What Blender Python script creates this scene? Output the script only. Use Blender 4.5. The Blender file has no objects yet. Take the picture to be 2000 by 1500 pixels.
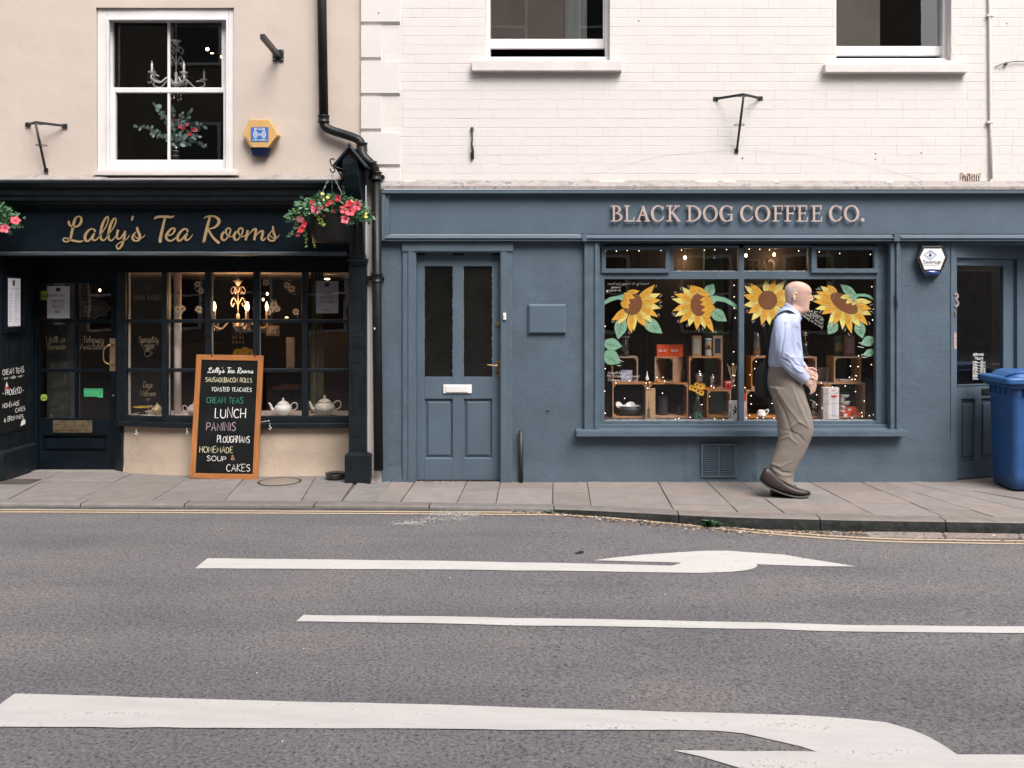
import bpy, bmesh, math, random
from mathutils import Vector, Matrix, noise
random.seed(7)
R = math.radians
SC = bpy.context.scene
COL = SC.collection

# ------------------------------------------------------------------ camera, sky, sun, exposure
F, CX, HY, CH, D = 1776.0, 1080.0, 590.0, 1.58, 8.0   # focal length and principal point in photo pixels; eye height; distance to the facade (y = 0)
cam = bpy.data.cameras.new('camera')
cam.sensor_width = 36.0
cam.lens = F / 2000 * 36
cam.shift_x = (1000 - CX) / 2000
cam.shift_y = -(750 - HY) / 2000
cam.clip_start = 0.05
cam.clip_end = 500
camo = bpy.data.objects.new('camera', cam)
camo.location = (0, -D, CH)
camo.rotation_euler = (R(90), 0, 0)
COL.objects.link(camo)
SC.camera = camo

W = bpy.data.worlds.new('World')
SC.world = W
W.use_nodes = True
wn = W.node_tree
bg = wn.nodes['Background']
sky = wn.nodes.new('ShaderNodeTexSky')
sky.sky_type = 'NISHITA'
sky.sun_disc = False
sky.sun_elevation = R(52)
sky.sun_rotation = R(150)
sky.dust_density = 4.0
hs = wn.nodes.new('ShaderNodeHueSaturation')
hs.inputs['Saturation'].default_value = 0.22
wn.links.new(sky.outputs[0], hs.inputs['Color'])
wn.links.new(hs.outputs[0], bg.inputs[0])
bg.inputs[1].default_value = 0.15

sun = bpy.data.lights.new('sun', 'SUN')
sun.energy = 1.5
sun.angle = R(35)
sun.color = (1.0, 0.93, 0.86)
suno = bpy.data.objects.new('sun', sun)
sd = Vector((math.sin(R(150)) * math.cos(R(52)), math.cos(R(150)) * math.cos(R(52)), math.sin(R(52))))
suno.rotation_euler = sd.to_track_quat('Z', 'Y').to_euler()
suno.location = (4, -6, 9)
COL.objects.link(suno)

SC.view_settings.view_transform = 'Standard'
SC.view_settings.look = 'None'
SC.view_settings.gamma = 1
SC.view_settings.use_curve_mapping = False
SC.view_settings.exposure = 1.02
SC.cycles.use_denoising = True
SC.cycles.max_bounces = 8
SC.cycles.transparent_max_bounces = 12
SC.cycles.caustics_reflective = False
SC.cycles.caustics_refractive = False
SC.cycles.sample_clamp_indirect = 4

# ------------------------------------------------------------------ measuring helpers (photo measurement at a known depth -> metres)
def wx(px, y=0.0): return (px - CX) * (D + y) / F
def wz(py, y=0.0): return CH - (py - HY) * (D + y) / F
def wp(px, py, y=0.0): return Vector((wx(px, y), y, wz(py, y)))
def lerp(a, b, t): return a + (b - a) * t
def sstep(a, b, t):
    t = min(1, max(0, (t - a) / (b - a)))
    return t * t * (3 - 2 * t)
def road_z(x): return -0.030 - 0.062 * sstep(-0.6, 1.7, x)
def gnd(px, py, zf=None):
    """point of the ground sheet behind a photo measurement"""
    z = 0.0
    for _ in range(6):
        d = F * (CH - z) / (py - HY)
        x = (px - CX) * d / F
        z = zf(x) if zf else 0.0
    return Vector((x, d - D, z))

# ------------------------------------------------------------------ scene objects
OFF = {}
def tag(o, label=None, cat=None, group=None, kind=None):
    if label: o['label'] = label
    if cat: o['category'] = cat
    if group: o['group'] = group
    if kind: o['kind'] = kind
    return o
def thing(name, label, cat, loc, group=None):
    o = bpy.data.objects.new(name, None)
    o.empty_display_size = 0.1
    COL.objects.link(o)
    o.location = loc
    OFF[o] = Vector(loc)
    return tag(o, label, cat, group)
def smooth(pts, n=6, closed=False):
    """Catmull-Rom through points of any dimension"""
    P = [tuple(p) for p in pts]
    if len(P) < 3: return P
    out = []
    m = len(P)
    rng = range(m) if closed else range(m - 1)
    for i in rng:
        if closed: a, b, c, d = P[i - 1], P[i], P[(i + 1) % m], P[(i + 2) % m]
        else: a, b, c, d = P[max(i - 1, 0)], P[i], P[i + 1], P[min(i + 2, m - 1)]
        for k in range(n):
            t = k / n
            out.append(tuple(0.5 * ((2 * b[j]) + (-a[j] + c[j]) * t + (2 * a[j] - 5 * b[j] + 4 * c[j] - d[j]) * t * t + (-a[j] + 3 * b[j] - 3 * c[j] + d[j]) * t ** 3) for j in range(len(b))))
    if not closed: out.append(P[-1])
    return out

class MB:
    """collects faces, then links them as ONE mesh object"""
    def __init__(s): s.v = []; s.f = []; s.m = []; s.s = []; s.mi = 0; s.sm = False
    def add(s, vs, fs):
        b = len(s.v)
        s.v += [Vector(v) for v in vs]
        for f in fs:
            s.f.append([b + i for i in f]); s.m.append(s.mi); s.s.append(s.sm)
        return s
    def box(s, x0, x1, y0, y1, z0, z1):
        if x0 > x1: x0, x1 = x1, x0
        if y0 > y1: y0, y1 = y1, y0
        if z0 > z1: z0, z1 = z1, z0
        return s.add([(x0, y0, z0), (x1, y0, z0), (x1, y1, z0), (x0, y1, z0), (x0, y0, z1), (x1, y0, z1), (x1, y1, z1), (x0, y1, z1)],
                     [(0, 3, 2, 1), (4, 5, 6, 7), (0, 1, 5, 4), (1, 2, 6, 5), (2, 3, 7, 6), (3, 0, 4, 7)])
    def pbox(s, pa, pb, ra, rb, y0, y1, ym=None):
        """box whose front outline is measured in the photo at depth ym (default y0)"""
        ym = y0 if ym is None else ym
        return s.box(wx(pa, ym), wx(pb, ym), y0, y1, wz(ra, ym), wz(rb, ym))
    def seg(s, p0, p1, z0, z1, out, inn):
        """wall-like box along the plan line p0-p1, 'out' towards the street, 'inn' inwards"""
        a = Vector((p0[0], p0[1])); b = Vector((p1[0], p1[1])); t = (b - a).normalized(); n = Vector((t.y, -t.x))
        q = [a + n * out, b + n * out, b - n * inn, a - n * inn]
        return s.add([(p.x, p.y, z0) for p in q] + [(p.x, p.y, z1) for p in q],
                     [(0, 3, 2, 1), (4, 5, 6, 7), (0, 1, 5, 4), (1, 2, 6, 5), (2, 3, 7, 6), (3, 0, 4, 7)])
    def prism(s, poly, y0, y1):
        """poly: (x,z) outline extruded from y0 (front) to y1"""
        n = len(poly)
        a = sum(poly[i][0] * poly[(i + 1) % n][1] - poly[(i + 1) % n][0] * poly[i][1] for i in range(n))
        if a < 0: poly = poly[::-1]
        vs = [(p[0], y0, p[1]) for p in poly] + [(p[0], y1, p[1]) for p in poly]
        fs = [tuple(range(n)), tuple(range(2 * n - 1, n - 1, -1))] + [(i, i + n, (i + 1) % n + n, (i + 1) % n) for i in range(n)]
        return s.add(vs, fs)
    def slab(s, poly, z0, z1, inset=0.0):
        """poly: (x,y) outline, flat slab from z0 up to z1 with a slightly worn rim"""
        n = len(poly)
        a = sum(poly[i][0] * poly[(i + 1) % n][1] - poly[(i + 1) % n][0] * poly[i][1] for i in range(n))
        if a < 0: poly = poly[::-1]
        c = Vector((sum(p[0] for p in poly) / n, sum(p[1] for p in poly) / n))
        def ins(p, k):
            d = Vector((p[0], p[1])) - c
            L = max(d.length, 1e-6)
            return c + d * (1 - k / L)
        vs = [(p[0], p[1], z0) for p in poly]
        vs += [(ins(p, inset * .3).x, ins(p, inset * .3).y, z1 - inset * .6) for p in poly]
        vs += [(ins(p, inset * 1.6).x, ins(p, inset * 1.6).y, z1) for p in poly]
        fs = [tuple(range(2 * n, 3 * n))]
        for k in (0, n):
            fs += [(i + k, (i + 1) % n + k, (i + 1) % n + n + k, i + n + k) for i in range(n)]
        return s.add(vs, fs)
    def tube(s, pts, r, n=10, cap=True):
        pts = [Vector(p) for p in pts]
        rs = r if isinstance(r, (list, tuple)) else [r] * len(pts)
        base = len(s.v)
        up = None
        vs = []
        for i, p in enumerate(pts):
            t = (pts[min(i + 1, len(pts) - 1)] - pts[max(i - 1, 0)])
            if t.length < 1e-9: t = Vector((0, 0, 1))
            t.normalize()
            if up is None: up = t.orthogonal().normalized()
            up = (up - t * up.dot(t))
            up = up.normalized() if up.length > 1e-6 else t.orthogonal().normalized()
            w = t.cross(up)
            for k in range(n):
                a = 2 * math.pi * k / n
                vs.append(p + (up * math.cos(a) + w * math.sin(a)) * rs[i])
        fs = []
        for i in range(len(pts) - 1):
            for k in range(n):
                fs.append((i * n + k, i * n + (k + 1) % n, (i + 1) * n + (k + 1) % n, (i + 1) * n + k))
        if cap:
            fs.append(tuple(range(n - 1, -1, -1)))
            fs.append(tuple(range((len(pts) - 1) * n, len(pts) * n)))
        o = s.sm; s.sm = True; s.add(vs, fs); s.sm = o
        return s
    def lathe(s, prof, c, n=20, axis='z', sx=1.0, sy=1.0):
        """prof: (radius, height) from bottom to top"""
        c = Vector(c)
        vs = []
        for r, h in prof:
            for k in range(n):
                a = 2 * math.pi * k / n
                u, v = r * math.cos(a) * sx, r * math.sin(a) * sy
                vs.append(c + (Vector((u, v, h)) if axis == 'z' else Vector((u, -h, v)) if axis == 'y' else Vector((h, u, v))))
        fs = []
        for i in range(len(prof) - 1):
            for k in range(n):
                fs.append((i * n + k, i * n + (k + 1) % n, (i + 1) * n + (k + 1) % n, (i + 1) * n + k))
        if prof[0][0] > 1e-5: fs.append(tuple(range(n - 1, -1, -1)))
        if prof[-1][0] > 1e-5: fs.append(tuple(range((len(prof) - 1) * n, len(prof) * n)))
        o = s.sm; s.sm = True; s.add(vs, fs); s.sm = o
        return s
    def ball(s, c, rx, ry=None, rz=None, n=10, m=6):
        ry = rx if ry is None else ry; rz = rx if rz is None else rz
        c = Vector(c)
        vs = [c + Vector((0, 0, -rz))]
        for i in range(1, m):
            p = -math.pi / 2 + math.pi * i / m
            for k in range(n):
                a = 2 * math.pi * k / n
                vs.append(c + Vector((rx * math.cos(p) * math.cos(a), ry * math.cos(p) * math.sin(a), rz * math.sin(p))))
        vs.append(c + Vector((0, 0, rz)))
        fs = [(0, 1 + (k + 1) % n, 1 + k) for k in range(n)]
        for i in range(m - 2):
            for k in range(n):
                fs.append((1 + i * n + k, 1 + i * n + (k + 1) % n, 1 + (i + 1) * n + (k + 1) % n, 1 + (i + 1) * n + k))
        L = len(vs) - 1
        fs += [(L, 1 + (m - 2) * n + k, 1 + (m - 2) * n + (k + 1) % n) for k in range(n)]
        o = s.sm; s.sm = True; s.add(vs, fs); s.sm = o
        return s
    def ribbon(s, pts, y, th=0.0006):
        """brush stroke: pts (x, z, width) lying on a wall plane at depth y, raised towards the street"""
        if len(pts) < 2: return s
        L, Rr = [], []
        for i, p in enumerate(pts):
            a = pts[max(i - 1, 0)]; b = pts[min(i + 1, len(pts) - 1)]
            t = Vector((b[0] - a[0], b[1] - a[1]))
            t = t.normalized() if t.length > 1e-9 else Vector((1, 0))
            nn = Vector((-t.y, t.x)) * p[2] * .5
            L.append((p[0] + nn.x, p[1] + nn.y)); Rr.append((p[0] - nn.x, p[1] - nn.y))
        n = len(pts)
        vs = [(q[0], y - th, q[1]) for q in L] + [(q[0], y - th, q[1]) for q in Rr]
        fs = [(i, i + n, i + n + 1, i + 1) for i in range(n - 1)]
        if th > 0.002:
            vs += [(q[0], y, q[1]) for q in L] + [(q[0], y, q[1]) for q in Rr]
            fs += [(i, i + 1, i + 1 + 2 * n, i + 2 * n) for i in range(n - 1)] + [(i + n, i + 3 * n, i + 1 + 3 * n, i + 1 + n) for i in range(n - 1)]
        return s.add(vs, fs)
    def xf(s, M, start=0):
        for i in range(start, len(s.v)): s.v[i] = M @ s.v[i]
        return s
    def mesh(s, name, mats, off=Vector((0, 0, 0))):
        me = bpy.data.meshes.new(name)
        me.from_pydata([tuple(v - off) for v in s.v], [], s.f)
        for m in (mats if isinstance(mats, (list, tuple)) else [mats]): me.materials.append(m)
        me.polygons.foreach_set('material_index', s.m)
        me.polygons.foreach_set('use_smooth', s.s)
        me.update()
        return me
    def build(s, name, mats, parent=None, bevel=0.0, origin=None, label=None, cat=None, group=None, kind=None, seg=2, flat=False):
        off = OFF.get(parent, Vector((0, 0, 0))) if parent is not None else (Vector(origin) if origin is not None else Vector((0, 0, 0)))
        o = bpy.data.objects.new(name, s.mesh(name, mats, off))
        COL.objects.link(o)
        if parent is not None: o.parent = parent
        elif origin is not None: o.location = off
        OFF[o] = off
        if bevel > 0:
            b = o.modifiers.new('bevel', 'BEVEL')
            b.width = bevel; b.segments = seg; b.limit_method = 'ANGLE'; b.angle_limit = R(40)
        return tag(o, label, cat, group, kind)

def P(name, mats, parent, fn, **k):
    m = MB(); fn(m)
    return m.build(name, mats, parent, **k)

# ------------------------------------------------------------------ materials
MATS = {}
def nt(m):
    m.use_nodes = True
    t = m.node_tree
    return t, t.nodes, t.links, t.nodes['Principled BSDF']
def mat(name, col, rough=0.6, var=0.06, vs=6.0, bump=0.0, bs=40.0, metal=0.0, spots=None, spotscale=8, spotw=0.08, rnd=0.0, stretch=(1, 1, 1), coat=0.0, emit=0.0, ecol=None, spec=None, alpha=None, bs2=None, bump2=0.0):
    """painted / plain surface: two scales of tone noise, optional worn spots, relief, per-object variation"""
    if name in MATS: return MATS[name]
    m = bpy.data.materials.new(name)
    t, N, L, b = nt(m)
    tc = N.new('ShaderNodeTexCoord')
    mp = N.new('ShaderNodeMapping'); mp.inputs['Scale'].default_value = stretch
    L.new(tc.outputs['Object'], mp.inputs['Vector'])
    n1 = N.new('ShaderNodeTexNoise'); n1.inputs['Scale'].default_value = vs; n1.inputs['Detail'].default_value = 6
    n1.inputs['Roughness'].default_value = .65
    L.new(mp.outputs[0], n1.inputs['Vector'])
    rp = N.new('ShaderNodeValToRGB')
    c = Vector(col[:3])
    lo = c * (1 - var * 2.2); hi = c * (1 + var * 2.2)
    rp.color_ramp.elements[0].position = .28; rp.color_ramp.elements[1].position = .72
    rp.color_ramp.elements[0].color = (max(0, lo.x), max(0, lo.y), max(0, lo.z), 1)
    rp.color_ramp.elements[1].color = (min(1, hi.x), min(1, hi.y), min(1, hi.z), 1)
    L.new(n1.outputs['Fac'], rp.inputs[0])
    out = rp.outputs[0]
    if rnd > 0:
        oi = N.new('ShaderNodeObjectInfo')
        h = N.new('ShaderNodeHueSaturation')
        mr = N.new('ShaderNodeMapRange'); mr.inputs[3].default_value = 1 - rnd; mr.inputs[4].default_value = 1 + rnd
        L.new(oi.outputs['Random'], mr.inputs[0]); L.new(mr.outputs[0], h.inputs['Value'])
        wn_ = N.new('ShaderNodeTexWhiteNoise'); wn_.noise_dimensions = '1D'; L.new(oi.outputs['Random'], wn_.inputs['W'])
        mr2 = N.new('ShaderNodeMapRange'); mr2.inputs[3].default_value = 1 - rnd * 3; mr2.inputs[4].default_value = 1 + rnd * 3
        L.new(wn_.outputs['Value'], mr2.inputs[0]); L.new(mr2.outputs[0], h.inputs['Saturation'])
        L.new(out, h.inputs['Color']); out = h.outputs[0]
    if spots:
        n2 = N.new('ShaderNodeTexNoise'); n2.inputs['Scale'].default_value = spotscale; n2.inputs['Detail'].default_value = 8; n2.inputs['Roughness'].default_value = .75
        L.new(mp.outputs[0], n2.inputs['Vector'])
        r2 = N.new('ShaderNodeValToRGB')
        r2.color_ramp.elements[0].position = .5 + spotw * 1.6; r2.color_ramp.elements[1].position = .56 + spotw * 1.6
        L.new(n2.outputs['Fac'], r2.inputs[0])
        mx = N.new('ShaderNodeMixRGB'); L.new(r2.outputs[0], mx.inputs[0]); L.new(out, mx.inputs[1]); mx.inputs[2].default_value = (*spots, 1)
        out = mx.outputs[0]
    L.new(out, b.inputs['Base Color'])
    b.inputs['Roughness'].default_value = rough
    b.inputs['Metallic'].default_value = metal
    if spec is not None: b.inputs['Specular IOR Level'].default_value = spec
    if coat: b.inputs['Coat Weight'].default_value = coat; b.inputs['Coat Roughness'].default_value = .15
    if emit:
        b.inputs['Emission Color'].default_value = (*(ecol or col), 1); b.inputs['Emission Strength'].default_value = emit
    if alpha is not None: b.inputs['Alpha'].default_value = alpha
    if bump > 0:
        nb = N.new('ShaderNodeTexNoise'); nb.inputs['Scale'].default_value = bs; nb.inputs['Detail'].default_value = 5
        L.new(mp.outputs[0], nb.inputs['Vector'])
        bp = N.new('ShaderNodeBump'); bp.inputs['Strength'].default_value = 1.0; bp.inputs['Distance'].default_value = bump
        L.new(nb.outputs['Fac'], bp.inputs['Height'])
        if bs2:
            nc = N.new('ShaderNodeTexNoise'); nc.inputs['Scale'].default_value = bs2; nc.inputs['Detail'].default_value = 4
            L.new(mp.outputs[0], nc.inputs['Vector'])
            bq = N.new('ShaderNodeBump'); bq.inputs['Strength'].default_value = 1.0; bq.inputs['Distance'].default_value = bump2
            L.new(nc.outputs['Fac'], bq.inputs['Height']); L.new(bq.outputs[0], bp.inputs['Normal'])
        L.new(bp.outputs[0], b.inputs['Normal'])
    MATS[name] = m
    return m
def emis(name, col, s, sampled=False):
    m = bpy.data.materials.new(name); t, N, L, b = nt(m)
    b.inputs['Base Color'].default_value = (*col, 1)
    b.inputs['Emission Color'].default_value = (*col, 1); b.inputs['Emission Strength'].default_value = s
    if not sampled: m.cycles.emission_sampling = 'NONE'
    MATS[name] = m
    return m
def glass(name, tint=(1, 1, 1), k=1.0, rough=0.0, wav=0.0):
    """thin pane: clear, with the mirror reflection its Fresnel gives"""
    m = bpy.data.materials.new(name); m.use_nodes = True
    N = m.node_tree.nodes; L = m.node_tree.links; N.clear()
    o = N.new('ShaderNodeOutputMaterial'); mx = N.new('ShaderNodeMixShader')
    tr = N.new('ShaderNodeBsdfTransparent'); tr.inputs[0].default_value = (*tint, 1)
    gl = N.new('ShaderNodeBsdfGlossy'); gl.inputs['Roughness'].default_value = rough
    fr = N.new('ShaderNodeFresnel'); fr.inputs['IOR'].default_value = 1.5
    mu = N.new('ShaderNodeMath'); mu.operation = 'MULTIPLY'; mu.inputs[1].default_value = k
    ge = N.new('ShaderNodeNewGeometry'); io = N.new('ShaderNodeMath'); io.operation = 'MULTIPLY_ADD'; io.inputs[1].default_value = -.83333; io.inputs[2].default_value = 1.5
    L.new(ge.outputs['Backfacing'], io.inputs[0]); L.new(io.outputs[0], fr.inputs['IOR'])
    L.new(fr.outputs[0], mu.inputs[0]); L.new(mu.outputs[0], mx.inputs[0])
    L.new(tr.outputs[0], mx.inputs[1]); L.new(gl.outputs[0], mx.inputs[2]); L.new(mx.outputs[0], o.inputs[0])
    if wav > 0:
        tc = N.new('ShaderNodeTexCoord'); nb = N.new('ShaderNodeTexNoise'); nb.inputs['Scale'].default_value = 3
        L.new(tc.outputs['Object'], nb.inputs['Vector'])
        bp = N.new('ShaderNodeBump'); bp.inputs['Strength'].default_value = 1; bp.inputs['Distance'].default_value = wav
        L.new(nb.outputs['Fac'], bp.inputs['Height']); L.new(bp.outputs[0], gl.inputs['Normal']); L.new(bp.outputs[0], fr.inputs['Normal'])
    MATS[name] = m
    return m

def asphalt_mat():
    m = bpy.data.materials.new('asphalt'); t, N, L, b = nt(m)
    tc = N.new('ShaderNodeTexCoord')
    n1 = N.new('ShaderNodeTexNoise'); n1.inputs['Scale'].default_value = 62; n1.inputs['Detail'].default_value = 4; n1.inputs['Roughness'].default_value = .72
    vo = N.new('ShaderNodeTexVoronoi'); vo.inputs['Scale'].default_value = 105
    n2 = N.new('ShaderNodeTexNoise'); n2.inputs['Scale'].default_value = .9; n2.inputs['Detail'].default_value = 4
    mpp = N.new('ShaderNodeMapping'); mpp.inputs['Scale'].default_value = (.3, 1.6, 1)
    n3 = N.new('ShaderNodeTexNoise'); n3.inputs['Scale'].default_value = 1.4; n3.inputs['Detail'].default_value = 5
    L.new(tc.outputs['Object'], mpp.inputs[0]); L.new(mpp.outputs[0], n3.inputs['Vector'])
    for n in (n1, vo, n2): L.new(tc.outputs['Object'], n.inputs['Vector'])
    r1 = N.new('ShaderNodeValToRGB')
    e = r1.color_ramp.elements
    e[0].position = .33; e[0].color = (.030, .031, .036, 1); e[1].position = .46; e[1].color = (.172, .163, .168, 1)
    e2 = r1.color_ramp.elements.new(.60); e2.color = (.232, .220, .225, 1)
    e3 = r1.color_ramp.elements.new(.74); e3.color = (.40, .375, .365, 1)
    L.new(n1.outputs['Fac'], r1.inputs[0])
    r2 = N.new('ShaderNodeValToRGB'); r2.color_ramp.elements[0].position = .35; r2.color_ramp.elements[0].color = (.84, .85, .885, 1)
    r2.color_ramp.elements[1].position = .68; r2.color_ramp.elements[1].color = (1.06, 1.03, 1.0, 1)
    L.new(n2.outputs['Fac'], r2.inputs[0])
    r3 = N.new('ShaderNodeValToRGB'); r3.color_ramp.elements[0].position = .3; r3.color_ramp.elements[0].color = (.76, .772, .80, 1)
    r3.color_ramp.elements[1].position = .6; r3.color_ramp.elements[1].color = (1.03, 1.02, 1.0, 1)
    L.new(n3.outputs['Fac'], r3.inputs[0])
    m1 = N.new('ShaderNodeMixRGB'); m1.blend_type = 'MULTIPLY'; m1.inputs[0].default_value = 1
    m2 = N.new('ShaderNodeMixRGB'); m2.blend_type = 'MULTIPLY'; m2.inputs[0].default_value = 1
    L.new(r1.outputs[0], m1.inputs[1]); L.new(r2.outputs[0], m1.inputs[2]); L.new(m1.outputs[0], m2.inputs[1]); L.new(r3.outputs[0], m2.inputs[2])
    # pits between the chippings
    rv = N.new('ShaderNodeValToRGB'); rv.color_ramp.elements[0].position = .0; rv.color_ramp.elements[0].color = (1, 1, 1, 1)
    rv.color_ramp.elements[1].position = .75; rv.color_ramp.elements[1].color = (.62, .62, .64, 1)
    L.new(vo.outputs['Distance'], rv.inputs[0])
    m3 = N.new('ShaderNodeMixRGB'); m3.blend_type = 'MULTIPLY'; m3.inputs[0].default_value = .8
    L.new(m2.outputs[0], m3.inputs[1]); L.new(rv.outputs[0], m3.inputs[2])
    L.new(m3.outputs[0], b.inputs['Base Color'])
    b.inputs['Roughness'].default_value = .82
    bp = N.new('ShaderNodeBump'); bp.inputs['Strength'].default_value = .9; bp.inputs['Distance'].default_value = .006
    L.new(n1.outputs['Fac'], bp.inputs['Height'])
    L.new(bp.outputs[0], b.inputs['Normal'])
    return m
def roadpaint_mat(name, col, wear=.62):
    m = bpy.data.materials.new(name); t, N, L, b = nt(m)
    tc = N.new('ShaderNodeTexCoord')
    n1 = N.new('ShaderNodeTexNoise'); n1.inputs['Scale'].default_value = 60; n1.inputs['Detail'].default_value = 6; n1.inputs['Roughness'].default_value = .8
    n2 = N.new('ShaderNodeTexNoise'); n2.inputs['Scale'].default_value = 5; n2.inputs['Detail'].default_value = 6
    mp = N.new('ShaderNodeMapping'); mp.inputs['Scale'].default_value = (.5, 3, 1)
    L.new(tc.outputs['Object'], n1.inputs['Vector']); L.new(tc.outputs['Object'], mp.inputs[0]); L.new(mp.outputs[0], n2.inputs['Vector'])
    r = N.new('ShaderNodeValToRGB'); r.color_ramp.elements[0].position = wear; r.color_ramp.elements[1].position = wear + .08
    ad = N.new('ShaderNodeMath'); ad.operation = 'MULTIPLY_ADD'; ad.inputs[1].default_value = .35; L.new(n2.outputs['Fac'], ad.inputs[0])
    mu = N.new('ShaderNodeMath'); mu.operation = 'MULTIPLY'; mu.inputs[1].default_value = .75; L.new(n1.outputs['Fac'], mu.inputs[0]); L.new(mu.outputs[0], ad.inputs[2])
    L.new(ad.outputs[0], r.inputs[0])
    r2 = N.new('ShaderNodeValToRGB'); c = Vector(col)
    r2.color_ramp.elements[0].position = .3; r2.color_ramp.elements[0].color = (*(c * .86), 1); r2.color_ramp.elements[1].position = .65; r2.color_ramp.elements[1].color = (*c, 1)
    L.new(n2.outputs['Fac'], r2.inputs[0])
    mx = N.new('ShaderNodeMixRGB'); L.new(r.outputs[0], mx.inputs[0]); L.new(r2.outputs[0], mx.inputs[1]); mx.inputs[2].default_value = (.14, .13, .13, 1)
    L.new(mx.outputs[0], b.inputs['Base Color']); b.inputs['Roughness'].default_value = .6
    bp = N.new('ShaderNodeBump'); bp.inputs['Distance'].default_value = .0015; L.new(n1.outputs['Fac'], bp.inputs['Height']); L.new(bp.outputs[0], b.inputs['Normal'])
    return m

ASPH = asphalt_mat()
WHITEROAD = roadpaint_mat('road_paint_white', (.54, .515, .50), .632)
YELLOWROAD = roadpaint_mat('road_paint_yellow', (.52, .40, .27), .60)
SLAB = mat('york_stone', (.225, .193, .178), .8, .07, 5, .002, 60, rnd=.10, spots=(.15, .13, .12), spotscale=14, spotw=.07)
SLABG = mat('concrete_flag', (.20, .180, .171), .85, .08, 8, .002, 90, rnd=.09, spots=(.30, .27, .25), spotscale=60, spotw=.09)
BED = mat('joint_dirt', (.085, .072, .063), .95, .2, 30, .003, 90)
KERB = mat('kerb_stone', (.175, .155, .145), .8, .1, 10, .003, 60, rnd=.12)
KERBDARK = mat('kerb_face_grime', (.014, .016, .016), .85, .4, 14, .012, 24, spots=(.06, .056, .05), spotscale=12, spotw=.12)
CREAM = mat('cream_masonry_paint', (.638, .600, .582), .75, .012, 2.5, .0010, 120, rnd=.004, spots=(.60, .54, .51), spotscale=9, spotw=.15, bs2=14, bump2=.0015)
CREAMJ = mat('cream_joint', (.64, .595, .575), .8, .02, 9, .001, 60)
PEACH = mat('peach_render', (.53, .45, .395), .8, .022, 1.3, .0010, 130, spots=(.51, .43, .376), spotscale=2.2, spotw=.04, bs2=4.0, bump2=.006)
BEIGE = mat('beige_render', (.45, .36, .285), .85, .06, 3, .003, 70, spots=(.34, .24, .17), spotscale=11, spotw=.11, bs2=9, bump2=.006)
BLUE = mat('slate_blue_paint', (.080, .115, .150), .55, .05, 3, .0015, 60, spec=.35)
BLUER = mat('slate_blue_render', (.074, .107, .139), .6, .07, 2.6, .004, 26, bs2=90, bump2=.0016, spots=(.088, .126, .162), spotscale=7, spotw=.13, spec=.35)
BLUEWORN = mat('slate_blue_worn', (.079, .113, .148), .55, .08, 8, .003, 40, spots=(.42, .40, .38), spotscale=22, spotw=.135, spec=.35)
NAVY = mat('blue_black_paint', (.0045, .0085, .0125), .38, .2, 5, .001, 40, spec=.16)
NAVYL = mat('blue_black_paint_worn', (.007, .0115, .016), .42, .25, 7, .002, 30, spots=(.08, .09, .10), spotscale=26, spotw=.16, spec=.35)
IRON = mat('black_iron', (.010, .011, .012), .45, .3, 20, .001, 80, spots=(.05, .035, .03), spotscale=30, spotw=.13)
PIPE = mat('black_pipe_paint', (.008, .009, .009), .42, .25, 8, .001, 50, spec=.3, spots=(.07, .068, .065), spotscale=18, spotw=.13)
WHITEP = mat('white_gloss_paint', (.70, .68, .685), .35, .03, 6, .0006, 50, spots=(.60, .54, .50), spotscale=30, spotw=.15)
SILLP = mat('white_sill_paint', (.64, .59, .57), .6, .04, 6, .002, 60, spots=(.45, .36, .30), spotscale=24, spotw=.14)
LEAD = mat('weathered_flashing', (.30, .265, .25), .7, .2, 9, .006, 26, spots=(.13, .15, .17), spotscale=9, spotw=.03)
LEADB = mat('flashing_blue_edge', (.17, .19, .21), .6, .2, 9, .004, 26, spots=(.42, .40, .38), spotscale=9, spotw=.05)
GLASS = glass('window_glass', k=1.0, wav=.0006)
GLASSUP = glass('upper_window_glass', k=1.3, wav=.00015)
CLEAR = glass('clear_glassware', tint=(.86, .88, .88), k=3.0, rough=.05)
GOLD = mat('gold_vinyl', (.42, .29, .15), .45, .06, 20, metal=.3)
GOLDDIM = mat('gold_window_lettering', (.165, .13, .085), .6, .1, 30)
ROSE = mat('rose_metal_letter', (.52, .41, .375), .45, .08, 18, metal=.35)
BRASS = mat('brass', (.42, .28, .14), .4, .1, 30, metal=1.0)
BRASSD = mat('tarnished_brass', (.20, .155, .095), .5, .2, 20, metal=.7)
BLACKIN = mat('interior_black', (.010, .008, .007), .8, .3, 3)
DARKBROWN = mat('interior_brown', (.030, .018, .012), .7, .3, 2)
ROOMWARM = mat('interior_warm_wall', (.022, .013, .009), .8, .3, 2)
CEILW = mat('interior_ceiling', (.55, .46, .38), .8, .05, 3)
WHITEM = mat('white_matt', (.72, .70, .69), .6, .03, 10)
PAPER = mat('notice_paper', (.56, .56, .62), .7, .02, 10)
INK = mat('printed_ink', (.03, .035, .05), .7, .05, 10)
INKG = mat('printed_grey_ink', (.25, .22, .23), .7, .05, 10)
CHALK = mat('chalk_white', (.80, .79, .76), .85, .10, 90)
CHALKY = mat('chalk_cream', (.66, .62, .42), .85, .12, 90)
CHALKG = mat('chalk_green', (.05, .26, .20), .85, .12, 90)
CHALKP = mat('chalk_pink', (.50, .36, .44), .85, .12, 90)
CHALKO = mat('chalk_orange', (.62, .28, .18), .85, .12, 90)
PINE = mat('orange_stained_pine', (.37, .145, .045), .45, .13, 5, .0008, 60, stretch=(6, 6, .7), spots=(.10, .035, .012), spotscale=7, spotw=.15)
CRATE = mat('crate_pine', (.40, .20, .095), .6, .14, 6, .001, 60, stretch=(1, 1, 7), rnd=.14)
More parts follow.
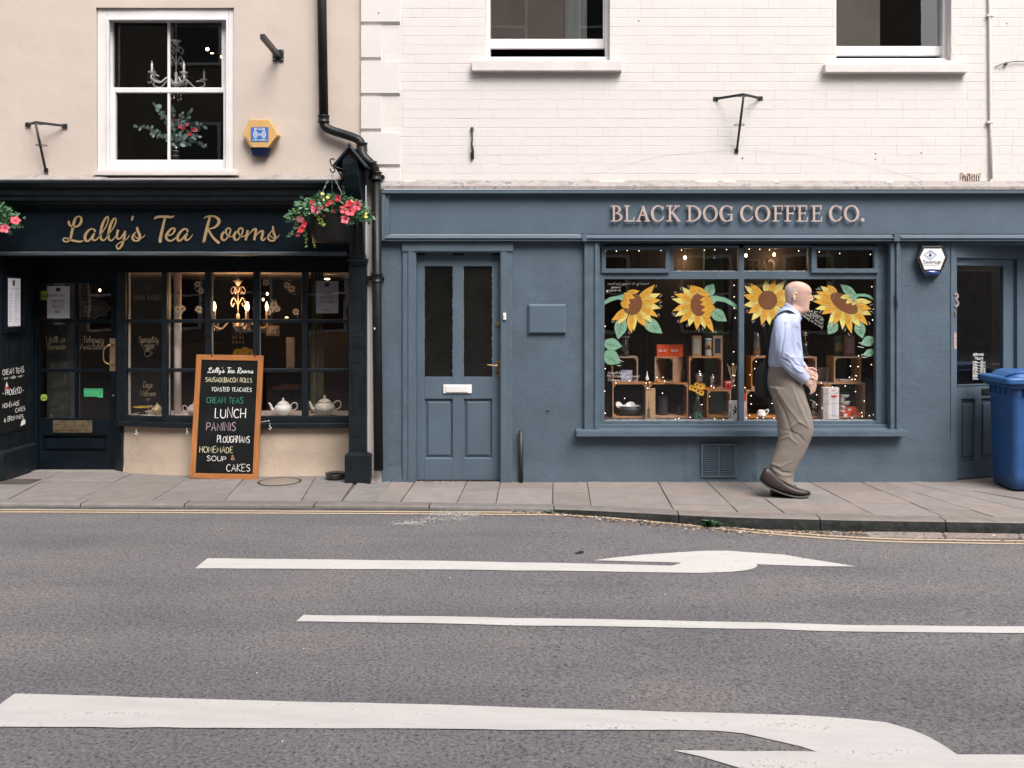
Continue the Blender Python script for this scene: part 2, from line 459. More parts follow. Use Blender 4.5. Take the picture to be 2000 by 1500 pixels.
CRATED = mat('crate_shadow_board', (.17, .08, .04), .7, .16, 6, stretch=(1, 1, 7), rnd=.14)
BLACKBOARD = mat('blackboard', (.0055, .007, .007), .8, .25, 4, spec=.2)
# ------------------------------------------------------------------ hand lettering: stroke glyphs, 10 units high ('~' = smooth stroke)
G = {
'A': "7|0,0 3.5,10 7,0;1.3,3.6 5.7,3.6", 'B': "6|0,0 0,10;~0,10 4,9.8 5.2,7.6 3.5,5.4 0,5.2;~0,5.2 4.5,5 6,2.6 4,.2 0,0",
'C': "6.5|~6.3,8.4 4,10 1,8.2 0,5 1,1.6 4,0 6.4,1.5", 'D': "6.5|0,0 0,10;~0,10 4,9.5 6.5,5 4,.5 0,0", 'E': "5.5|5.3,10 0,10 0,0 5.5,0;0,5.2 4.5,5.2",
'F': "5.3|5.3,10 0,10 0,0;0,5.2 4.3,5.2", 'G': "7|~6.4,8.4 4,10 1,8.2 0,5 1,1.6 4,0 6.2,1.3 6.6,4;6.8,4.3 4,4.3", 'H': "6.5|0,0 0,10;6.5,0 6.5,10;0,5 6.5,5",
'I': "1|.5,0 .5,10", 'J': "4|~4,10 4,2.5 2.5,0 0,1", 'K': "6|0,0 0,10;5.8,10 0,4.6 6,0", 'L': "5|0,10 0,0 5,0", 'M': "8|0,0 .8,10 4,3 7.2,10 8,0",
'N': "6.5|0,0 0,10 6.5,0 6.5,10", 'O': "8|~4,10 1,8.4 0,5 1,1.6 4,0 7,1.6 8,5 7,8.4 4,10", 'P': "6|0,0 0,10;~0,10 4.5,9.8 6,7.3 4.5,4.9 0,4.6",
'Q': "8|~4,10 1,8.4 0,5 1,1.6 4,0 7,1.6 8,5 7,8.4 4,10;5,3 8,-1", 'R': "6|0,0 0,10;~0,10 4.5,9.8 5.8,7.5 4.5,5.2 0,4.9;2.5,5 6,0",
'S': "6|~5.6,8.6 3.4,10 .8,9 .4,7 3,5.3 5.6,3.6 5.6,1.4 3,0 .2,1.2", 'T': "6.5|0,10 6.5,10;3.2,10 3.2,0", 'U': "6.5|~0,10 0,3 1.5,.4 3.3,0 5.2,.5 6.5,3 6.5,10",
'V': "6.5|0,10 3.2,0 6.5,10", 'W': "9|0,10 2.2,0 4.5,8 6.8,0 9,10", 'X': "6|0,0 6,10;0,10 6,0", 'Y': "6|0,10 3,5 6,10;3,5 3,0", 'Z': "6|0,10 6,10 0,0 6,0",
'&': "7|~7,0 3.5,4 1.5,7.5 2.8,10 4.6,8 2.5,5.2 .3,2.6 2.4,0 5,1 6.8,4.5", '|': "1|.5,-2 .5,11", "'": "1.5|1,10 .6,7.5", '-': "4|.3,4.5 3.8,4.5", '.': "1.5|.5,0 .8,.5", ' ': "3.6|",
':': "1.5|.6,1.5 .8,2;.6,5.5 .8,6", '0': "6|~3,10 .6,8 0,5 .6,2 3,0 5.4,2 6,5 5.4,8 3,10", '1': "3|.3,8 2,10 2,0", '2': "6|~.4,8 2.5,10 5.4,8.6 4.6,5.6 0,0;0,0 6,0",
'3': "5.5|~.4,9 3,10 5,8 2.4,5.4 5.4,3.2 3.4,.2 .2,1", '4': "6|4.4,0 4.4,10 0,3.2 6,3.2", '5': "5.5|5.2,10 1,10;~1,10 .8,5.8 4.2,6 5.4,3 3,0 .2,.8",
'6': "5.5|~4.6,10 1,6 .4,2 3,0 5.4,2.4 3.4,5 .6,3", '7': "5.5|0,10 5.5,10 2,0", '8': "5.5|~2.8,5.3 .6,7.6 2.8,10 5,7.6 2.8,5.3 0,2.5 2.8,0 5.5,2.5 2.8,5.3", '9': "5.5|~5,7 2.6,5 .3,7.4 2.6,10 5,8 4.6,3 2,0",
'a': "5|~4.6,5 2,6 .3,3 1.6,0 3.6,1.4 4.6,5 4.2,1.4 5.6,.6", 'b': "4.8|~.4,3 2.6,9 2,10.4 .8,8 .4,1.4 2.6,0 4.6,2.4 3,5.4 .8,3.4", 'c': "4.2|~4,5 2.2,6 .3,3 1.8,0 4.6,1.2",
'd': "5|~4.4,4.8 2,5.8 .3,3 1.6,0 3.8,1.6 5.2,10.2 4.2,2 5.4,.6", 'e': "4.2|~.6,2.6 3,3.6 3.6,5.4 2,6 .3,3 1.8,0 4.6,1.2", 'f': "3.4|~0,2 2.6,8 3.2,10.4 2,9.4 1.4,3 .6,-4 -.4,-2 3.6,1.6",
'g': "4.8|~4.4,5 2,6 .3,3 1.6,.2 3.6,1.6 4.6,5 3.4,-3 1.4,-4 .8,-2.4 5,1", 'h': "5|~0,1 2.4,8.6 1.8,10.4 .8,8 .4,0;~.5,2.6 2.6,5.8 3.8,4.6 3.6,1 5,.8", 'i': "2.4|~.4,5.6 .3,1.4 1.4,.1 2.8,1.4;1,8 1.2,8.4",
'j': "2.6|~1.4,5.6 .8,-3 -.6,-4 -1,-2.4 3,1", 'k': "4.6|~0,1 2.2,8.6 1.8,10.4 .8,8 .4,0;~.5,2.8 3,5.8 3.4,4 1.2,3 4.8,.5", 'l': "2.6|~0,1.4 2.4,8 2,10.4 .8,8 .5,1.6 1.4,0 3,1.4",
'm': "7|.2,5.6 .2,0;~.3,3 2,5.8 3,4.4 2.9,0;~3,3 4.8,5.8 5.9,4.4 5.8,1 7.2,.8", 'n': "4.6|.2,5.6 .2,0;~.3,3 2.4,5.8 3.6,4.4 3.4,1 4.8,.8", 'o': "4.6|~2.2,5.9 .3,3 2,0 4,2.6 2.2,5.9 3.2,4.4 5,5", 'p': "4.8|~.4,5.6 .2,-4;~.4,3 2.6,5.9 4.4,3.4 2.8,0 .6,1.4",
'q': "4.8|~4.4,5 2,6 .3,3 1.6,.2 3.6,1.6 4.6,5 4.4,-4", 'r': "3.8|~.2,5 1.2,6.2 .8,0;~1,3 2.2,5.4 3.8,5.2", 's': "3.8|~0,.8 2.2,6.4 3.4,2 1.8,0 .3,.8;~3.2,1 4.2,1.4", 't': "3.2|~1.8,9 .8,2 1.6,0 3.4,1.2;0,6.3 3.4,6.4",
'u': "4.8|~.4,5.6 .3,1.6 1.6,0 3.8,2 4.2,5.6 4,1.4 5.2,.6", 'v': "4.4|~0,5.6 1.6,0 3.6,4 3.4,5.8 4.8,5.2", 'w': "6.4|~0,5.6 1,0 2.8,1.4 3.1,5 3.8,0 5.8,3.4 5.4,5.8 6.6,5.2", 'x': "4.4|0,5.6 4.2,0;4.2,5.8 .2,0",
'y': "4.8|~.4,5.6 .6,1.4 2,.2 4,2.4;~4.4,5.6 3.4,-3 1.4,-4 .8,-2.4 5.2,1.2", 'z': "4.2|0,5.6 4,5.6 .3,0 4.4,.4",
}
def write(mb, txt, x0, z0, h, y, width=None, lw=.11, shear=0.0, jit=0.0, space=1.3, mirror=False, rot=0.0, th=.0006, centre=False):
    """hand lettering on a wall plane; x0,z0 = left end of the base line, width = fit to this length"""
    rr = random.Random(hash(txt) % 9973 if False else sum(map(ord, txt)))
    adv = [float(G[c].split('|')[0]) + space for c in txt]
    tot = sum(adv) - space
    sx = h / 10 if width is None else width / tot
    if centre: x0 -= tot * sx / 2
    sz = h / 10
    cx = 0.0
    cr, sr = math.cos(rot), math.sin(rot)
    for ch, a in zip(txt, adv):
        body = G[ch].split('|', 1)[1] if ch != '|' else ".5,-2 .5,11"
        jy = rr.uniform(-jit, jit) * 3; jr = 1 + rr.uniform(-jit, jit)
        for st in body.split(';'):
            if not st: continue
            sm = st[0] == '~'
            pts = [tuple(map(float, q.split(','))) for q in st.lstrip('~').split()]
            if sm: pts = smooth(pts, 4)
            elif jit: pts = [(p[0] + rr.uniform(-jit, jit) * 2, p[1] + rr.uniform(-jit, jit) * 2) for p in pts]
            o = []
            for i, (u, v) in enumerate(pts):
                X = (cx + u + shear * v) * sx; Z = (v * jr + jy) * sz
                if mirror: X = (tot * sx) - X
                w = h * lw * (1.1 - .35 * abs(i / max(1, len(pts) - 1) - .4))
                o.append((x0 + X * cr - Z * sr, z0 + X * sr + Z * cr, w))
            if len(o) == 2 and not sm:
                a_, b_ = o; o = [a_, tuple((a_[k] + b_[k]) / 2 for k in range(3)), b_]
            mb.ribbon(o, y - th * .02 * rr.random(), th)
        cx += a
    return mb
def ptxt(mb, txt, pa, pb, row, hpx, y, **k):
    """lettering measured in the photo: from pa to pb, base line at row, hpx high"""
    return write(mb, txt, wx(pa, y), wz(row, y), hpx * (D + y) / F, y, width=(pb - pa) * (D + y) / F, **k)

# cursive sign: brush strokes (u, v, width) traced in three sheets
SHEET = ((110, 405, 12.5), (210, 405, 11.11), (385, 405, 11.11))
CURS = [
(0, "310,330,45 310,390,55 350,450,50 440,475,45 540,450,50 605,370,62 615,290,52 590,235,38 540,222,34 485,255,50 445,335,62 420,430,66 395,560,62 365,700,56 340,780,48 300,825,38 240,840,34 185,820,34 174,780,32 200,752,30 260,755,34 340,788,44 430,815,52 540,835,50 620,832,42 658,802,16"),
(0, "945,602,42 942,560,38 900,528,34 850,530,36 780,575,52 722,660,66 702,750,64 730,812,54 775,825,44 830,780,42 900,690,46 943,632,32"),
(0, "932,635,46 892,735,52 905,795,46 945,806,34 1010,770,32 1060,705,26"),
(0, "1040,745,26 1090,665,26 1160,560,26 1230,440,28 1270,330,28 1275,250,32 1245,228,36 1200,280,50 1140,400,62 1095,560,62 1085,700,56 1100,780,48 1150,805,38 1200,780,32 1250,715,26"),
(0, "1225,750,26 1275,670,26 1350,570,26 1420,460,28 1455,350,28 1455,285,32 1430,266,36 1385,310,50 1330,430,62 1290,580,62 1275,700,56 1290,780,48 1340,810,38 1390,785,32 1440,715,26"),
(0, "1515,548,54 1490,650,58 1482,730,52 1520,772,40 1575,750,34 1630,670,34 1680,600,36"),
(0, "1684,575,46 1670,700,52 1640,830,54 1590,950,54 1530,1012,40 1482,990,32 1480,930,28 1540,870,26 1620,830,24 1700,790,24 1760,730,20 1792,678,12"),
(0, "1872,208,34 1862,260,52 1840,325,26"),
(1, "650,425,46 655,500,52 690,580,56 708,650,52 680,708,44 620,730,36 565,708,44 545,650,48 570,590,34 622,528,16"),
(1, "590,590,14 610,640,18 660,670,24 740,668,22 790,630,18 822,592,10"),
(1, "1018,262,12 1060,218,48 1150,203,52 1280,203,52 1390,210,46 1458,182,10"),
(1, "1248,238,46 1210,400,52 1172,570,62 1147,700,68 1150,768,58"),
(1, "1320,612,30 1400,588,32 1455,520,38 1458,470,38 1420,453,34 1360,490,44 1300,570,54 1272,640,52 1300,700,46 1350,728,38 1420,712,32 1490,655,24"),
(1, "1740,535,38 1735,492,34 1690,468,34 1630,492,44 1560,570,54 1522,650,54 1530,712,48 1572,724,42 1630,680,38 1700,600,38 1745,552,26"),
(1, "1728,570,46 1690,660,48 1700,703,42 1745,710,32 1800,660,26 1855,582,10"),
(2, "148,235,18 200,207,28 300,187,34 400,205,46 468,265,64 474,335,64 410,418,48 330,455,32 255,465,20"),
(2, "285,195,46 245,340,56 200,520,62 155,725,62 160,760,50"),
(2, "243,478,40 310,600,46 390,700,52 485,780,62"),
(2, "592,528,42 550,580,52 532,650,52 560,708,44 610,708,34 670,640,32 715,550,32 725,480,34 685,450,32 637,480,38 627,540,38 655,600,30 710,640,22 780,618,20"),
(2, "862,520,42 820,572,52 802,645,52 830,702,44 880,702,34 940,635,32 985,545,32 992,475,34 955,448,32 907,475,38 897,535,38 925,598,30 980,638,22 1050,610,20"),
(2, "1102,495,44 1080,600,52 1055,715,46"),
(2, "1080,640,18 1150,560,24 1220,485,34 1275,475,50 1270,560,54 1240,715,46"),
(2, "1250,650,18 1320,570,24 1390,515,38 1430,530,52 1412,620,54 1402,690,48 1440,713,34 1500,655,22"),
(2, "1650,405,26 1650,480,46 1665,560,52 1698,640,48 1680,708,42 1620,728,38 1560,700,38 1542,640,38 1570,580,26 1642,485,14"),
(2, "1575,590,14 1610,640,18 1670,665,24 1740,655,22 1798,592,8"),
]
def cursive(mb, y, fx, fz, k, th=.003, strokes=None):
    """fx, fz map the traced photo position to x, z; k = width factor (m per px)"""
    for i, (s, st) in enumerate(strokes or CURS):
        ox, oy, sc = SHEET[s]
        pts = [tuple(map(float, q.split(','))) for q in st.split()]
        pts = smooth(pts, 6)
        mb.ribbon([(fx(ox + u / sc, oy + v / sc), fz(ox + u / sc, oy + v / sc), w / sc * k) for u, v, w in pts], y - .00025 * (i % 4), th)
    return mb

# raised serif capitals, 10 units high
def serif(mb, ch, x0, z0, w, h, y0, y1):
    k = [0]
    X = lambda u: x0 + u * w
    Z = lambda v: z0 + v * h
    def bx(a, b, c, d):
        k[0] += 1
        mb.box(X(a), X(b), y0 + .0003 * k[0], y1, Z(c), Z(d))
    def pl(*p):
        k[0] += 1
        mb.prism([(X(a), Z(b)) for a, b in p], y0 + .0003 * k[0], y1)
    def arc(cx, cy, rx, ry, tx, ty, a0, a1, n=24, icx=0.0):
        k[0] += 1
        yy = y0 + .0003 * k[0]
        O_, I_ = [], []
        for i in range(n + 1):
            a = R(lerp(a0, a1, i / n))
            O_.append((X(cx + rx * math.cos(a)), Z(cy + ry * math.sin(a))))
            I_.append((X(cx + icx + (rx - tx) * math.cos(a)), Z(cy + (ry - ty) * math.sin(a))))
        m = n + 1
        vs = [(p[0], yy, p[1]) for p in O_] + [(p[0], yy, p[1]) for p in I_] + [(p[0], y1, p[1]) for p in O_] + [(p[0], y1, p[1]) for p in I_]
        fs = []
        for i in range(n):
            fs += [(i, i + m, i + 1 + m, i + 1), (i, i + 1, i + 1 + 2 * m, i + 2 * m), (i + m, i + 3 * m, i + 1 + 3 * m, i + 1 + m)]
        fs += [(0, 2 * m, 3 * m, m), (n, n + m, n + 3 * m, n + 2 * m)]
        mb.add(vs, fs)
    if ch == 'B':
        bx(.16, .34, 0, 1); pl((0, .93), (.34, .93), (.34, 1), (0, 1)); pl((0, 0), (.4, 0), (.4, .06), (.08, .08), (0, .04))
        arc(.40, .755, .44, .245, .19, .06, -90, 90); arc(.42, .27, .56, .27, .20, .065, -90, 90)
        bx(.30, .44, .94, 1); bx(.30, .44, .51, .57); bx(.30, .45, 0, .06)
    elif ch == 'L':
        bx(.18, .38, 0, 1); bx(0, .56, .93, 1); pl((0, 0), (1, 0), (1, .05), (.9, .08), (.1, .08), (0, .05)); pl((.88, 0), (.97, 0), (1, .3), (.93, .3), (.84, .06))
    elif ch == 'A':
        pl((.40, .92), (.56, 1), (.92, .05), (.72, .05)); pl((.46, .90), (.54, .82), (.24, .05), (.13, .05)); bx(.30, .72, .36, .43)
        pl((0, 0), (.38, 0), (.38, .05), (.24, .08), (.1, .08), (0, .04)); pl((.58, 0), (1, 0), (1, .04), (.9, .08), (.68, .08), (.58, .05))
    elif ch in 'CG':
        e0 = 42 if ch == 'C' else 46
        arc(.53, .5, .53, .51, .19, .07, e0, 318, 34, icx=.03)
        pl((.86, .70), (.93, .70), (.96, .97), (.9, .93), (.82, .88))
        if ch == 'C': pl((.86, .13), (.93, .13), (1.0, .33), (.93, .34), (.88, .24))
        else: bx(.80, .95, .05, .42); bx(.60, 1.0, .40, .47)
    elif ch == 'K':
        bx(.17, .33, 0, 1); bx(0, .44, .93, 1); bx(0, .44, 0, .07); pl((.33, .48), (.42, .57), (.82, .95), (.68, .95), (.33, .56)); pl((.36, .52), (.50, .62), (.96, .07), (.74, .07)); bx(.56, .97, .93, 1); pl((.70, 0), (1, 0), (1, .05), (.94, .08), (.74, .08))
    elif ch == 'D':
        bx(.14, .29, 0, 1); bx(0, .4, .93, 1); bx(0, .4, 0, .06); arc(.36, .5, .63, .5, .18, .065, -90, 90, 28)
    elif ch == 'O':
        arc(.5, .5, .5, .515, .165, .075, 0, 360, 48)
    elif ch == 'F':
        bx(.20, .40, 0, 1); bx(0, 1, .93, 1); bx(0, .62, 0, .07); bx(.3, .82, .47, .54); pl((.90, .95), (1.0, .95), (.97, .68), (.87, .72)); pl((.78, .42), (.85, .42), (.87, .60), (.8, .56))
    elif ch == 'E':
        bx(.18, .37, 0, 1); bx(0, .93, .93, 1); bx(0, .96, 0, .065); bx(.3, .76, .48, .55); pl((.84, .95), (.93, .95), (.92, .70), (.82, .74)); pl((.72, .42), (.79, .42), (.8, .61), (.74, .58)); pl((.86, .03), (.96, .03), (1.0, .29), (.92, .29))
    elif ch == '.':
        arc(.5, .5, .5, .5, .499, .499, 0, 360, 16)
# ================================================================== THE GROUND
def kerb_front(px):
    T = [(-700, 981), (0, 983), (700, 986), (950, 990), (1100, 992.5), (1250, 999), (1400, 1007), (1650, 1013.5), (1800, 1016), (2000, 1019), (2500, 1022), (3200, 1026)]
    for i in range(len(T) - 1):
        if px <= T[i + 1][0]:
            t = (px - T[i][0]) / (T[i + 1][0] - T[i][0]); return lerp(T[i][1], T[i + 1][1], t)
    return T[-1][1]
KP = [gnd(px, kerb_front(px)) for px in range(-700, 3201, 50)]
KP = [Vector((KP[0].x - 14, KP[0].y, 0))] + KP + [Vector((KP[-1].x + 14, KP[-1].y, 0))]
def kerb_y(x):
    for i in range(len(KP) - 1):
        if x <= KP[i + 1].x:
            t = (x - KP[i].x) / (KP[i + 1].x - KP[i].x); return lerp(KP[i].y, KP[i + 1].y, t)
    return KP[-1].y

m = MB()
xs = [-60, -30, -15] + [-10 + .25 * i for i in range(81)] + [15, 30, 60]
ys = [-60, -30, -12.4, -10] + [-9 + i for i in range(9)] + [-.4, .6]
for yi in ys:
    for xi in xs: m.v.append(Vector((xi, yi, road_z(xi))))
nx = len(xs)
for j in range(len(ys) - 1):
    for i in range(nx - 1):
        m.f.append([j * nx + i, j * nx + i + 1, (j + 1) * nx + i + 1, (j + 1) * nx + i]); m.m.append(0); m.s.append(False)
road = m.build('road', ASPH, kind='structure')

def marking(name, pts, matl, lift=.004, dense=True):
    """flat painted marking: outline measured in the photo, laid on the road"""
    q = [gnd(a, b, road_z) for a, b in pts]
    out = []
    for i in range(len(q)):
        a, b = q[i], q[(i + 1) % len(q)]
        n = max(1, int((b - a).length / .12))
        for k in range(n):
            p = a.lerp(b, k / n)
            s_ = .006 * noise.noise(Vector((p.x * 9, p.y * 9, 3)))
            out.append(Vector((p.x + s_, p.y + s_, 0)))
    bm = bmesh.new()
    vs = [bm.verts.new((p.x, p.y, 0)) for p in out]
    f = bm.faces.new(vs)
    bmesh.ops.triangulate(bm, faces=[f])
    # cut along x so that the sheet follows the gentle fall of the road
    x0 = min(p.x for p in out); x1 = max(p.x for p in out)
    x = math.floor(x0 / .25) * .25
    while x < x1:
        g = bm.verts[:] + bm.edges[:] + bm.faces[:]
        bmesh.ops.bisect_plane(bm, geom=g, plane_co=(x, 0, 0), plane_no=(1, 0, 0)); x += .25
    for v in bm.verts: v.co.z = road_z(v.co.x) + lift
    for f in bm.faces:
        f.normal_update()
        if f.normal.z < 0: f.normal_flip()
    me = bpy.data.meshes.new(name); bm.to_mesh(me); bm.free()
    me.materials.append(matl)
    o = bpy.data.objects.new(name, me); COL.objects.link(o); o.parent = road
    return o
marking('lane_arrow', [(382, 1111), (405, 1091.5), (650, 1094), (1000, 1099.5), (1290, 1105.5), (1311, 1106), (1322, 1103.5), (1331, 1100), (1157, 1095.5), (1200, 1090), (1260, 1084), (1330, 1079.5), (1380, 1076.5), (1420, 1076.5), (1530, 1084), (1672, 1107.5), (1600, 1107), (1478, 1103), (1479, 1107), (1473, 1111), (1460, 1114.5), (1430, 1118), (1370, 1120), (1300, 1119.5), (1000, 1115.5), (650, 1112.5)], WHITEROAD)
marking('centre_line', [(578, 1215), (592, 1202.5), (1000, 1208.5), (1500, 1217), (2000, 1225), (2900, 1240), (2900, 1256), (2000, 1238), (1500, 1230), (1000, 1223)], WHITEROAD)
marking('lane_arrow', [(-14, 1421), (-14, 1388), (30, 1356), (500, 1370), (1000, 1383.5), (1250, 1390), (1435, 1395), (1560, 1398.5), (1625, 1402.5), (1680, 1406.5), (1730, 1413), (1780, 1427.5), (1815, 1442), (1840, 1455), (1858, 1467), (1870, 1475.5), (2000, 1475), (2420, 1478), (2100, 1560), (1900, 1640), (1660, 1570), (1435, 1499), (1370, 1480), (1314, 1467), (1594, 1470), (1565, 1460), (1525, 1450), (1450, 1434), (1400, 1429), (1320, 1427.5), (1000, 1428), (500, 1424)], WHITEROAD)
YL = [(-500, 994, 999), (0, 996, 1000.5), (400, 998, 1002.5), (700, 999.8, 1003.8), (950, 1001, 1005.3), (1080, 1002, 1006.5), (1180, 1007, 1011.5), (1300, 1018, 1022), (1400, 1028, 1032.5), (1475, 1036, 1041), (1560, 1043, 1048), (1650, 1049, 1054.5), (1750, 1053.5, 1059), (1856, 1055.5, 1061), (2000, 1057.5, 1063), (2600, 1062, 1068)]
YS = smooth(YL, 3)
for k in (1, 2):
    marking('yellow_line', [(p[0], p[k] - 1.15 - .1 * (p[0] > 1300)) for p in YS] + [(p[0], p[k] + 1.15 + .1 * (p[0] > 1300)) for p in reversed(YS)], YELLOWROAD)

# pavement: a bed of dirt and mortar, with every flag laid on it
m = MB()
pv = [(-60, 1.6), (-60, kerb_y(-60) + .10)] + [(p.x, p.y + .10) for p in KP] + [(60, kerb_y(60) + .10), (60, 1.6)]
m.add([(x, y, -.012) for x, y in pv], [tuple(range(len(pv)))])
pave = m.build('pavement', BED, kind='structure')
rs = random.Random(4)
def flag(q, matl=SLAB):
    """one paving flag from four ground points, joint left open"""
    c = sum((Vector((p[0], p[1])) for p in q), Vector((0, 0))) / len(q)
    g = .003
    out = []
    n = len(q)
    for i, p in enumerate(q):
        v = Vector((p[0], p[1])); d = v - c
        out.append((v.x - g * (1 if d.x > 0 else -1) + rs.uniform(-.0015, .0015), v.y - g * (1 if d.y > 0 else -1) + rs.uniform(-.0015, .0015)))
    m = MB(); m.slab(out, -.05, rs.uniform(-.0022, .0022), .004)
    return m.build('paving_slab', matl, pave, origin=None)
def g2(px, py):
    p = gnd(px, py); return (p.x, p.y)
JL = [((1147, 942), (1154, 987)), ((1287, 944), (1313, 991)), ((1384, 944), (1440, 998)), ((1454, 944), (1534, 1003)), ((1587, 944), (1712, 1008)), ((1688, 944), (1856, 1014)), ((1748, 949), (1965, 1017)), ((1825, 954), (2100, 1019)), ((1880, 956), (2240, 1021))]
JM = [((760, 944), (729, 986)), ((811, 940), (779, 984)), ((912, 940), (891, 984)), ((977, 942), (968, 985)), ((1080, 942), (1079, 986)), ((1147, 942), (1154, 987))]
ML = [((-60, 940), (-190, 982)), ((75, 944), (7, 980)), ((229, 938), (142, 980)), ((366, 935), (290, 981)), ((478, 932), (434, 982)), ((616, 932), (585, 983)), ((694, 938), (661, 985))]
CRS = {'JM': [[.42], [.34, ], [.50], [.36], [.46]], 'JL': [[.28], [.55, .83], [.30, .62, .85], [.42, .72, .9], [.33, .68], [.3, .62, .84], [.35, .7], [.4, .75], ], 'ML': [[.5], [.12, ], [.10], [.18, .58], [.40], [.30, .72]]}
def kerb_back(x): return kerb_y(x) + .135
for key, J, mt in (('JM', JM, SLAB), ('JL', JL, SLAB), ('ML', ML, SLABG)):
    for i in range(len(J) - 1):
        a, b = J[i], J[i + 1]
        A0, A1, B0, B1 = g2(*a[0]), g2(*a[1]), g2(*b[0]), g2(*b[1])
        yA = .03 if key != 'ML' else .50
        def ext(p0, p1, y):
            t = (y - p1[1]) / (p0[1] - p1[1]); return (p1[0] + (p0[0] - p1[0]) * t, y)
        A0, B0 = ext(A0, A1, yA), ext(B0, B1, yA)
        A1, B1 = ext(A0, A1, kerb_back(A1[0])), ext(B0, B1, kerb_back(B1[0]))
        fr = [0] + CRS[key][i] + [1]
        if key == 'ML': fr = [0, .36] + [.36 + .64 * f for f in CRS[key][i]] + [1]
        for k in range(len(fr) - 1):
            l = lambda p, q, t: (lerp(p[0], q[0], t), lerp(p[1], q[1], t))
            flag([l(A0, A1, fr[k]), l(B0, B1, fr[k]), l(B0, B1, fr[k + 1]), l(A0, A1, fr[k + 1])], mt)
Tp, Bt = g2(1880, 956), g2(2240, 1021); Tx = Bt[0] + (Tp[0] - Bt[0]) * (.03 - Bt[1]) / (Tp[1] - Bt[1]); Bt = (Bt[0], kerb_back(Bt[0]))
for a_, b_ in ((0, .3), (.3, .62), (.62, 1)):
    l1, l2 = (lerp(Tx, Bt[0], a_), lerp(.03, Bt[1], a_)), (lerp(Tx, Bt[0], b_), lerp(.03, Bt[1], b_))
    flag([l1, (Bt[0], l1[1]), (Bt[0], l2[1] - .001), l2])
# the stone gully between the two frontages
GL = MB()
a0, a1, b0, b1 = g2(696, 945), g2(663, 985), g2(760, 944), g2(731, 985)
nn = 6
for j in range(2):
    for i in range(nn + 1):
        t = i / nn
        p = (lerp(a0[0], b0[0], t), .0) if j == 0 else (lerp(a1[0], b1[0], t), kerb_back(lerp(a1[0], b1[0], t)))
        GL.v.append(Vector((p[0], p[1], .003 - .012 * math.sin(math.pi * t) ** 2)))
for i in range(nn): GL.f.append([i, i + nn + 1, i + nn + 2, i + 1]); GL.m.append(0); GL.s.append(True)
GL.build('gully_stone', SLABG, pave)
# plain repeats left and right of the frame
for s_, x0, st in ((-1, wx(-190, -.9), .75), (1, g2(2240, 1021)[0], .8)):
    for i in range(6):
        xa = x0 + s_ * i * st; xb = xa + s_ * st
        for (ya, yb) in ((.03, -.35), (-.35, None)):
            flag([(xa, ya), (xb, ya), (xb, yb if yb else kerb_back(xb)), (xa, yb if yb else kerb_back(xa))], SLABG if s_ < 0 else SLAB)
# kerb stones
xk = KP[1].x
i = 0
while xk < KP[-2].x - .2:
    L_ = rs.uniform(.82, 1.02)
    if 2.05 < xk < 2.2: L_ = .95
    xb = xk + L_
    m = MB(); n = 5
    tops, fronts = [], []
    zf = road_z
    for k in range(n + 1):
        x = lerp(xk + .004, xb - .004, k / n); yf = kerb_y(x)
        w = .012 * noise.noise(Vector((x * 2.1, 1, 0)))
        drop = -.05 * sstep(4.1, 4.7, x)
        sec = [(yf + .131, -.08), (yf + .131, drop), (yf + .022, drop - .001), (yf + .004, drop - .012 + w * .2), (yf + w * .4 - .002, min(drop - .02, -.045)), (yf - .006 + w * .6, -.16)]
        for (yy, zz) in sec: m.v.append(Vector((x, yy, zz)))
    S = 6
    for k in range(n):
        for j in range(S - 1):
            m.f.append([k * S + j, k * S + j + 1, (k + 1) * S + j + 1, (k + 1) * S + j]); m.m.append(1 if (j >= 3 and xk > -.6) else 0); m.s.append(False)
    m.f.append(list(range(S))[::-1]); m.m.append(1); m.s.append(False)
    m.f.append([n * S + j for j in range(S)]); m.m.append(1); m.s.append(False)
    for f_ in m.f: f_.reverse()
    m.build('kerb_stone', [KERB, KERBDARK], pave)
    xk = xb; i += 1
# stone channel blocks between kerb and yellow lines at the right
GT = [(1672, 1838), (1838, 1985), (1985, 2190), (2190, 2400)]
for a, b in GT:
    q = [gnd(a + (14 if a == 1672 else 4), 1040, road_z), gnd(b, 1040, road_z), gnd(b + 6, 1052, road_z), gnd(a + 10 + (18 if a == 1672 else 0), 1052 - (2 if a == 1672 else 0), road_z)]
    m = MB(); m.slab([(p.x, p.y) for p in q], -.15, road_z(q[0].x) + .006, .004); m.build('channel_block', SLAB, road)
# dark strip in the left channel
m = MB()
for i in range(60):
    xa = lerp(KP[1].x, -.1, i / 60); xb = lerp(KP[1].x, -.1, (i + 1) / 60)
    m.add([(xa, kerb_y(xa) - .09, road_z(xa) + .003), (xb, kerb_y(xb) - .09, road_z(xb) + .003), (xb, kerb_y(xb) + .01, road_z(xb) + .003), (xa, kerb_y(xa) + .01, road_z(xa) + .003)], [(0, 1, 2, 3)])
m.build('channel_strip', mat('channel_dark', (.052, .055, .06), .8, .25, 9, .003, 60), road)

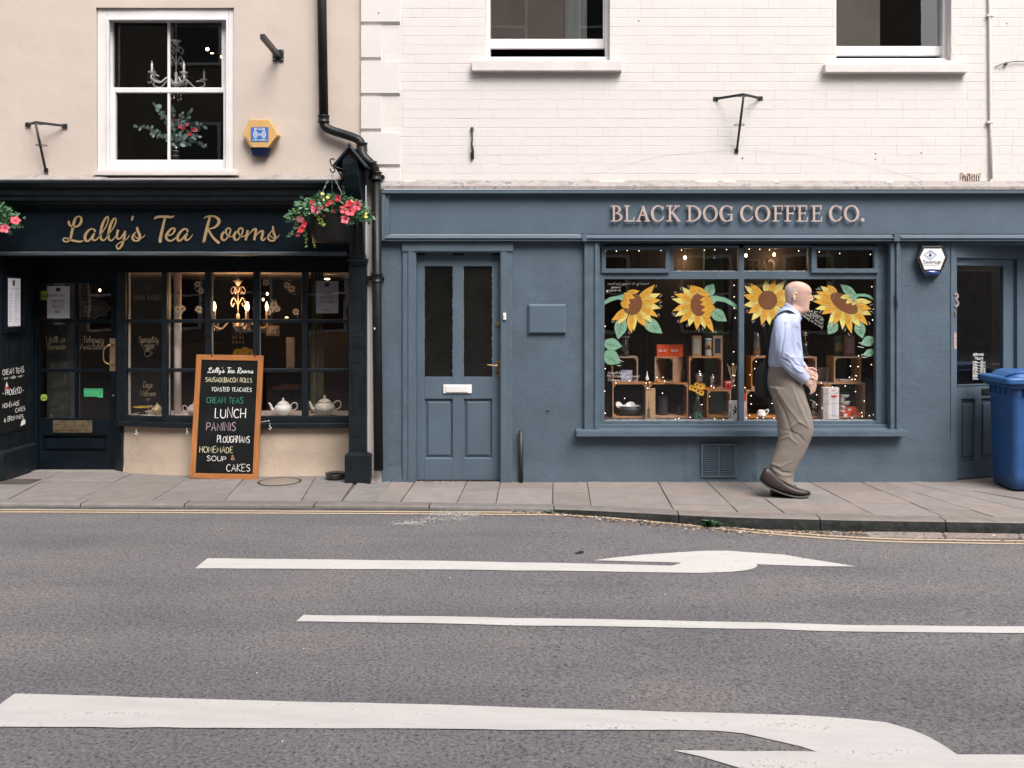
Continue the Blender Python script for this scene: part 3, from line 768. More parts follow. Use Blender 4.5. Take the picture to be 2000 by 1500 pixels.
# leaf litter and grit along the kerb (nobody could count it)
def scatter(name, n, region, mats, smin, smax, label, cat, flat=True, seed=1):
    r = random.Random(seed); m = MB()
    for _ in range(n):
        x, y, z = region(r)
        s_ = r.uniform(smin, smax) * (.5 + r.random()); a = r.uniform(0, 6.28)
        m.mi = r.randrange(len(mats))
        ux, uy = math.cos(a) * s_, math.sin(a) * s_; vx, vy = -uy * r.uniform(.3, .8), ux * r.uniform(.3, .8)
        h1, h2 = r.uniform(0, s_ * .5), r.uniform(0, s_ * .35)
        m.add([(x - ux, y - uy, z + h2 + .002), (x + vx * .8, y + vy * .8, z + h1 + .003), (x + ux, y + uy, z + .002 + h2), (x - vx, y - vy, z + .002)], [(0, 3, 2, 1)])
    return m.build(name, mats, label=label, cat=cat, kind='stuff')
LB = [mat('dead_leaf', (.16, .085, .045), .8, .3, 30), mat('dry_leaf_pale', (.33, .23, .15), .8, .3, 30), mat('dark_grit', (.05, .04, .035), .9, .3, 30), mat('pale_grit', (.42, .36, .31), .9, .2, 30)]
def kr(r):
    x = r.uniform(-.3, 4.6); w = sstep(-.4, .8, x)
    return (x, kerb_y(x) - .01 - abs(r.gauss(0, .065 * (.3 + w))), road_z(x))
scatter('leaf_litter', 3900, kr, LB, .004, .015, 'brown leaf litter and grit lying along the kerb at the right', 'leaf litter', seed=3)
def wr(r):
    x = r.uniform(-1.45, 5.2); return (x, .005 - abs(r.gauss(0, .018)), .0)
scatter('wall_foot_debris', 1700, wr, LB, .003, .008, 'crumbs of grit and dead leaves at the foot of the blue wall', 'debris', seed=5)
def spill(r):
    t = r.random() ** .8
    cx, cy, sx, sy = [(800, 1024, 30, 2.4), (855, 1016, 42, 2.6), (905, 1007, 36, 3.0), (880, 1005, 30, 2.5)][r.randrange(4)]
    p = gnd(r.gauss(cx, sx * .6), r.gauss(cy, sy), road_z); return (p.x, p.y, road_z(p.x) + .004)
scatter('powder_spill', 2200, spill, [mat('white_powder', (.40, .38, .37), .9, .1, 30)], .002, .007, 'smear of pale powder spilt across the asphalt by the yellow lines', 'spill', seed=9)
def rg(r):
    x = r.uniform(-6, 6); y = r.uniform(-6.5, -1.4); return (x, y, road_z(x))
scatter('road_grit', 260, rg, [LB[3], LB[1], WHITEM], .003, .006, 'scattered pale crumbs of grit on the asphalt', 'grit', seed=19)

# weeds in the kerb joint
LEAF = mat('weed_leaf', (.05, .125, .05), .6, .25, 20, spec=.3)
def weed(px, row, r, n, label, broad):
    p = gnd(px, row, road_z); p.y = min(p.y, kerb_y(p.x) - .025); p.z = road_z(p.x)
    rr = random.Random(px); m = MB()
    for i in range(n):
        a = rr.uniform(0, math.pi * 2) if broad else rr.uniform(-2.7, -.4)
        L_ = r * rr.uniform(.6, 1); up = rr.uniform(.3, .9) * L_; w = L_ * (rr.uniform(.22, .32) if broad else .07)
        d = Vector((math.cos(a), math.sin(a) * .6, 0)); s_ = Vector((-d.y, d.x, 0)) * w
        q = [p, p + d * L_ * .4 + s_ + Vector((0, 0, up * .7)), p + d * L_ * .5 + Vector((0, 0, up * .62)), p + d * L_ * .4 - s_ + Vector((0, 0, up * .7)), p + d * L_ + Vector((0, 0, up * .75))]
        m.add(q, [(0, 1, 2), (0, 2, 3), (1, 4, 2), (2, 4, 3)])
    m.build('weed', LEAF, origin=p, label=label, cat='weed')
weed(1072, 997, .055, 10, 'small low weed in the channel at the left end of the kerb litter', True)
weed(1384, 1018, .10, 26, 'largest leafy green weed growing from the kerb left of the vent grille shadow', True)
weed(1418, 1020, .07, 16, 'thin grassy tuft just right of the largest kerb weed', False)
weed(1552, 1027, .075, 18, 'narrow upright weed at the kerb in front of the walking man', False)
p = gnd(1130, 1081, road_z)
m = MB(); m.box(-.022, .022, -.016, .016, 0, .006); m.box(.006, .032, -.012, .01, .002, .014)
o = m.build('litter', mat('litter_dark', (.012, .016, .035), .5, .2, 20), origin=(0, 0, 0), bevel=.002, label='small crumpled dark blue scrap lying on the asphalt above the lane arrow', cat='litter')
o.location = (p.x, p.y, road_z(p.x)); o.rotation_euler.z = .5

# round access cover and the cellar grate
t = thing('access_cover', 'round access cover set in the pavement right of the chalkboard', 'manhole cover', tuple(gnd(546, 941)))
c = OFF[t]
m = MB(); prof = [(.187, -.01), (.187, .0045), (.178, .0055), (.172, .003)]
m.lathe([(.0001, .0042)] + [(.165, .0042), (.168, .0026), (.172, .0026)], c, 40)
m.build('cover_plate', mat('cover_concrete', (.21, .175, .145), .85, .12, 30, .003, 90), t)
m = MB(); m.lathe([(.171, .002), (.173, .0052), (.186, .0052), (.187, .0015)], c, 40); m.build('rim', mat('rusty_rim', (.055, .042, .034), .7, .2, 30), t)
p = gnd(37, 941); p.y = -.0
t = thing('cellar_grate', 'dark pierced metal grate set in the pavement by the tea room door', 'grate', (p.x, p.y, 0))
m = MB(); m.box(p.x - .15, p.x + .15, p.y - .12, p.y + .10, .0008, .005); m.build('frame', mat('grate_iron', (.05, .042, .038), .7, .2, 30), t)
m = MB(); m.mi = 0
for i in range(13):
    for j in range(7):
        x = p.x - .13 + i * .0216; y = p.y - .10 + j * .029
        m.box(x - .006, x + .006, y - .009, y + .009, .0052, .0066)
m.build('stud', mat('grate_stud', (.12, .10, .09), .6, .2, 30), t, kind='stuff')
# ================================================================== THE COFFEE SHOP (right)
cb = thing('coffee_shop_building', 'cream painted brick building above a slate blue coffee shop front', 'building', (1.4, .0, 0))
ZT = wz(-560)            # top of what is built of the wall
W1 = (948, 1191, 116); W2 = (1632, 1858, 119)   # px left, right, row of the opening's foot
WT = 150                 # windows reach this far above the frame (row -WT)
def inwin(x, z, mg=0.0):
    for a, b, f in (W1, W2):
        if wx(a) - mg < x < wx(b) + mg and z > wz(f) - mg and z < wz(-WT - 130) + mg: return True
    return False
# backing (the mortar plane, recessed), with the window openings left out
JB = .0016
m = MB()
xsn = [wx(705), wx(948), wx(1191), wx(1632), wx(1858), wx(2900)]
zb, zo, zt_, zz = wz(356), wz(118), wz(-WT - 130), ZT
for i in range(5):
    if i in (1, 3):
        m.box(xsn[i], xsn[i + 1], JB, .28, zb, zo); m.box(xsn[i], xsn[i + 1], JB, .28, zt_, zz)
    else: m.box(xsn[i], xsn[i + 1], JB, .28, zb, zz)
m.build('brick_backing', CREAMJ, cb)
def brick_mesh(L, H, nm):
    m = MB(); e = .003
    m.add([(-L / 2, JB, -H / 2), (L / 2, JB, -H / 2), (L / 2, JB, H / 2), (-L / 2, JB, H / 2),
           (-L / 2, .0012, -H / 2), (L / 2, .0012, -H / 2), (L / 2, .0012, H / 2), (-L / 2, .0012, H / 2),
           (-L / 2 + e, 0, -H / 2 + e), (L / 2 - e, 0, -H / 2 + e), (L / 2 - e, 0, H / 2 - e), (-L / 2 + e, 0, H / 2 - e)],
          [(8, 9, 10, 11), (4, 5, 9, 8), (5, 6, 10, 9), (6, 7, 11, 10), (7, 4, 8, 11), (0, 1, 5, 4), (1, 2, 6, 5), (2, 3, 7, 6), (3, 0, 4, 7)])
    return m
rb = random.Random(11)
CO = 17.9; JT = .0022
bricks = []
row = 357.0; k = 0
while row > -300:
    r0, r1 = row, row - CO
    z0, z1 = wz(r0), wz(r1)
    x = wx(705) if False else wx(786 if int((row - 50) // 69) % 2 == 0 else 749)
    x += 0
    ph = k % 2
    x_ = x - rb.choice([0, .06, .11])
    while x_ < wx(2500):
        L_ = .226 if (ph % 2 == 0 or rb.random() < .35) else .112
        ph += 1
        a, b = max(x_, x), x_ + L_
        x_ = b
        spans = [(a, b)]
        for (pa, pb, f) in (W1, W2):
            A, B = wx(pa), wx(pb)
            if z1 > wz(f) + .01 and z0 < zt_ - .01:
                ns = []
                for (s0, s1) in spans:
                    if s1 <= A or s0 >= B: ns.append((s0, s1))
                    else:
                        if s0 < A: ns.append((s0, A))
                        if s1 > B: ns.append((B, s1))
                spans = ns
        for s0, s1 in spans:
            if s1 - s0 > .03: bricks.append((s0, s1, z0, z1))
    row = r1; k += 1
vis = [b for b in bricks if b[1] < wx(2040) and b[2] < wz(-20)]
vis.sort(key=lambda b: -(b[1] - b[0]) + (0 if b[2] < wz(0) else .1))
single = set(vis[:298])
BM = {}
rest = MB()
for b in bricks:
    L_ = round(b[1] - b[0] - JT, 3); H = b[3] - b[2] - JT
    cx_, cz_ = (b[0] + b[1]) / 2, (b[2] + b[3]) / 2
    dy = rb.uniform(-.0007, .0005); ry = rb.gauss(0, .0025)
    if b in single:
        key = (L_, round(H, 3))
        if key not in BM: BM[key] = brick_mesh(L_, H, 'brick').mesh('brick', CREAM)
        o = bpy.data.objects.new('brick', BM[key]); COL.objects.link(o); o.parent = cb
        o.location = Vector((cx_, dy, cz_)) - OFF[cb]; o.rotation_euler.y = ry; OFF[o] = OFF[cb]
    else:
        q = brick_mesh(L_, H, ''); q.xf(Matrix.Translation((cx_, dy, cz_)) @ Matrix.Rotation(ry, 4, 'Y'))
        rest.add(q.v, q.f)
rest.build('brickwork', CREAM, cb, kind='stuff')
# quoins: rendered blocks with chamfered feet
row = 328
wide = True
for k in range(10):
    r1 = row - 69.5
    R_ = 782 if wide else 745
    x0, x1, z0, z1 = wx(706), wx(R_), wz(row - 1), wz(r1 + 1.5)
    m = MB(); pr = .019; ch = .026; cs = .003
    m.add([(x0, .003, z0), (x1, .003, z0), (x1, .003, z1), (x0, .003, z1), (x0, -pr, z0 + ch), (x1 - cs, -pr, z0 + ch), (x1 - cs, -pr, z1 - cs * .6), (x0, -pr, z1 - cs * .6)],
          [(4, 5, 6, 7), (0, 1, 5, 4), (1, 2, 6, 5), (2, 3, 7, 6), (3, 0, 4, 7)])
    m.build('quoin', CREAM, cb)
    row = r1; wide = not wide
m = MB(); m.pbox(706, 782, 354, 330, -.010, .003); m.build('quoin', CREAM, cb, bevel=.004)
# faint settlement crack along the buried relieving arch
m = MB()
for seg_ in ([(1135, 353), (1190, 332), (1250, 315), (1310, 303), (1370, 297), (1440, 294), (1520, 298), (1580, 303), (1660, 316), (1720, 330), (1775, 345), (1800, 353)],):
    pts = smooth([(wx(a), wz(b), .0022) for a, b in seg_], 6)
    m.ribbon([(p[0], p[1] + .002 * noise.noise(Vector((p[0] * 12, 0, 0))), .0012 + .0018 * abs(noise.noise(Vector((p[0] * 3, 5, 0))))) for p in pts], -.0012, .0004)
m.build('settlement_crack', mat('crack_shadow_dirt', (.50, .41, .37), .9, .2, 30), cb)

# two upper windows (lower sash in view)
def upper(pa, pb, foot, gl, gr, gb, rb2, gap, lab, k):
    y = .11
    x0, x1 = wx(pa), wx(pb); z0 = wz(foot); zt = wz(-WT - 130)
    f = MB(); fr = .035
    f.box(x0, x0 + fr, y - .02, y + .12, z0 + .04, zt); f.box(x1 - fr, x1, y - .02, y + .12, z0 + .04, zt); f.box(x0, x1, y - .05, y + .12, z0 - .006, z0 + .04)
    w = f.build('window', WHITEP, cb, bevel=.004, label=lab)
    # sash: bottom rail, stiles and meeting rail
    s_ = MB(); ys = y + .02
    X0, X1 = wx(gl, ys), wx(gr, ys); ZB = wz(gb, ys); ZR = wz(rb2, ys)
    zm = wz(-230, ys)
    s_.box(x0 + fr - .004, x1 - fr + .004, ys, ys + .04, ZR, ZB)
    s_.box(x0 + fr - .004, X0, ys, ys + .04, ZB, zm); s_.box(X1, x1 - fr + .004, ys, ys + .04, ZB, zm)
    s_.box(x0 + fr, x1 - fr, ys, ys + .05, zm, zm + .05)
    s_.build('sash', WHITEP, w, bevel=.004)
    P('pane', GLASSUP, w, lambda m: m.box(X0 - .005, X1 + .005, ys + .018, ys + .022, ZB - .005, zm))
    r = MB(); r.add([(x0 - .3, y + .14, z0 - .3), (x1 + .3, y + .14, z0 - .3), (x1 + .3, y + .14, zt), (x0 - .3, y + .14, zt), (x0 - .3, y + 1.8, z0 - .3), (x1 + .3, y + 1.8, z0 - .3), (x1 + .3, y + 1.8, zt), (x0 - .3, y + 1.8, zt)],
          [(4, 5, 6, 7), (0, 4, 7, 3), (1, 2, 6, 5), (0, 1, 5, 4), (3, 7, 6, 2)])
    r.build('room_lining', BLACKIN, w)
    return w, X0, X1, ZB, zm, ys
wa, xa0, xa1, zab, zam, ya = upper(948, 1191, 116, 957, 1178, 76, 94, 10, 'left upper sash window standing slightly open', 0)
wb, xb0, xb1, zbb, zbm, yb = upper(1632, 1858, 119, 1630, 1843, 90, 108, 2, 'right upper sash window', 1)
P('blind', mat('brown_roller_blind', (.055, .045, .038), .9, .1, 5), wa, lambda m: m.box(xa0 + .0, lerp(xa0, xa1, .66), ya + .09, ya + .10, zab - .04, zam + .1))
P('curtain', mat('grey_green_curtain', (.09, .10, .095), .9, .15, 6, stretch=(12, 1, .3)), wa, lambda m: m.box(lerp(xa0, xa1, .665), lerp(xa0, xa1, .86), ya + .10, ya + .12, zab - .04, zam + .1))
P('blind', mat('olive_roller_blind', (.075, .068, .055), .9, .08, 5), wb, lambda m: m.box(xb0 - .1, lerp(xb0, xb1, .45), yb + .09, yb + .10, zbb - .04, zbm + .1))
for (a, b, rt, rb_) in ((921, 1215, 114, 138), (1612, 1892, 121, 141)):
    m = MB(); x0, x1 = wx(a, -.07), wx(b, -.07)
    m.add([(x0, -.07, wz(rb_, -.07)), (x1, -.07, wz(rb_, -.07)), (x1, .14, wz(rb_, -.07)), (x0, .14, wz(rb_, -.07)), (x0, -.07, wz(rt + 4, -.07)), (x1, -.07, wz(rt + 4, -.07)), (x1, .14, wz(rt, -.07) + .02), (x0, .14, wz(rt, -.07) + .02)],
          [(0, 3, 2, 1), (4, 5, 6, 7), (0, 1, 5, 4), (1, 2, 6, 5), (2, 3, 7, 6), (3, 0, 4, 7)])
    m.build('window_sill', SILLP, cb, bevel=.005)

# painted pipe on the wall with its clips
t = thing('thin_wall_pipe', 'thin cream painted pipe running down the brick wall at the right', 'pipe', (wx(1932), 0, wz(350)))
P('pipe', CREAM, t, lambda m: m.tube([(wx(1929), -.018, wz(-300)), (wx(1931), -.018, wz(60)), (wx(1932.5), -.018, wz(240)), (wx(1934), -.018, wz(350))], .0125, 10))
for r_ in (32, 240):
    P('clip', CREAM, t, lambda m: m.box(wx(1925), wx(1938), -.034, .004, wz(r_ + 2), wz(r_ - 2)), bevel=.003)
# air brick, stained
t = thing('air_brick', 'rusty streaked air brick low on the cream wall near the thin pipe', 'air brick', (wx(1897), 0, wz(356)))
P('grille', mat('air_brick_paint', (.66, .55, .49), .8, .1, 20, spots=(.12, .07, .05), spotscale=50, spotw=.0), t, lambda m: m.pbox(1876, 1916, 356, 337, -.008, .004), bevel=.003)
for i in range(8):
    P('slot', mat('air_brick_slot', (.05, .035, .03), .9), t, lambda m: m.pbox(1880 + i * 4.4, 1881.7 + i * 4.4, 355, 340 + (i * 7) % 5, -.0095, -.0075))
# loose cable
t = MB(); t.tube(smooth([(wx(1942), -.01, wz(132)), (wx(1952), -.02, wz(127)), (wx(1963), -.02, wz(125)), (wx(1985), -.02, wz(121)), (wx(2060), -.02, wz(124)), (wx(2200), -.02, wz(130))], 5), .004, 6)
t.box(wx(1961), wx(1965), -.03, .002, wz(128), wz(123))
t.build('cable', mat('cable_grey_brown', (.10, .07, .06), .7, .2, 20), origin=(wx(1960), 0, wz(126)), label='short loose dark cable pinned across the cream wall at the right edge', cat='cable')
# drill holes
hm = mat('drill_hole', (.03, .025, .025), .9)
m = MB()
for a, b in ((740, 27), (1247, 41), (1966, 46), (1710, 300), (1799, 299), (1710, 311), (1450, 309), (1025, 21)): m.lathe([(.0001, 0), (.006, 0)], (wx(a), -.0205 if a < 780 else -.0012, wz(b)), 8, 'y')
for i in range(26): m.ball((wx(rb.uniform(800, 1990)), 0.0, wz(rb.uniform(20, 345))), rb.uniform(.001, .0028), .001, .0015, 5, 3)
m.build('drill_holes', hm, cb, kind='stuff')

# ------------------------------------------------------------------ shop front
sf = P('flashing', LEAD, cb, lambda m: None or m.add([(wx(746), .004, wz(351)), (wx(2900), .004, wz(354)), (wx(2900), -.09, wz(366, -.09)), (wx(746), -.09, wz(363, -.09)), (wx(746), -.09, wz(369, -.09)), (wx(2900), -.09, wz(371, -.09)), (wx(2900), 0.004, wz(371)), (wx(746), 0.004, wz(369))],
       [(0, 3, 2, 1), (3, 4, 5, 2), (0, 7, 4, 3), (4, 7, 6, 5)]))
m = MB(); r9 = random.Random(2)
pts = [(746 + i * 22, 354 + r9.uniform(-3.2, 1.5)) for i in range(100)]
for i in range(len(pts) - 1):
    (a, b), (c_, d_) = pts[i], pts[i + 1]
    m.add([(wx(a), .002, wz(b)), (wx(c_), .002, wz(d_)), (wx(c_), -.028, wz(d_ + 5)), (wx(a), -.028, wz(b + 5)), (wx(c_), -.03, wz(d_ + 9)), (wx(a), -.03, wz(b + 9))], [(0, 3, 2, 1), (3, 5, 4, 2)])
m.build('mortar_fillet', mat('mortar_fillet', (.56, .45, .38), .9, .14, 14, .005, 50, spots=(.30, .24, .21), spotscale=16, spotw=.06), cb)
fa = MB()
fa.pbox(760, 2900, 457, 377, -.014, .02)
fascia = fa.build('fascia', BLUE, cb, bevel=.002)
m = MB()
m.pbox(745, 2900, 377.5, 370, -.085, .02, -.085); m.pbox(746, 2900, 381, 377.5, -.05, .02, -.05)
m.build('cornice', BLUE, fascia, bevel=.003)
m = MB()
m.pbox(745.5, 752, 470, 378, -.075, .02, -.075); m.pbox(752, 757, 466, 381, -.055, .02, -.055); m.pbox(757, 760.5, 460, 384, -.042, .02, -.042)
m.build('end_moulding', BLUE, fascia, bevel=.003)
for a, b in ((752, 1138), (1146, 1747), (1758, 2900)):
    m = MB()
    x0, x1 = wx(a, -.06), wx(b, -.06)
    prof = [(.0, 457.5), (-.045, 458), (-.05, 460), (-.082, 464), (-.084, 465.5), (-.068, 466), (-.07, 470.5), (0, 471.5)]
    for x in (x0, x1):
        for (yy, rr_) in prof: m.v.append(Vector((x, yy, wz(rr_, -.06))))
    n = len(prof)
    for i in range(n - 1): m.f.append([i + 1, i, n + i, n + i + 1]); m.m.append(0); m.s.append(False)
    m.f.append(list(range(n - 1, -1, -1))); m.m.append(0); m.s.append(False); m.f.append([n + i for i in range(n)]); m.m.append(0); m.s.append(False)
    for f_ in m.f: f_.reverse()
    m.build('moulding', BLUE, fascia)
for a, b in ((1137.5, 1146.5), (1746.5, 1758.5)): P('bracket_block', BLUE, fascia, lambda m: m.pbox(a, b, 471.5, 457.5, -.09, .02, -.09), bevel=.003)
P('board_joint', BLUE, fascia, lambda m: m.pbox(1043.2, 1044.2, 456, 379, -.0155, -.013))
LT = [('B', 1193.1, 1216.5), ('L', 1218.7, 1239.4), ('A', 1241.4, 1270.2), ('C', 1271.1, 1297.2), ('K', 1301.8, 1329.2), ('D', 1340.7, 1370.1), ('O', 1372.8, 1402.1), ('G', 1404.8, 1431.8), ('C', 1445.5, 1471.2), ('O', 1474.6, 1504.5), ('F', 1508.6, 1529.5), ('F', 1532.2, 1553.1), ('E', 1555.8, 1578.5), ('E', 1583.9, 1606.2), ('C', 1619, 1645), ('O', 1648.4, 1678.4), ('.', 1681.8, 1688.6)]
for ch, a, b in LT:
    y = -.052
    z0, z1 = wz(432.6, y), wz(401, y)
    if ch == '.': z1 = wz(425.8, y)
    m = MB(); serif(m, ch, wx(a, y), z0, wx(b, y) - wx(a, y), z1 - z0, y, -.038)
    m.build('letter', ROSE, fascia)

# rendered wall of the shop front, pieces butted round the openings
m = MB()
YB = .30
for (a, b, rb_, rt) in ((736, 788, 949, 470), (999, 1140, 949, 470), (1140, 1756, 949, 851), (1756, 1859, 949, 470)):
    m.box(wx(a), wx(b), .0, YB, wz(rb_), wz(rt))
m.box(wx(788), wx(999), .0, YB, wz(487), wz(470)); m.box(wx(1140), wx(1756), .06, YB, wz(478), wz(470))
m.box(wx(1859), wx(2900), .0, YB, wz(478), wz(470))
m.box(wx(2110), wx(2900), .0, YB, wz(949), wz(478))
# worn render, finely divided so that its surface can undulate
bm = bmesh.new()
wallo = m.build('shop_wall', BLUER, cb)
bm.from_mesh(wallo.data)
for _ in range(6):
    es = [e for e in bm.edges if e.calc_length() > .035]
    if not es: break
    bmesh.ops.subdivide_edges(bm, edges=es, cuts=1, use_grid_fill=True)
for v in bm.verts:
    w = v.co + OFF[cb]
    if w.y < .01:
        k_ = noise.noise(Vector((w.x * 2.3, 0, w.z * 2.3))) * .006 + noise.noise(Vector((w.x * 8, 2, w.z * 8))) * .0022
        if w.z < .46:
            for p_ in (1343, 1476): k_ -= .010 * math.exp(-((w.x - wx(p_)) / .03) ** 2) * (1 + noise.noise(Vector((0, 7, w.z * 9))))
        foot = max(0, .14 - w.z) / .14
        k_ += -.012 * foot * (1 + noise.noise(Vector((w.x * 5, 4, 0))))
        v.co.y += k_
bm.to_mesh(wallo.data); bm.free()
for p_ in wallo.data.polygons: p_.use_smooth = False
# horizontal wrinkle lines in the render near the right pier
m = MB()
for q in ([(1766, 667), (1790, 670), (1815, 675), (1838, 679)], [(1765, 754), (1780, 757), (1800, 761)], [(1808, 750), (1820, 745), (1834, 742)], [(1772, 855), (1800, 864), (1825, 862), (1842, 858)], [(1765, 559), (1842, 559)], [(760, 748), (772, 757), (783, 758)], [(755, 705), (764, 722)], [(748, 913), (762, 907), (782, 902)], [(775, 905), (777, 920), (780, 934)]):
    pts = smooth([(wx(a), wz(b), .004) for a, b in q], 5)
    m.tube([(p[0], .0005, p[1]) for p in pts], .0025, 5)
m.build('render_ridge', BLUER, cb, kind='stuff')

# front door of the flat
dr = MB()
Y = .0
dr.box(wx(787), wx(813), -.022, .1, 0, wz(472)); dr.box(wx(977), wx(1001), -.022, .1, 0, wz(472)); dr.box(wx(813), wx(977), -.022, .1, wz(494), wz(472))
df = dr.build('door_frame', BLUEWORN, cb, bevel=.004)
P('head_board', BLUE, df, lambda m: m.pbox(785, 1002.5, 491, 472, -.034, -.022), bevel=.003)
P('inner_stop', BLUE, df, lambda m: (m.box(wx(798), wx(810), -.032, -.022, 0, wz(491)), m.box(wx(979), wx(990), -.03, -.022, .0, wz(491))), bevel=.003)
yd = .06
def dx(p): return wx(p, yd)
def dz(r): return wz(r, yd)
d_ = MB()
for a, b, r0, r1 in ((808, 829, 938, 498), (884, 905.5, 938, 498), (961, 981, 938, 498)): d_.box(dx(a), dx(b), yd, yd + .045, dz(r0), dz(r1))
for a, b in ((829, 884), (905.5, 961)):
    d_.box(dx(a), dx(b), yd, yd + .045, dz(520), dz(491)); d_.box(dx(a), dx(b), yd, yd + .045, dz(779), dz(736)); d_.box(dx(a), dx(b), yd, yd + .045, dz(938), dz(896))
door = d_.build('door', BLUE, cb, bevel=.003, label='slate blue front door with two tall obscured panes')
DG = mat('obscured_dark_glass', (.008, .008, .007), .12, .3, 3, .006, 38, spots=(.045, .022, .010), spotscale=13, spotw=.10)
for a, b in ((829, 884), (905.5, 961)):
    P('pane', DG, door, lambda m: m.box(dx(a) - .002, dx(b) + .002, yd + .02, yd + .026, dz(737), dz(519)))
    q = MB(); x0, x1, z0, z1 = dx(a), dx(b), dz(896), dz(779); i1, i2 = .012, .036
    rings = [(0, yd + .004), (i1, yd + .028), (i2, yd + .012)]
    for e, yy in rings: q.v += [Vector((x0 + e, yy, z0 + e)), Vector((x1 - e, yy, z0 + e)), Vector((x1 - e, yy, z1 - e)), Vector((x0 + e, yy, z1 - e))]
    for k in (0, 4):
        for i in range(4): q.f.append([k + i, k + (i + 1) % 4, k + 4 + (i + 1) % 4, k + 4 + i]); q.m.append(0); q.s.append(False)
    q.f.append([8, 9, 10, 11]); q.m.append(0); q.s.append(False)
    q.build('panel', BLUE, door)
    rp = MB(); r7 = random.Random(a)
    for i in range(40):
        rr_ = r7.uniform(522, 732); pxx = r7.choice([a, a + .2, b - .1])
        rp.box(dx(pxx) - .002, dx(pxx) + .002, yd - .0005, yd + .004, dz(rr_ + 2.5), dz(rr_))
    rp.build('flaked_putty', mat('putty', (.20, .25, .30), .7), door, kind='stuff')
lb = P('letterbox', WHITEP, door, lambda m: (m.box(dx(866), dx(921.5), yd - .012, yd, dz(768), dz(751))), bevel=.003)
P('flap', WHITEP, lb, lambda m: m.box(dx(871.5), dx(914.5), yd - .02, yd - .012, dz(766), dz(753.5)), bevel=.004) if False else P('flap', WHITEP, door, lambda m: m.box(dx(871.5), dx(914.5), yd - .021, yd - .012, dz(766), dz(753.5)), bevel=.004)
h = MB(); h.box(dx(968), dx(977), yd - .006, yd, dz(736), dz(704)); h.build('lock_plate', BRASSD, door, bevel=.0015)
h = MB(); h.tube(smooth([(dx(972.5), yd - .005, dz(713)), (dx(972.5), yd - .045, dz(713)), (dx(966), yd - .05, dz(713.4)), (dx(953.5), yd - .046, dz(712.2))], 4), .0075, 8); h.ball((dx(953.5), yd - .046, dz(712.2)), .0085); h.build('handle', BRASS, door)
P('keyhole', BLACKIN, door, lambda m: m.box(dx(971), dx(973.6), yd - .0072, yd - .006, dz(731), dz(725)))
P('lock', BRASSD, door, lambda m: m.lathe([(.022, 0), (.022, .008), (.016, .012), (.0001, .012)], (dx(973), yd, dz(634)), 16, 'y'))
bell = thing('doorbell', 'small white doorbell on the blue door frame', 'doorbell', (wx(985.5), -.034, wz(617)))
P('body', WHITEM, bell, lambda m: m.pbox(982.5, 988.5, 624.5, 611, -.047, -.030), bevel=.003)
P('push_button', mat('bell_button', (.45, .42, .42), .4), bell, lambda m: m.lathe([(.007, 0), (.006, .004), (.0001, .005)], (wx(985.5), -.047, wz(618)), 10, 'y'))
P('light_stop_box', BLACKIN, cb, lambda m: m.box(wx(790), wx(1000), .14, .29, -.01, wz(480)))  # dark box added behind the door to stop light through its head
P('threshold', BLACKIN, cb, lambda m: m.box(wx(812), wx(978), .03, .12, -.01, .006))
# blank plaque
m = MB(); x0, x1, z0, z1 = wx(1031.5), wx(1105.5), wz(651.5), wz(593.5)
for e, yy in ((0, .002), (.002, -.022), (.018, -.034)): m.v += [Vector((x0 + e, yy, z0 + e * .7)), Vector((x1 - e, yy, z0 + e * .7)), Vector((x1 - e, yy, z1 - e)), Vector((x0 + e, yy, z1 - e))]
for k in (0, 4):
    for i in range(4): m.f.append([k + i, k + (i + 1) % 4, k + 4 + (i + 1) % 4, k + 4 + i]); m.m.append(0); m.s.append(False)
m.f.append([8, 9, 10, 11]); m.m.append(0); m.s.append(False)
m.build('blank_plaque', BLUE, origin=(wx(1068), 0, z0), label='blank rectangular plaque painted slate blue on the wall beside the front door', cat='plaque')
m = MB()
for a in (1051, 1090.5): m.ball((wx(a), -.035, wz(623)), .004, .003, .004)
# hook and stub pipe
h = MB(); h.lathe([(.016, 0), (.010, .010), (.0001, .012)], (wx(1070.5), .004, wz(801)), 10, 'y'); h.tube([(wx(1070.5), -.004, wz(802)), (wx(1070.5), -.03, wz(802)), (wx(1071), -.034, wz(795))], .003, 6)
h.build('hook', BLUEWORN, origin=(wx(1070.5), 0, wz(805)), label='small painted hook sticking out of the blue wall', cat='hook')
h = MB(); h.tube([(wx(1017.5, -.04), -.035, -.005), (wx(1017.5, -.04), -.035, wz(841, -.04))], .0195, 14); h.build('pipe_stub', mat('stub_pipe_paint', (.02, .022, .022), .5, .2, 20, spots=(.55, .5, .48), spotscale=14, spotw=.15), origin=(wx(1017), -.035, 0), label='black pipe stub with flaking paint standing beside the blue front door', cat='pipe')
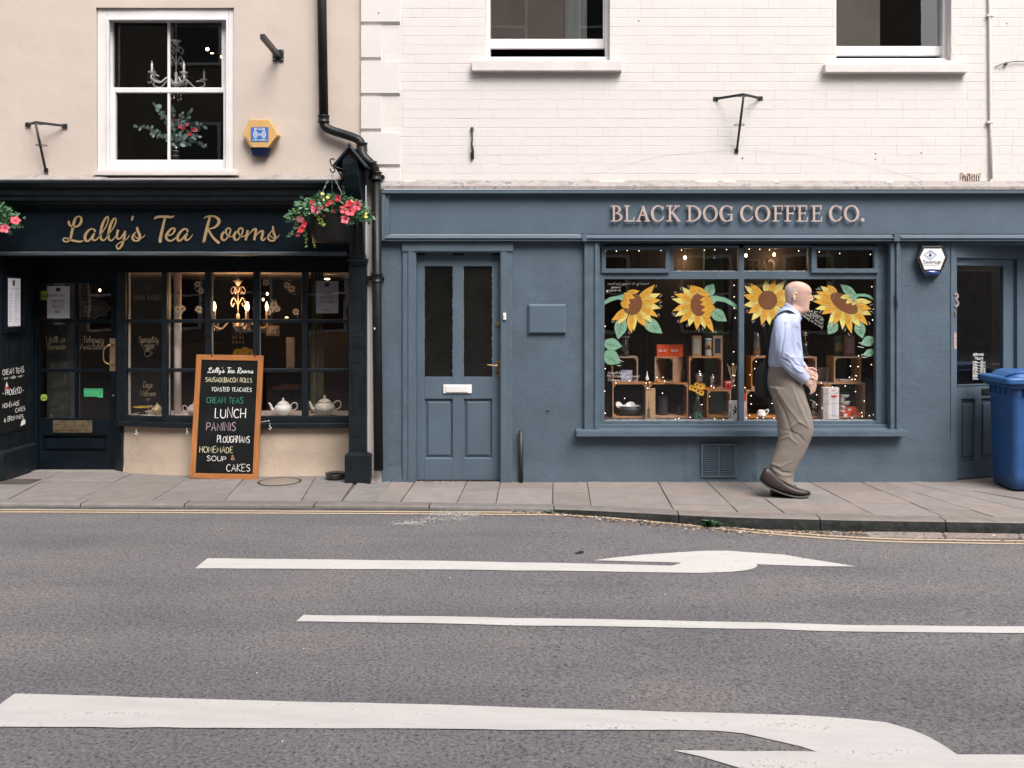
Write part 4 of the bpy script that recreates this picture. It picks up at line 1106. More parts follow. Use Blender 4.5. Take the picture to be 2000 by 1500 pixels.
# vent grille, every louvre a blade
t = thing('vent_grille', 'slate blue louvred vent grille low on the wall under the shop window', 'vent', (wx(1404), 0, wz(930)))
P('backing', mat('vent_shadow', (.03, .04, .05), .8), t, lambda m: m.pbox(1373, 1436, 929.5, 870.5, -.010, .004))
P('frame', BLUER, t, lambda m: (m.pbox(1369, 1374, 933, 866, -.020, .004), m.pbox(1434.5, 1440, 933, 866, -.020, .004), m.pbox(1374, 1434.5, 871.5, 866, -.020, .004), m.pbox(1374, 1434.5, 933, 928.5, -.020, .004), m.pbox(1403, 1406.5, 928.5, 871.5, -.0185, .004)), bevel=.002)
for (a, b) in ((1374.5, 1403), (1406.5, 1434)):
    for i in range(16):
        r0 = 872.5 + i * 3.55
        sl = MB(); x0, x1 = wx(a), wx(b); z = wz(r0 + 1.7)
        sl.add([(x0, -.010, z + .007), (x1, -.010, z + .007), (x1, -.022, z - .001), (x0, -.022, z - .001), (x0, -.009, z + .0055), (x1, -.009, z + .0055), (x1, -.0215, z - .003), (x0, -.0215, z - .003)], [(0, 3, 2, 1), (3, 7, 6, 2), (4, 5, 6, 7), (0, 4, 7, 3), (1, 2, 6, 5)])
        sl.build('louvre', BLUE, t)

# ------------------------------------------------------------------ display window
for a, b in ((1140, 1171), (1735, 1757)):
    P('window_pilaster', BLUEWORN, cb, lambda m: (m.box(wx(a), wx(b), -.028, .12, wz(846), wz(471)), m.box(wx(a + 1), wx(a + 7), -.040, -.028, wz(838), wz(474)), m.box(wx(b - 10), wx(b - 3), -.046, -.028, wz(838), wz(474))), bevel=.004)
yg = .10
def gx(p): return wx(p, yg)
def gz(r): return wz(r, yg)
fr = MB()
x0, x1 = wx(1171), wx(1735)
fr.box(x0, gx(1180), .055, yg + .03, gz(831), gz(478)); fr.box(gx(1708), x1, .055, yg + .03, gz(831), gz(478))
fr.box(gx(1441), gx(1451.5), .060, yg + .03, gz(821), gz(478)); fr.box(gx(1180), gx(1708), .062, yg + .03, gz(545.5), gz(530)); fr.box(gx(1180), gx(1708), .058, yg + .03, gz(831), gz(821))
fr.box(gx(1180), gx(1708), .06, yg + .03, gz(485), gz(476))
fr.box(gx(1302), gx(1314.5), .066, yg + .03, gz(530), gz(485)); fr.box(gx(1577), gx(1594), .066, yg + .03, gz(530), gz(485))
sw = fr.build('shop_window', BLUEWORN, cb, bevel=.003, label='wide slate blue display window of the coffee shop with painted sunflowers')
m = MB(); x0, x1 = wx(1166), wx(1739)
for (r0, r1, y_) in ((836.5, 829.5, .015), (842, 836.5, -.015)): m.box(x0, x1, y_, .14, wz(r0, y_), wz(r1, y_))
m.build('stepped_ledge', BLUE, sw, bevel=.003)
m = MB(); m.box(wx(1125, -.10), wx(1772, -.10), -.10, .0, wz(853, -.10), wz(842, -.10)); m.add([(wx(1125, -.1), -.1, wz(842, -.1)), (wx(1772, -.1), -.1, wz(842, -.1)), (wx(1772, -.1), .02, wz(842, -.1) + .012), (wx(1125, -.1), .02, wz(842, -.1) + .012)], [(0, 1, 2, 3)])
m.build('sill', BLUEWORN, sw, bevel=.005)
for a, b in ((1175, 1308), (1585, 1716)):
    y_ = .035
    q = MB(); X0, X1, Z0, Z1 = wx(a, y_), wx(b, y_), wz(533, y_), wz(482, y_); w_ = .038
    q.box(X0, X1, y_, .085, Z0, Z0 + w_); q.box(X0, X1, y_, .085, Z1 - .028, Z1); q.box(X0, X0 + w_, y_, .085, Z0 + w_, Z1 - .028); q.box(X1 - w_, X1, y_, .085, Z0 + w_, Z1 - .028)
    q.build('casement', BLUE, sw, bevel=.003)
PANES = [(1180, 1441, 821, 545.5), (1451.5, 1708, 821, 545.5), (1180, 1302, 530, 485), (1314.5, 1441, 530, 485), (1451.5, 1577, 530, 485), (1594, 1708, 530, 485)]
for a, b, r0, r1 in PANES: P('pane', GLASS, sw, lambda m: m.box(gx(a) - .004, gx(b) + .004, yg, yg + .004, gz(r0) - .004, gz(r1) + .004))
pu = MB(); r7 = random.Random(3)
for a, b, r0, r1 in PANES:
    n = int((b - a) / 5)
    for i in range(n):
        p_ = lerp(a + 1, b - 4, i / n); pu.box(gx(p_), gx(p_ + 4.5), yg - .006, yg, gz(r0), gz(r0 - r7.uniform(.8, 1.9)))
pu.build('putty_line', mat('putty_white', (.42, .42, .42), .7, .15, 30), sw, kind='stuff')
# faint letters seen through the top light
# painted sunflowers on the glass (flat print)
OR_, YE_, BR_, GR_, DK_ = (mat('paint_orange', (.70, .36, .03), .6, .05, 20), mat('paint_yellow', (.74, .62, .18), .6, .05, 20), mat('paint_brown', (.17, .055, .012), .6, .05, 20), mat('paint_leaf_green', (.20, .40, .27), .6, .06, 20), mat('paint_dark_line', (.05, .035, .015), .7))
GMATS = [OR_, YE_, BR_, GR_, DK_, CHALK]
class Art:
    def __init__(s, ox, oy, sc): s.o = (ox, oy, sc); s.m = MB(); s.k = 0
    def p(s, u, v): return (gx(s.o[0] + u / s.o[2]), gz(s.o[1] + v / s.o[2]))
    def poly(s, pts, mi):
        s.k += 1; s.m.mi = mi
        y = yg + .0095 - .00003 * s.k
        q = [s.p(*a) for a in pts]
        s.m.add([(a[0], y, a[1]) for a in q], [tuple(range(len(q)))])
        return y
    def line(s, pts, w, mi):
        s.k += 1; s.m.mi = mi
        y = yg + .0095 - .00003 * s.k
        k_ = (D + yg) / F / s.o[2]
        s.m.ribbon([(*s.p(a[0], a[1]), w * k_) for a in smooth(pts, 4)], y, 0)
    def petal(s, bx, by, tx, ty, w, mi, bend=0.0, vein=True, outline=True):
        dx_, dy_ = tx - bx, ty - by
        L_ = math.hypot(dx_, dy_); nx_, ny_ = -dy_ / L_, dx_ / L_
        up, dn = [], []
        for i in range(9):
            t = i / 8
            ww_ = w * .5 * (.50, .70, .88, 1, .97, .82, .58, .30, 0)[i]
            c = (bx + dx_ * t + nx_ * bend * math.sin(math.pi * t), by + dy_ * t + ny_ * bend * math.sin(math.pi * t))
            up.append((c[0] + nx_ * ww_, c[1] + ny_ * ww_)); dn.append((c[0] - nx_ * ww_, c[1] - ny_ * ww_))
        ol = up + dn[-2::-1]
        if outline:
            cx_ = sum(a[0] for a in ol) / len(ol); cy_ = sum(a[1] for a in ol) / len(ol)
            s.poly([(cx_ + (a[0] - cx_) * (1 + 6 / L_), cy_ + (a[1] - cy_) * (1 + 7 / w)) for a in ol], 4)
        s.poly(ol, mi)
        if vein:
            for o_ in (-.18, 0, .2):
                s.line([(bx + dx_ * .04 + nx_ * w * o_, by + dy_ * .04 + ny_ * w * o_), (bx + dx_ * .3 + nx_ * (w * o_ * 1.1 + bend * .6), by + dy_ * .3 + ny_ * (w * o_ * 1.1 + bend * .6)), (bx + dx_ * .55 + nx_ * (w * o_ * .8 + bend * .9), by + dy_ * .55 + ny_ * (w * o_ * .8 + bend * .9))], 5, 4)
    def leaf(s, bx, by, tx, ty, w):
        s.petal(bx, by, tx, ty, w, 3, vein=False)
        dx_, dy_ = tx - bx, ty - by; L_ = math.hypot(dx_, dy_); nx_, ny_ = -dy_ / L_, dx_ / L_
        s.line([(bx, by), (bx + dx_ * .4, by + dy_ * .4), (bx + dx_ * .75, by + dy_ * .75)], 9, 4)
        for t in (.25, .45, .6):
            for k in (-1, 1): s.line([(bx + dx_ * t, by + dy_ * t), (bx + dx_ * (t + .12) + nx_ * w * .22 * k, by + dy_ * (t + .12) + ny_ * w * .22 * k), (bx + dx_ * (t + .2) + nx_ * w * .3 * k, by + dy_ * (t + .2) + ny_ * w * .3 * k)], 6, 4)
    def dash(s, bx, by, tx, ty, w):
        dx_, dy_ = tx - bx, ty - by; L_ = math.hypot(dx_, dy_); ux, uy = dx_ / L_, dy_ / L_
        for k in ((-1,) if int(tx) % 2 else (1,)):
            a = (tx + ux * 22 - uy * 34 * k, ty + uy * 22 + ux * 34 * k); b = (tx - ux * 40 - uy * 60 * k, ty - uy * 40 + ux * 60 * k)
            s.line([a, ((a[0] + b[0]) / 2 + ux * 4, (a[1] + b[1]) / 2 + uy * 4), b], 6, 5)
    def ellipse(s, cx_, cy_, rx, ry, rot, mi):
        c, n = math.cos(rot), math.sin(rot)
        q = [(cx_ + rx * math.cos(a) * c - ry * math.sin(a) * n, cy_ + rx * math.cos(a) * n + ry * math.sin(a) * c) for a in [i * math.pi / 16 for i in range(32)]]
        if mi == 2: s.poly([(cx_ + (a[0] - cx_) * 1.03, cy_ + (a[1] - cy_) * 1.03) for a in q], 4)
        s.poly(q, mi)
    def done(s, label): return s.m.build('sunflower_painting', GMATS, sw, label=label)
def flower(A, c, rad, tips, w=150, rot=0):
    for k, (tx, ty, mi, bd) in enumerate(sorted(tips, key=lambda q: -q[2])):
        a = math.atan2(ty - c[1], tx - c[0])
        ca, sa = math.cos(a - rot), math.sin(a - rot)
        rr_ = 1 / math.sqrt((ca / rad[0]) ** 2 + (sa / rad[1]) ** 2) * .82
        bx, by = c[0] + math.cos(a) * rr_, c[1] + math.sin(a) * rr_
        A.petal(bx, by, tx, ty, w, mi, bd); A.dash(bx, by, tx, ty, w)
    A.ellipse(c[0], c[1], rad[0], rad[1], rot, 2)
A = Art(1175, 535, 10.71)
A.poly([(58, 560), (170, 490), (350, 455), (500, 410), (520, 520), (430, 560), (350, 528), (200, 575), (58, 645)], 3)
A.leaf(440, 920, 345, 1370, 260); A.leaf(880, 950, 1275, 1245, 270)
flower(A, (640, 620), (205, 232), [(1120, 215, 0, 26), (1238, 410, 1, 0), (1240, 545, 0, 0), (1245, 720, 1, -10), (1187, 905, 0, -20), (1060, 1030, 1, -25), (945, 1115, 0, 20), (622, 1248, 0, 25), (678, 1195, 1, 0), (340, 1060, 1, 0), (205, 975, 0, -25)], 150)
for b_ in ((545, 385, 800, 360, 95), (470, 420, 705, 512, 120), (455, 500, 600, 632, 110), (415, 590, 580, 722, 130)): A.petal(*b_, 0)
A.done('drooping sunflower painted at the left end of the left pane')
A = Art(1300, 535, 10.71)
A.leaf(865, 440, 1010, 203, 230); A.leaf(965, 760, 1285, 990, 250)
A.poly([(930, 450), (1080, 458), (1250, 495), (1400, 580), (1492, 650), (1492, 745), (1380, 660), (1230, 585), (1070, 565), (1030, 610), (960, 650)], 3)
flower(A, (700, 645), (170, 232), [(515, 235, 0, 0), (345, 272, 1, 0), (180, 422, 0, 30), (130, 520, 1, 0), (145, 778, 0, 30), (192, 893, 1, 15), (288, 1028, 0, 0), (490, 1102, 1, 20), (655, 1175, 0, 0), (828, 1150, 1, 0), (1015, 1238, 0, 0)], 142)
for b_ in ((960, 520, 712, 546, 120), (990, 610, 722, 640, 120), (1030, 700, 747, 768, 150), (960, 830, 765, 885, 140)): A.petal(*b_, 0)
A.petal(900, 460, 520, 235, 140, 0)
A.done('sunflower painted beside the mullion in the left pane, its stem curving right')
A = Art(1450, 535, 10.71)
flower(A, (535, 550), (192, 196), [(165, 185, 0, -20), (38, 240, 1, -10), (20, 432, 0, -20), (33, 652, 1, -15), (122, 822, 0, -10), (195, 978, 1, 0), (405, 1078, 0, 0), (575, 1070, 1, 0), (700, 1010, 0, 0), (860, 880, 1, 0), (490, 125, 1, 0), (695, 125, 0, 0), (905, 135, 1, 0), (990, 330, 0, 0), (1050, 480, 1, 0), (1000, 660, 0, 0)], 150)
A.done('full round sunflower painted in the right pane behind the walking man')
A = Art(1580, 535, 8.82)
A.leaf(470, 840, 338, 1040, 190); A.leaf(850, 830, 932, 1112, 190)
flower(A, (610, 505), (262, 128), [(205, 210, 1, 0), (320, 182, 0, 0), (130, 303, 0, 0), (63, 373, 1, 0), (68, 470, 0, 0), (113, 606, 1, 0), (222, 696, 0, 10), (335, 862, 1, 0), (440, 886, 0, 10), (583, 962, 1, 0), (740, 1037, 0, 0), (892, 922, 1, 0), (1017, 886, 0, -15), (1083, 707, 1, 0), (1082, 604, 0, 0), (1088, 485, 1, -10)], 122, .60)
A.poly([(690, 395), (760, 345), (850, 345), (960, 340), (1060, 370), (1124, 440), (1124, 455), (1000, 395), (880, 385), (830, 410), (805, 480), (740, 430)], 3)
A.leaf(790, 370, 545, 183, 150)
for b_ in ((700, 380, 540, 410, 80), (745, 425, 640, 512, 80), (800, 470, 745, 542, 70)): A.petal(*b_, 1)
A.done('sunflower tilted to the right painted at the right end of the right pane')
A = Art(1580, 535, 8.82)
A.petal(1120, 1120, 898, 1216, 180, 3, vein=False); A.petal(1120, 1330, 945, 1405, 130, 3, vein=False)
A.line([(1110, 1130), (1010, 1170)], 7, 4); A.line([(1060, 1150), (1050, 1120)], 6, 4); A.line([(1100, 1340), (1020, 1375)], 6, 4)
for q in ([(862, 1185), (910, 1190), (950, 1165)], [(845, 1250), (890, 1258), (950, 1270)], [(905, 1395), (950, 1385), (990, 1345)], [(915, 1430), (960, 1440), (1010, 1435)]): A.line(q, 9, 5)
A.m.build('leaf_painting', GMATS, sw, label='pair of green leaves painted in the lower right corner of the window')
A = Art(1170, 640, 7.143)
A.petal(80, 215, 325, 262, 175, 3, vein=False); A.petal(75, 360, 300, 495, 210, 3, vein=False)
A.line([(105, 225), (180, 245), (260, 262)], 6, 4); A.line([(100, 400), (170, 440), (240, 480)], 6, 4)
for t in ((150, 238, 170, 200), (190, 248, 215, 215), (150, 238, 175, 280), (140, 425, 150, 370), (180, 446, 200, 400), (150, 430, 130, 470)): A.line([(t[0], t[1]), ((t[0] + t[2]) / 2, (t[1] + t[3]) / 2 + 2), (t[2], t[3])], 5, 4)
for q in ([(275, 440), (310, 465), (340, 475)], [(250, 520), (280, 535), (310, 525)]): A.line(q, 6, 5)
A.m.build('leaf_painting', GMATS, sw, label='pair of green leaves painted in the lower left corner of the window')
ya_ = yg + .0048
m = MB()
k_ = dict(lw=.085, jit=.1, mirror=True, th=0)
ptxt(m, 'Artwork by The Scrappy Cow Biscuit', 1187, 1268, 556, 4.6, ya_, **k_); ptxt(m, 'Company', 1194, 1212, 562.5, 4.2, ya_, **k_); ptxt(m, 'for Instagram', 1184, 1212, 568.5, 4.0, ya_, **k_)
m.add([(gx(1184.5), ya_, gz(568)), (gx(1188), ya_, gz(568)), (gx(1186.3), ya_, gz(571.8))], [(0, 1, 2)])
m.build('window_lettering', CHALK, sw, label='mirrored white writing in the upper left corner of the window')
m = MB(); k_ = dict(lw=.10, jit=.1, th=0)
ptxt(m, 'Artwork by', 1187, 1214, 730, 4.4, ya_, **k_); ptxt(m, 'The Scrappy Cow Biscuit', 1185, 1249, 736.5, 4.6, ya_, **k_); ptxt(m, 'Company', 1188, 1210, 744, 4.4, ya_, **k_)
m.add([(gx(1214), ya_, gz(741)), (gx(1215.6), ya_, gz(742)), (gx(1217.5), ya_, gz(740)), (gx(1215.5), ya_, gz(744))], [(0, 1, 2, 3)])
m.build('window_lettering', CHALK, sw, label='white writing low in the left pane')
m = MB()
for i, (s_, a, b, n) in enumerate((('Artwork by', 1607, 612, 31), ('The Scrappy Cow', 1608, 617.5, 42), ('Biscuit Company', 1606, 623, 44), ('find us on facebook', 1606, 630, 52))):
    L_ = n * (D + yg) / F; an = R(-32)
    # right-aligned, mirrored, running up to the left
    write(m, s_, gx(a) - math.cos(an) * L_ + 0, gz(b + 7) - math.sin(an) * L_ - .02, .020, ya_, width=L_, lw=.09, jit=.1, mirror=True, rot=an, th=0)
m.build('window_lettering', CHALK, sw, label='mirrored slanting white writing beside the right hand sunflower')

# interior of the coffee shop: dark room and display floor
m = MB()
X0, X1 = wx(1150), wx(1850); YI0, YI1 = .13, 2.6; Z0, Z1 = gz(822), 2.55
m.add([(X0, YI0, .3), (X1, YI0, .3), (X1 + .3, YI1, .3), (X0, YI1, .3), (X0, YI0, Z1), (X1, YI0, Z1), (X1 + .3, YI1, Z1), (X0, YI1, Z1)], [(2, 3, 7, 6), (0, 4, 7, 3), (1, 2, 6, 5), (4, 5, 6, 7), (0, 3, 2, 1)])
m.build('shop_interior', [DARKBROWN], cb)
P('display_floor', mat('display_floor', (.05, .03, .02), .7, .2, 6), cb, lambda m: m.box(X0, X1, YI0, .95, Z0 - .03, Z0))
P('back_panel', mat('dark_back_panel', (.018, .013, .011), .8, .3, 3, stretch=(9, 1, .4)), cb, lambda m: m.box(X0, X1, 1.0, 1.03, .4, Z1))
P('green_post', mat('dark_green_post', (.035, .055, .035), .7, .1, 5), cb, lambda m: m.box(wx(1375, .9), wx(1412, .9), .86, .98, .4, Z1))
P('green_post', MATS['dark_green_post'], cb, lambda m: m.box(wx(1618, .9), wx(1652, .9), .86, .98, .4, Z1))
# right hand recessed doorway with its angled door
th_ = R(18)
ox_, oy_ = wx(1859) + .012, .02
ux = Vector((math.cos(th_), math.sin(th_), 0)); un = Vector((math.sin(th_), -math.cos(th_), 0))
MD = Matrix(((ux.x, -un.x, 0, ox_), (ux.y, -un.y, 0, oy_), (0, 0, 1, 0), (0, 0, 0, 1)))
def dmb(fn, name, mats, parent, **k):
    m = MB(); fn(m); m.xf(MD); return m.build(name, mats, parent, **k)
dw = .67
hz = 1.97
dj = dmb(lambda m: (m.box(-.03, .035, -.02, .10, 0, 2.09), m.box(.035 + dw, .12 + dw, -.02, .10, 0, 2.09), m.box(.035, .035 + dw, -.02, .10, hz, 2.09)), 'shop_door_frame', BLUE, cb, bevel=.004)
g0, g1, gb_, gt_ = .035, dw - .12, wz(755), wz(518)
sd_ = dmb(lambda m: (m.box(.037, .037 + .03, .02, .065, 0.01, hz), m.box(.037 + dw - .12, .035 + dw, .02, .065, .01, hz), m.box(.067, dw - .083, .02, .065, gt_, hz), m.box(.067, dw - .083, .02, .065, gb_ - .12, gb_), m.box(.067, dw - .083, .02, .065, .01, .16),
      m.box(.067, .12, .02, .065, .16, gb_ - .12), m.box(.27, .34, .02, .065, .16, gb_ - .12), m.box(dw - .16, dw - .083, .02, .065, .16, gb_ - .12)), 'shop_door', BLUE, cb, bevel=.003, label='half glazed shop door standing in the shadowed recess behind the blue bin')
dmb(lambda m: m.box(.065, dw - .08, .04, .045, gb_ - .003, gt_ + .003), 'pane', GLASSUP, sd_)
for a, b in ((.12, .27), (.34, dw - .16)):
    dmb(lambda m: (m.box(a, b, .042, .05, .16, gb_ - .12), m.box(a + .028, b - .028, .030, .042, .205, gb_ - .165)), 'panel', BLUE, sd_, bevel=.006)
dmb(lambda m: m.box(.067, dw - .083, .012, .02, gb_, gb_ + .012), 'glazing_bead', BLUE, sd_, bevel=.002)
dmb(lambda m: m.box(.34, .54, .010, .020, gb_ - .085, gb_ - .03), 'letterbox', IRON, sd_, bevel=.003)
OH = MB()
write(OH, 'OPENING', .405, wz(697), .022, .038, width=.115, lw=.16, th=0)
write(OH, 'Hours', .425, wz(704.5), .030, .038, width=.085, lw=.12, shear=.2, th=0)
for i, d0 in enumerate(('Monday', 'Tuesday', 'Wednesday', 'Thursday', 'Friday', 'Saturday', 'Sunday')):
    zz = wz(709.5 + i * 5.4)
    write(OH, d0, .40, zz, .013, .038, width=.05, lw=.16, th=0); write(OH, '10:00 - 4' if i < 3 else '9:30 - 4:30', .485, zz, .012, .038, width=.055, lw=.16, th=0)
    OH.box(.40, .54, .0375, .038, zz - .0085, zz - .0055)
OH.xf(Matrix.Translation((-.14, 0, 0)));OH.xf(MD); OH.build('opening_hours', CHALK, sd_, label='white opening hours lettering on the shop door glass')
dmb(lambda m: write(m, '3', .0, wz(599), .115, -.022, width=.045, lw=.12, th=.006), 'door_number', mat('number_metal', (.42, .36, .34), .4, .05, 10, metal=.4), dj, label='metal house number 3 beside the shop door')
dmb(lambda m: m.box(.005, .022, -.028, -.02, wz(617), wz(609)), 'bell_push', BRASSD, dj, bevel=.002)
dmb(lambda m: (m.box(.004, .026, -.0225, -.0205, wz(681), wz(650))), 'warning_strip', mat('strip_pale', (.55, .42, .38), .6, .1, 40), dj)
dmb(lambda m: write(m, 'No Smoking', .020, wz(679), .014, -.0235, width=.125, lw=.16, rot=R(90), th=0), 'strip_lettering', mat('strip_red', (.45, .05, .04), .6), dj)
# recess: soffit, side wall, back of shop seen through the glass
m = MB()
xe = 4.55
m.box(wx(1859), wx(2900), .30, 1.2, wz(478), wz(470)); m.build('recess_soffit', BLUE, cb)
P('recess_side', BLUE, cb, lambda m: (m.box(4.30, wx(2110), .27, .55, 0, wz(478)),))
P('recess_step', SLAB, cb, lambda m: m.slab([(wx(1862), .0), (4.9, .0), (4.9, .55), (wx(1862), .55)], -.03, .001, .004))
m = MB(); m.box(3.6, 5.2, 1.9, 1.95, 0, 2.5); m.build('hall_wall', mat('hall_wall_dark', (.05, .045, .04), .8, .2, 2), cb)
P('hall_post', mat('hall_post', (.02, .018, .016), .7), cb, lambda m: m.box(3.86, 3.90, .9, .95, 0, 2.5))
P('hall_cabinet', mat('hall_cabinet', (.14, .13, .12), .7, .2, 3), cb, lambda m: (m.box(4.05, 4.45, 1.2, 1.5, .95, 1.9), m.box(3.75, 4.6, 1.15, 1.5, .4, .95)), bevel=.01)
# ================================================================== THE TEA ROOMS (left)
tb = thing('tea_room_building', 'peach rendered building above a blue black tea room shop front', 'building', (-3.6, 0, 0))
UW = (186, 456, 338, 14)     # upper window opening
m = MB()
ya_ = .012
m.box(wx(-1400), wx(UW[0]), ya_, .30, wz(352), ZT); m.box(wx(UW[1]), wx(705), ya_, .30, wz(352), ZT)
m.box(wx(UW[0]), wx(UW[1]), ya_, .30, wz(352), wz(UW[2])); m.box(wx(UW[0]), wx(UW[1]), ya_, .30, wz(UW[3]), ZT)
uwall = m.build('upper_wall', PEACH, tb)
bm = bmesh.new(); bm.from_mesh(uwall.data)
for _ in range(6):
    es = [e for e in bm.edges if e.calc_length() > .09]
    if es: bmesh.ops.subdivide_edges(bm, edges=es, cuts=1, use_grid_fill=True)
for v in bm.verts:
    w = v.co + OFF[tb]
    if w.y < .02: v.co.y += noise.noise(Vector((w.x * 1.6, 3, w.z * 1.6))) * .006 + noise.noise(Vector((w.x * 6, 3, w.z * 5))) * .0014
bm.to_mesh(uwall.data); bm.free()
m = MB(); r9 = random.Random(8)
for i in range(14): m.ball((wx(r9.uniform(20, 690)), .008, wz(r9.uniform(20, 330))), r9.uniform(.0015, .0035), .001, .002, 5, 3)
m.build('render_pits', mat('pit_dirt', (.12, .08, .06), .9), tb, kind='stuff')

# upper sash window
y = .035
x0, x1, z0, z1 = wx(UW[0]), wx(UW[1]), wz(UW[2]), wz(UW[3])
f = MB()
f.box(x0 + .002, x0 + .085, y, y + .14, z0, z1 - .002); f.box(x1 - .058, x1 - .002, y, y + .14, z0, z1 - .002); f.box(x0 + .085, x1 - .058, y, y + .14, z1 - .085, z1 - .002)
uw = f.build('window', WHITEP, tb, bevel=.005, label='large white sash window above the tea room sign')
P('frame_moulding', WHITEP, uw, lambda m: (m.box(x0 + .085, x0 + .105, y - .012, y + .02, z0, z1 - .085), m.box(x1 - .075, x1 - .058, y - .012, y + .02, z0, z1 - .085), m.box(x0 + .105, x1 - .075, y - .012, y + .02, z1 - .105, z1 - .085)), bevel=.004)
def S(name, yf, xa, xb, ztop, zbot, tw, sw_, bw):
    s_ = MB()
    s_.box(xa, xa + sw_, yf, yf + .04, zbot, ztop); s_.box(xb - sw_, xb, yf, yf + .04, zbot, ztop); s_.box(xa + sw_, xb - sw_, yf, yf + .04, ztop - tw, ztop); s_.box(xa + sw_, xb - sw_, yf, yf + .04, zbot, zbot + bw)
    o = s_.build('sash', WHITEP, uw, bevel=.004)
    xm = wx(328.5, yf)
    P('glazing_bar', WHITEP, uw, lambda m: m.box(xm - .011, xm + .011, yf + .006, yf + .034, zbot + bw, ztop - tw), bevel=.004)
    for A, B in ((xa + sw_, xm - .011), (xm + .011, xb - sw_)): P('pane', GLASSUP, uw, lambda m: m.box(A - .003, B + .003, yf + .018, yf + .022, zbot + bw - .003, ztop - tw + .003))
yl, yu = y + .03, y + .075
S('upper', yu, wx(210, yu), wx(442, yu), wz(27, yu), wz(180, yu), wz(27, yu) - wz(38.5, yu), wx(219.5, yu) - wx(210, yu), .042)
S('lower', yl, wx(214, yl), wx(447, yl), wz(171.5, yl), wz(332, yl), .042, wx(225, yl) - wx(214, yl), wz(312, yl) - wz(332, yl))
P('sash_horn', WHITEP, uw, lambda m: (m.prism([(wx(213.5, yu), wz(180, yu)), (wx(219, yu), wz(180, yu)), (wx(219, yu), wz(190, yu)), (wx(216, yu), wz(197, yu)), (wx(213.5, yu), wz(196, yu))], yu - .005, yu + .03), m.prism([(wx(437, yu), wz(180, yu)), (wx(442, yu), wz(180, yu)), (wx(442, yu), wz(196, yu)), (wx(438, yu), wz(190, yu))], yu - .005, yu + .03)))
m = MB(); m.box(wx(182, -.05), wx(463, -.05), -.05, .16, wz(342, -.05), wz(334, -.05)); m.box(wx(188), wx(458), .0, .16, wz(334), wz(330)); m.build('window_sill', SILLP, tb, bevel=.004)
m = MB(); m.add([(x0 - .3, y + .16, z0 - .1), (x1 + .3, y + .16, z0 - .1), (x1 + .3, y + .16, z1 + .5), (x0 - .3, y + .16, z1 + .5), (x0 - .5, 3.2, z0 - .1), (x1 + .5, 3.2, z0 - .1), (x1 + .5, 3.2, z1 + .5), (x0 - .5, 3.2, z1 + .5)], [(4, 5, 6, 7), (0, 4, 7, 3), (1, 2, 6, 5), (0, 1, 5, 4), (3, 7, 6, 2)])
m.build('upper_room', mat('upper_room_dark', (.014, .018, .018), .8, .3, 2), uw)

# cement ledge, cornice, fascia
m = MB(); pts = [(-700 + i * 26, 341.5 + r9.uniform(-2.5, 2.5)) for i in range(53)]
for i in range(len(pts) - 1):
    (a, b), (c_, d_) = pts[i], pts[i + 1]
    if 186 < a < 460: b = max(b, 345); d_ = max(d_, 345)
    m.add([(wx(a), .012, wz(b)), (wx(c_), .012, wz(d_)), (wx(c_, -.10), -.10, wz(351, -.10)), (wx(a, -.10), -.10, wz(351, -.10))], [(0, 3, 2, 1)])
m.build('cement_ledge', LEAD, tb)
def profile(name, pa, pb, prof, matl, parent, ym=-.1):
    m = MB(); n = len(prof)
    for x in (wx(pa, ym), wx(pb, ym)):
        for yy, rr_ in prof: m.v.append(Vector((x, yy, wz(rr_, yy))))
    for i in range(n - 1): m.f.append([i, i + 1, n + i + 1, n + i]); m.m.append(0); m.s.append(False)
    m.f.append(list(range(n))[::-1]); m.m.append(0); m.s.append(False); m.f.append([n + i for i in range(n)]); m.m.append(0); m.s.append(False)
    return m.build(name, matl, parent)
co = profile('cornice', -900, 672, [(.01, 350), (-.21, 351), (-.235, 353), (-.235, 357), (-.215, 361), (-.20, 366), (-.175, 368), (-.17, 380), (-.165, 381.5), (-.155, 381.5), (-.15, 390), (-.148, 391.8), (-.128, 391.8), (-.12, 399), (-.07, 401), (-.068, 407), (.01, 408)], NAVYL, tb)
tf = P('fascia', NAVY, tb, lambda m: m.pbox(-900, 682, 496, 404, -.045, .02))
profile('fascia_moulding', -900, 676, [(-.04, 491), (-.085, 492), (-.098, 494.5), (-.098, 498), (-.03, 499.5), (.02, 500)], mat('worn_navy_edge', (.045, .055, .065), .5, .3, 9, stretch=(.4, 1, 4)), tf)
profile('fascia_top_bead', -900, 676, [(-.04, 405.5), (-.06, 406), (-.06, 408), (-.04, 409)], NAVYL, tf)
yq = -.052
for g_ in (CURS[:10], CURS[10:14], CURS[14:]):
    m = MB(); cursive(m, yq, lambda a, b: wx(a, yq), lambda a, b: wz(b, yq), (D + yq) / F, .004, g_)
    m.build('sign_lettering', GOLD, tf, label='gold cursive word on the tea room sign')
# soffit over the recess
P('soffit', NAVY, tb, lambda m: m.box(wx(-900), wx(700), .02, .62, wz(499), wz(499) + .03))

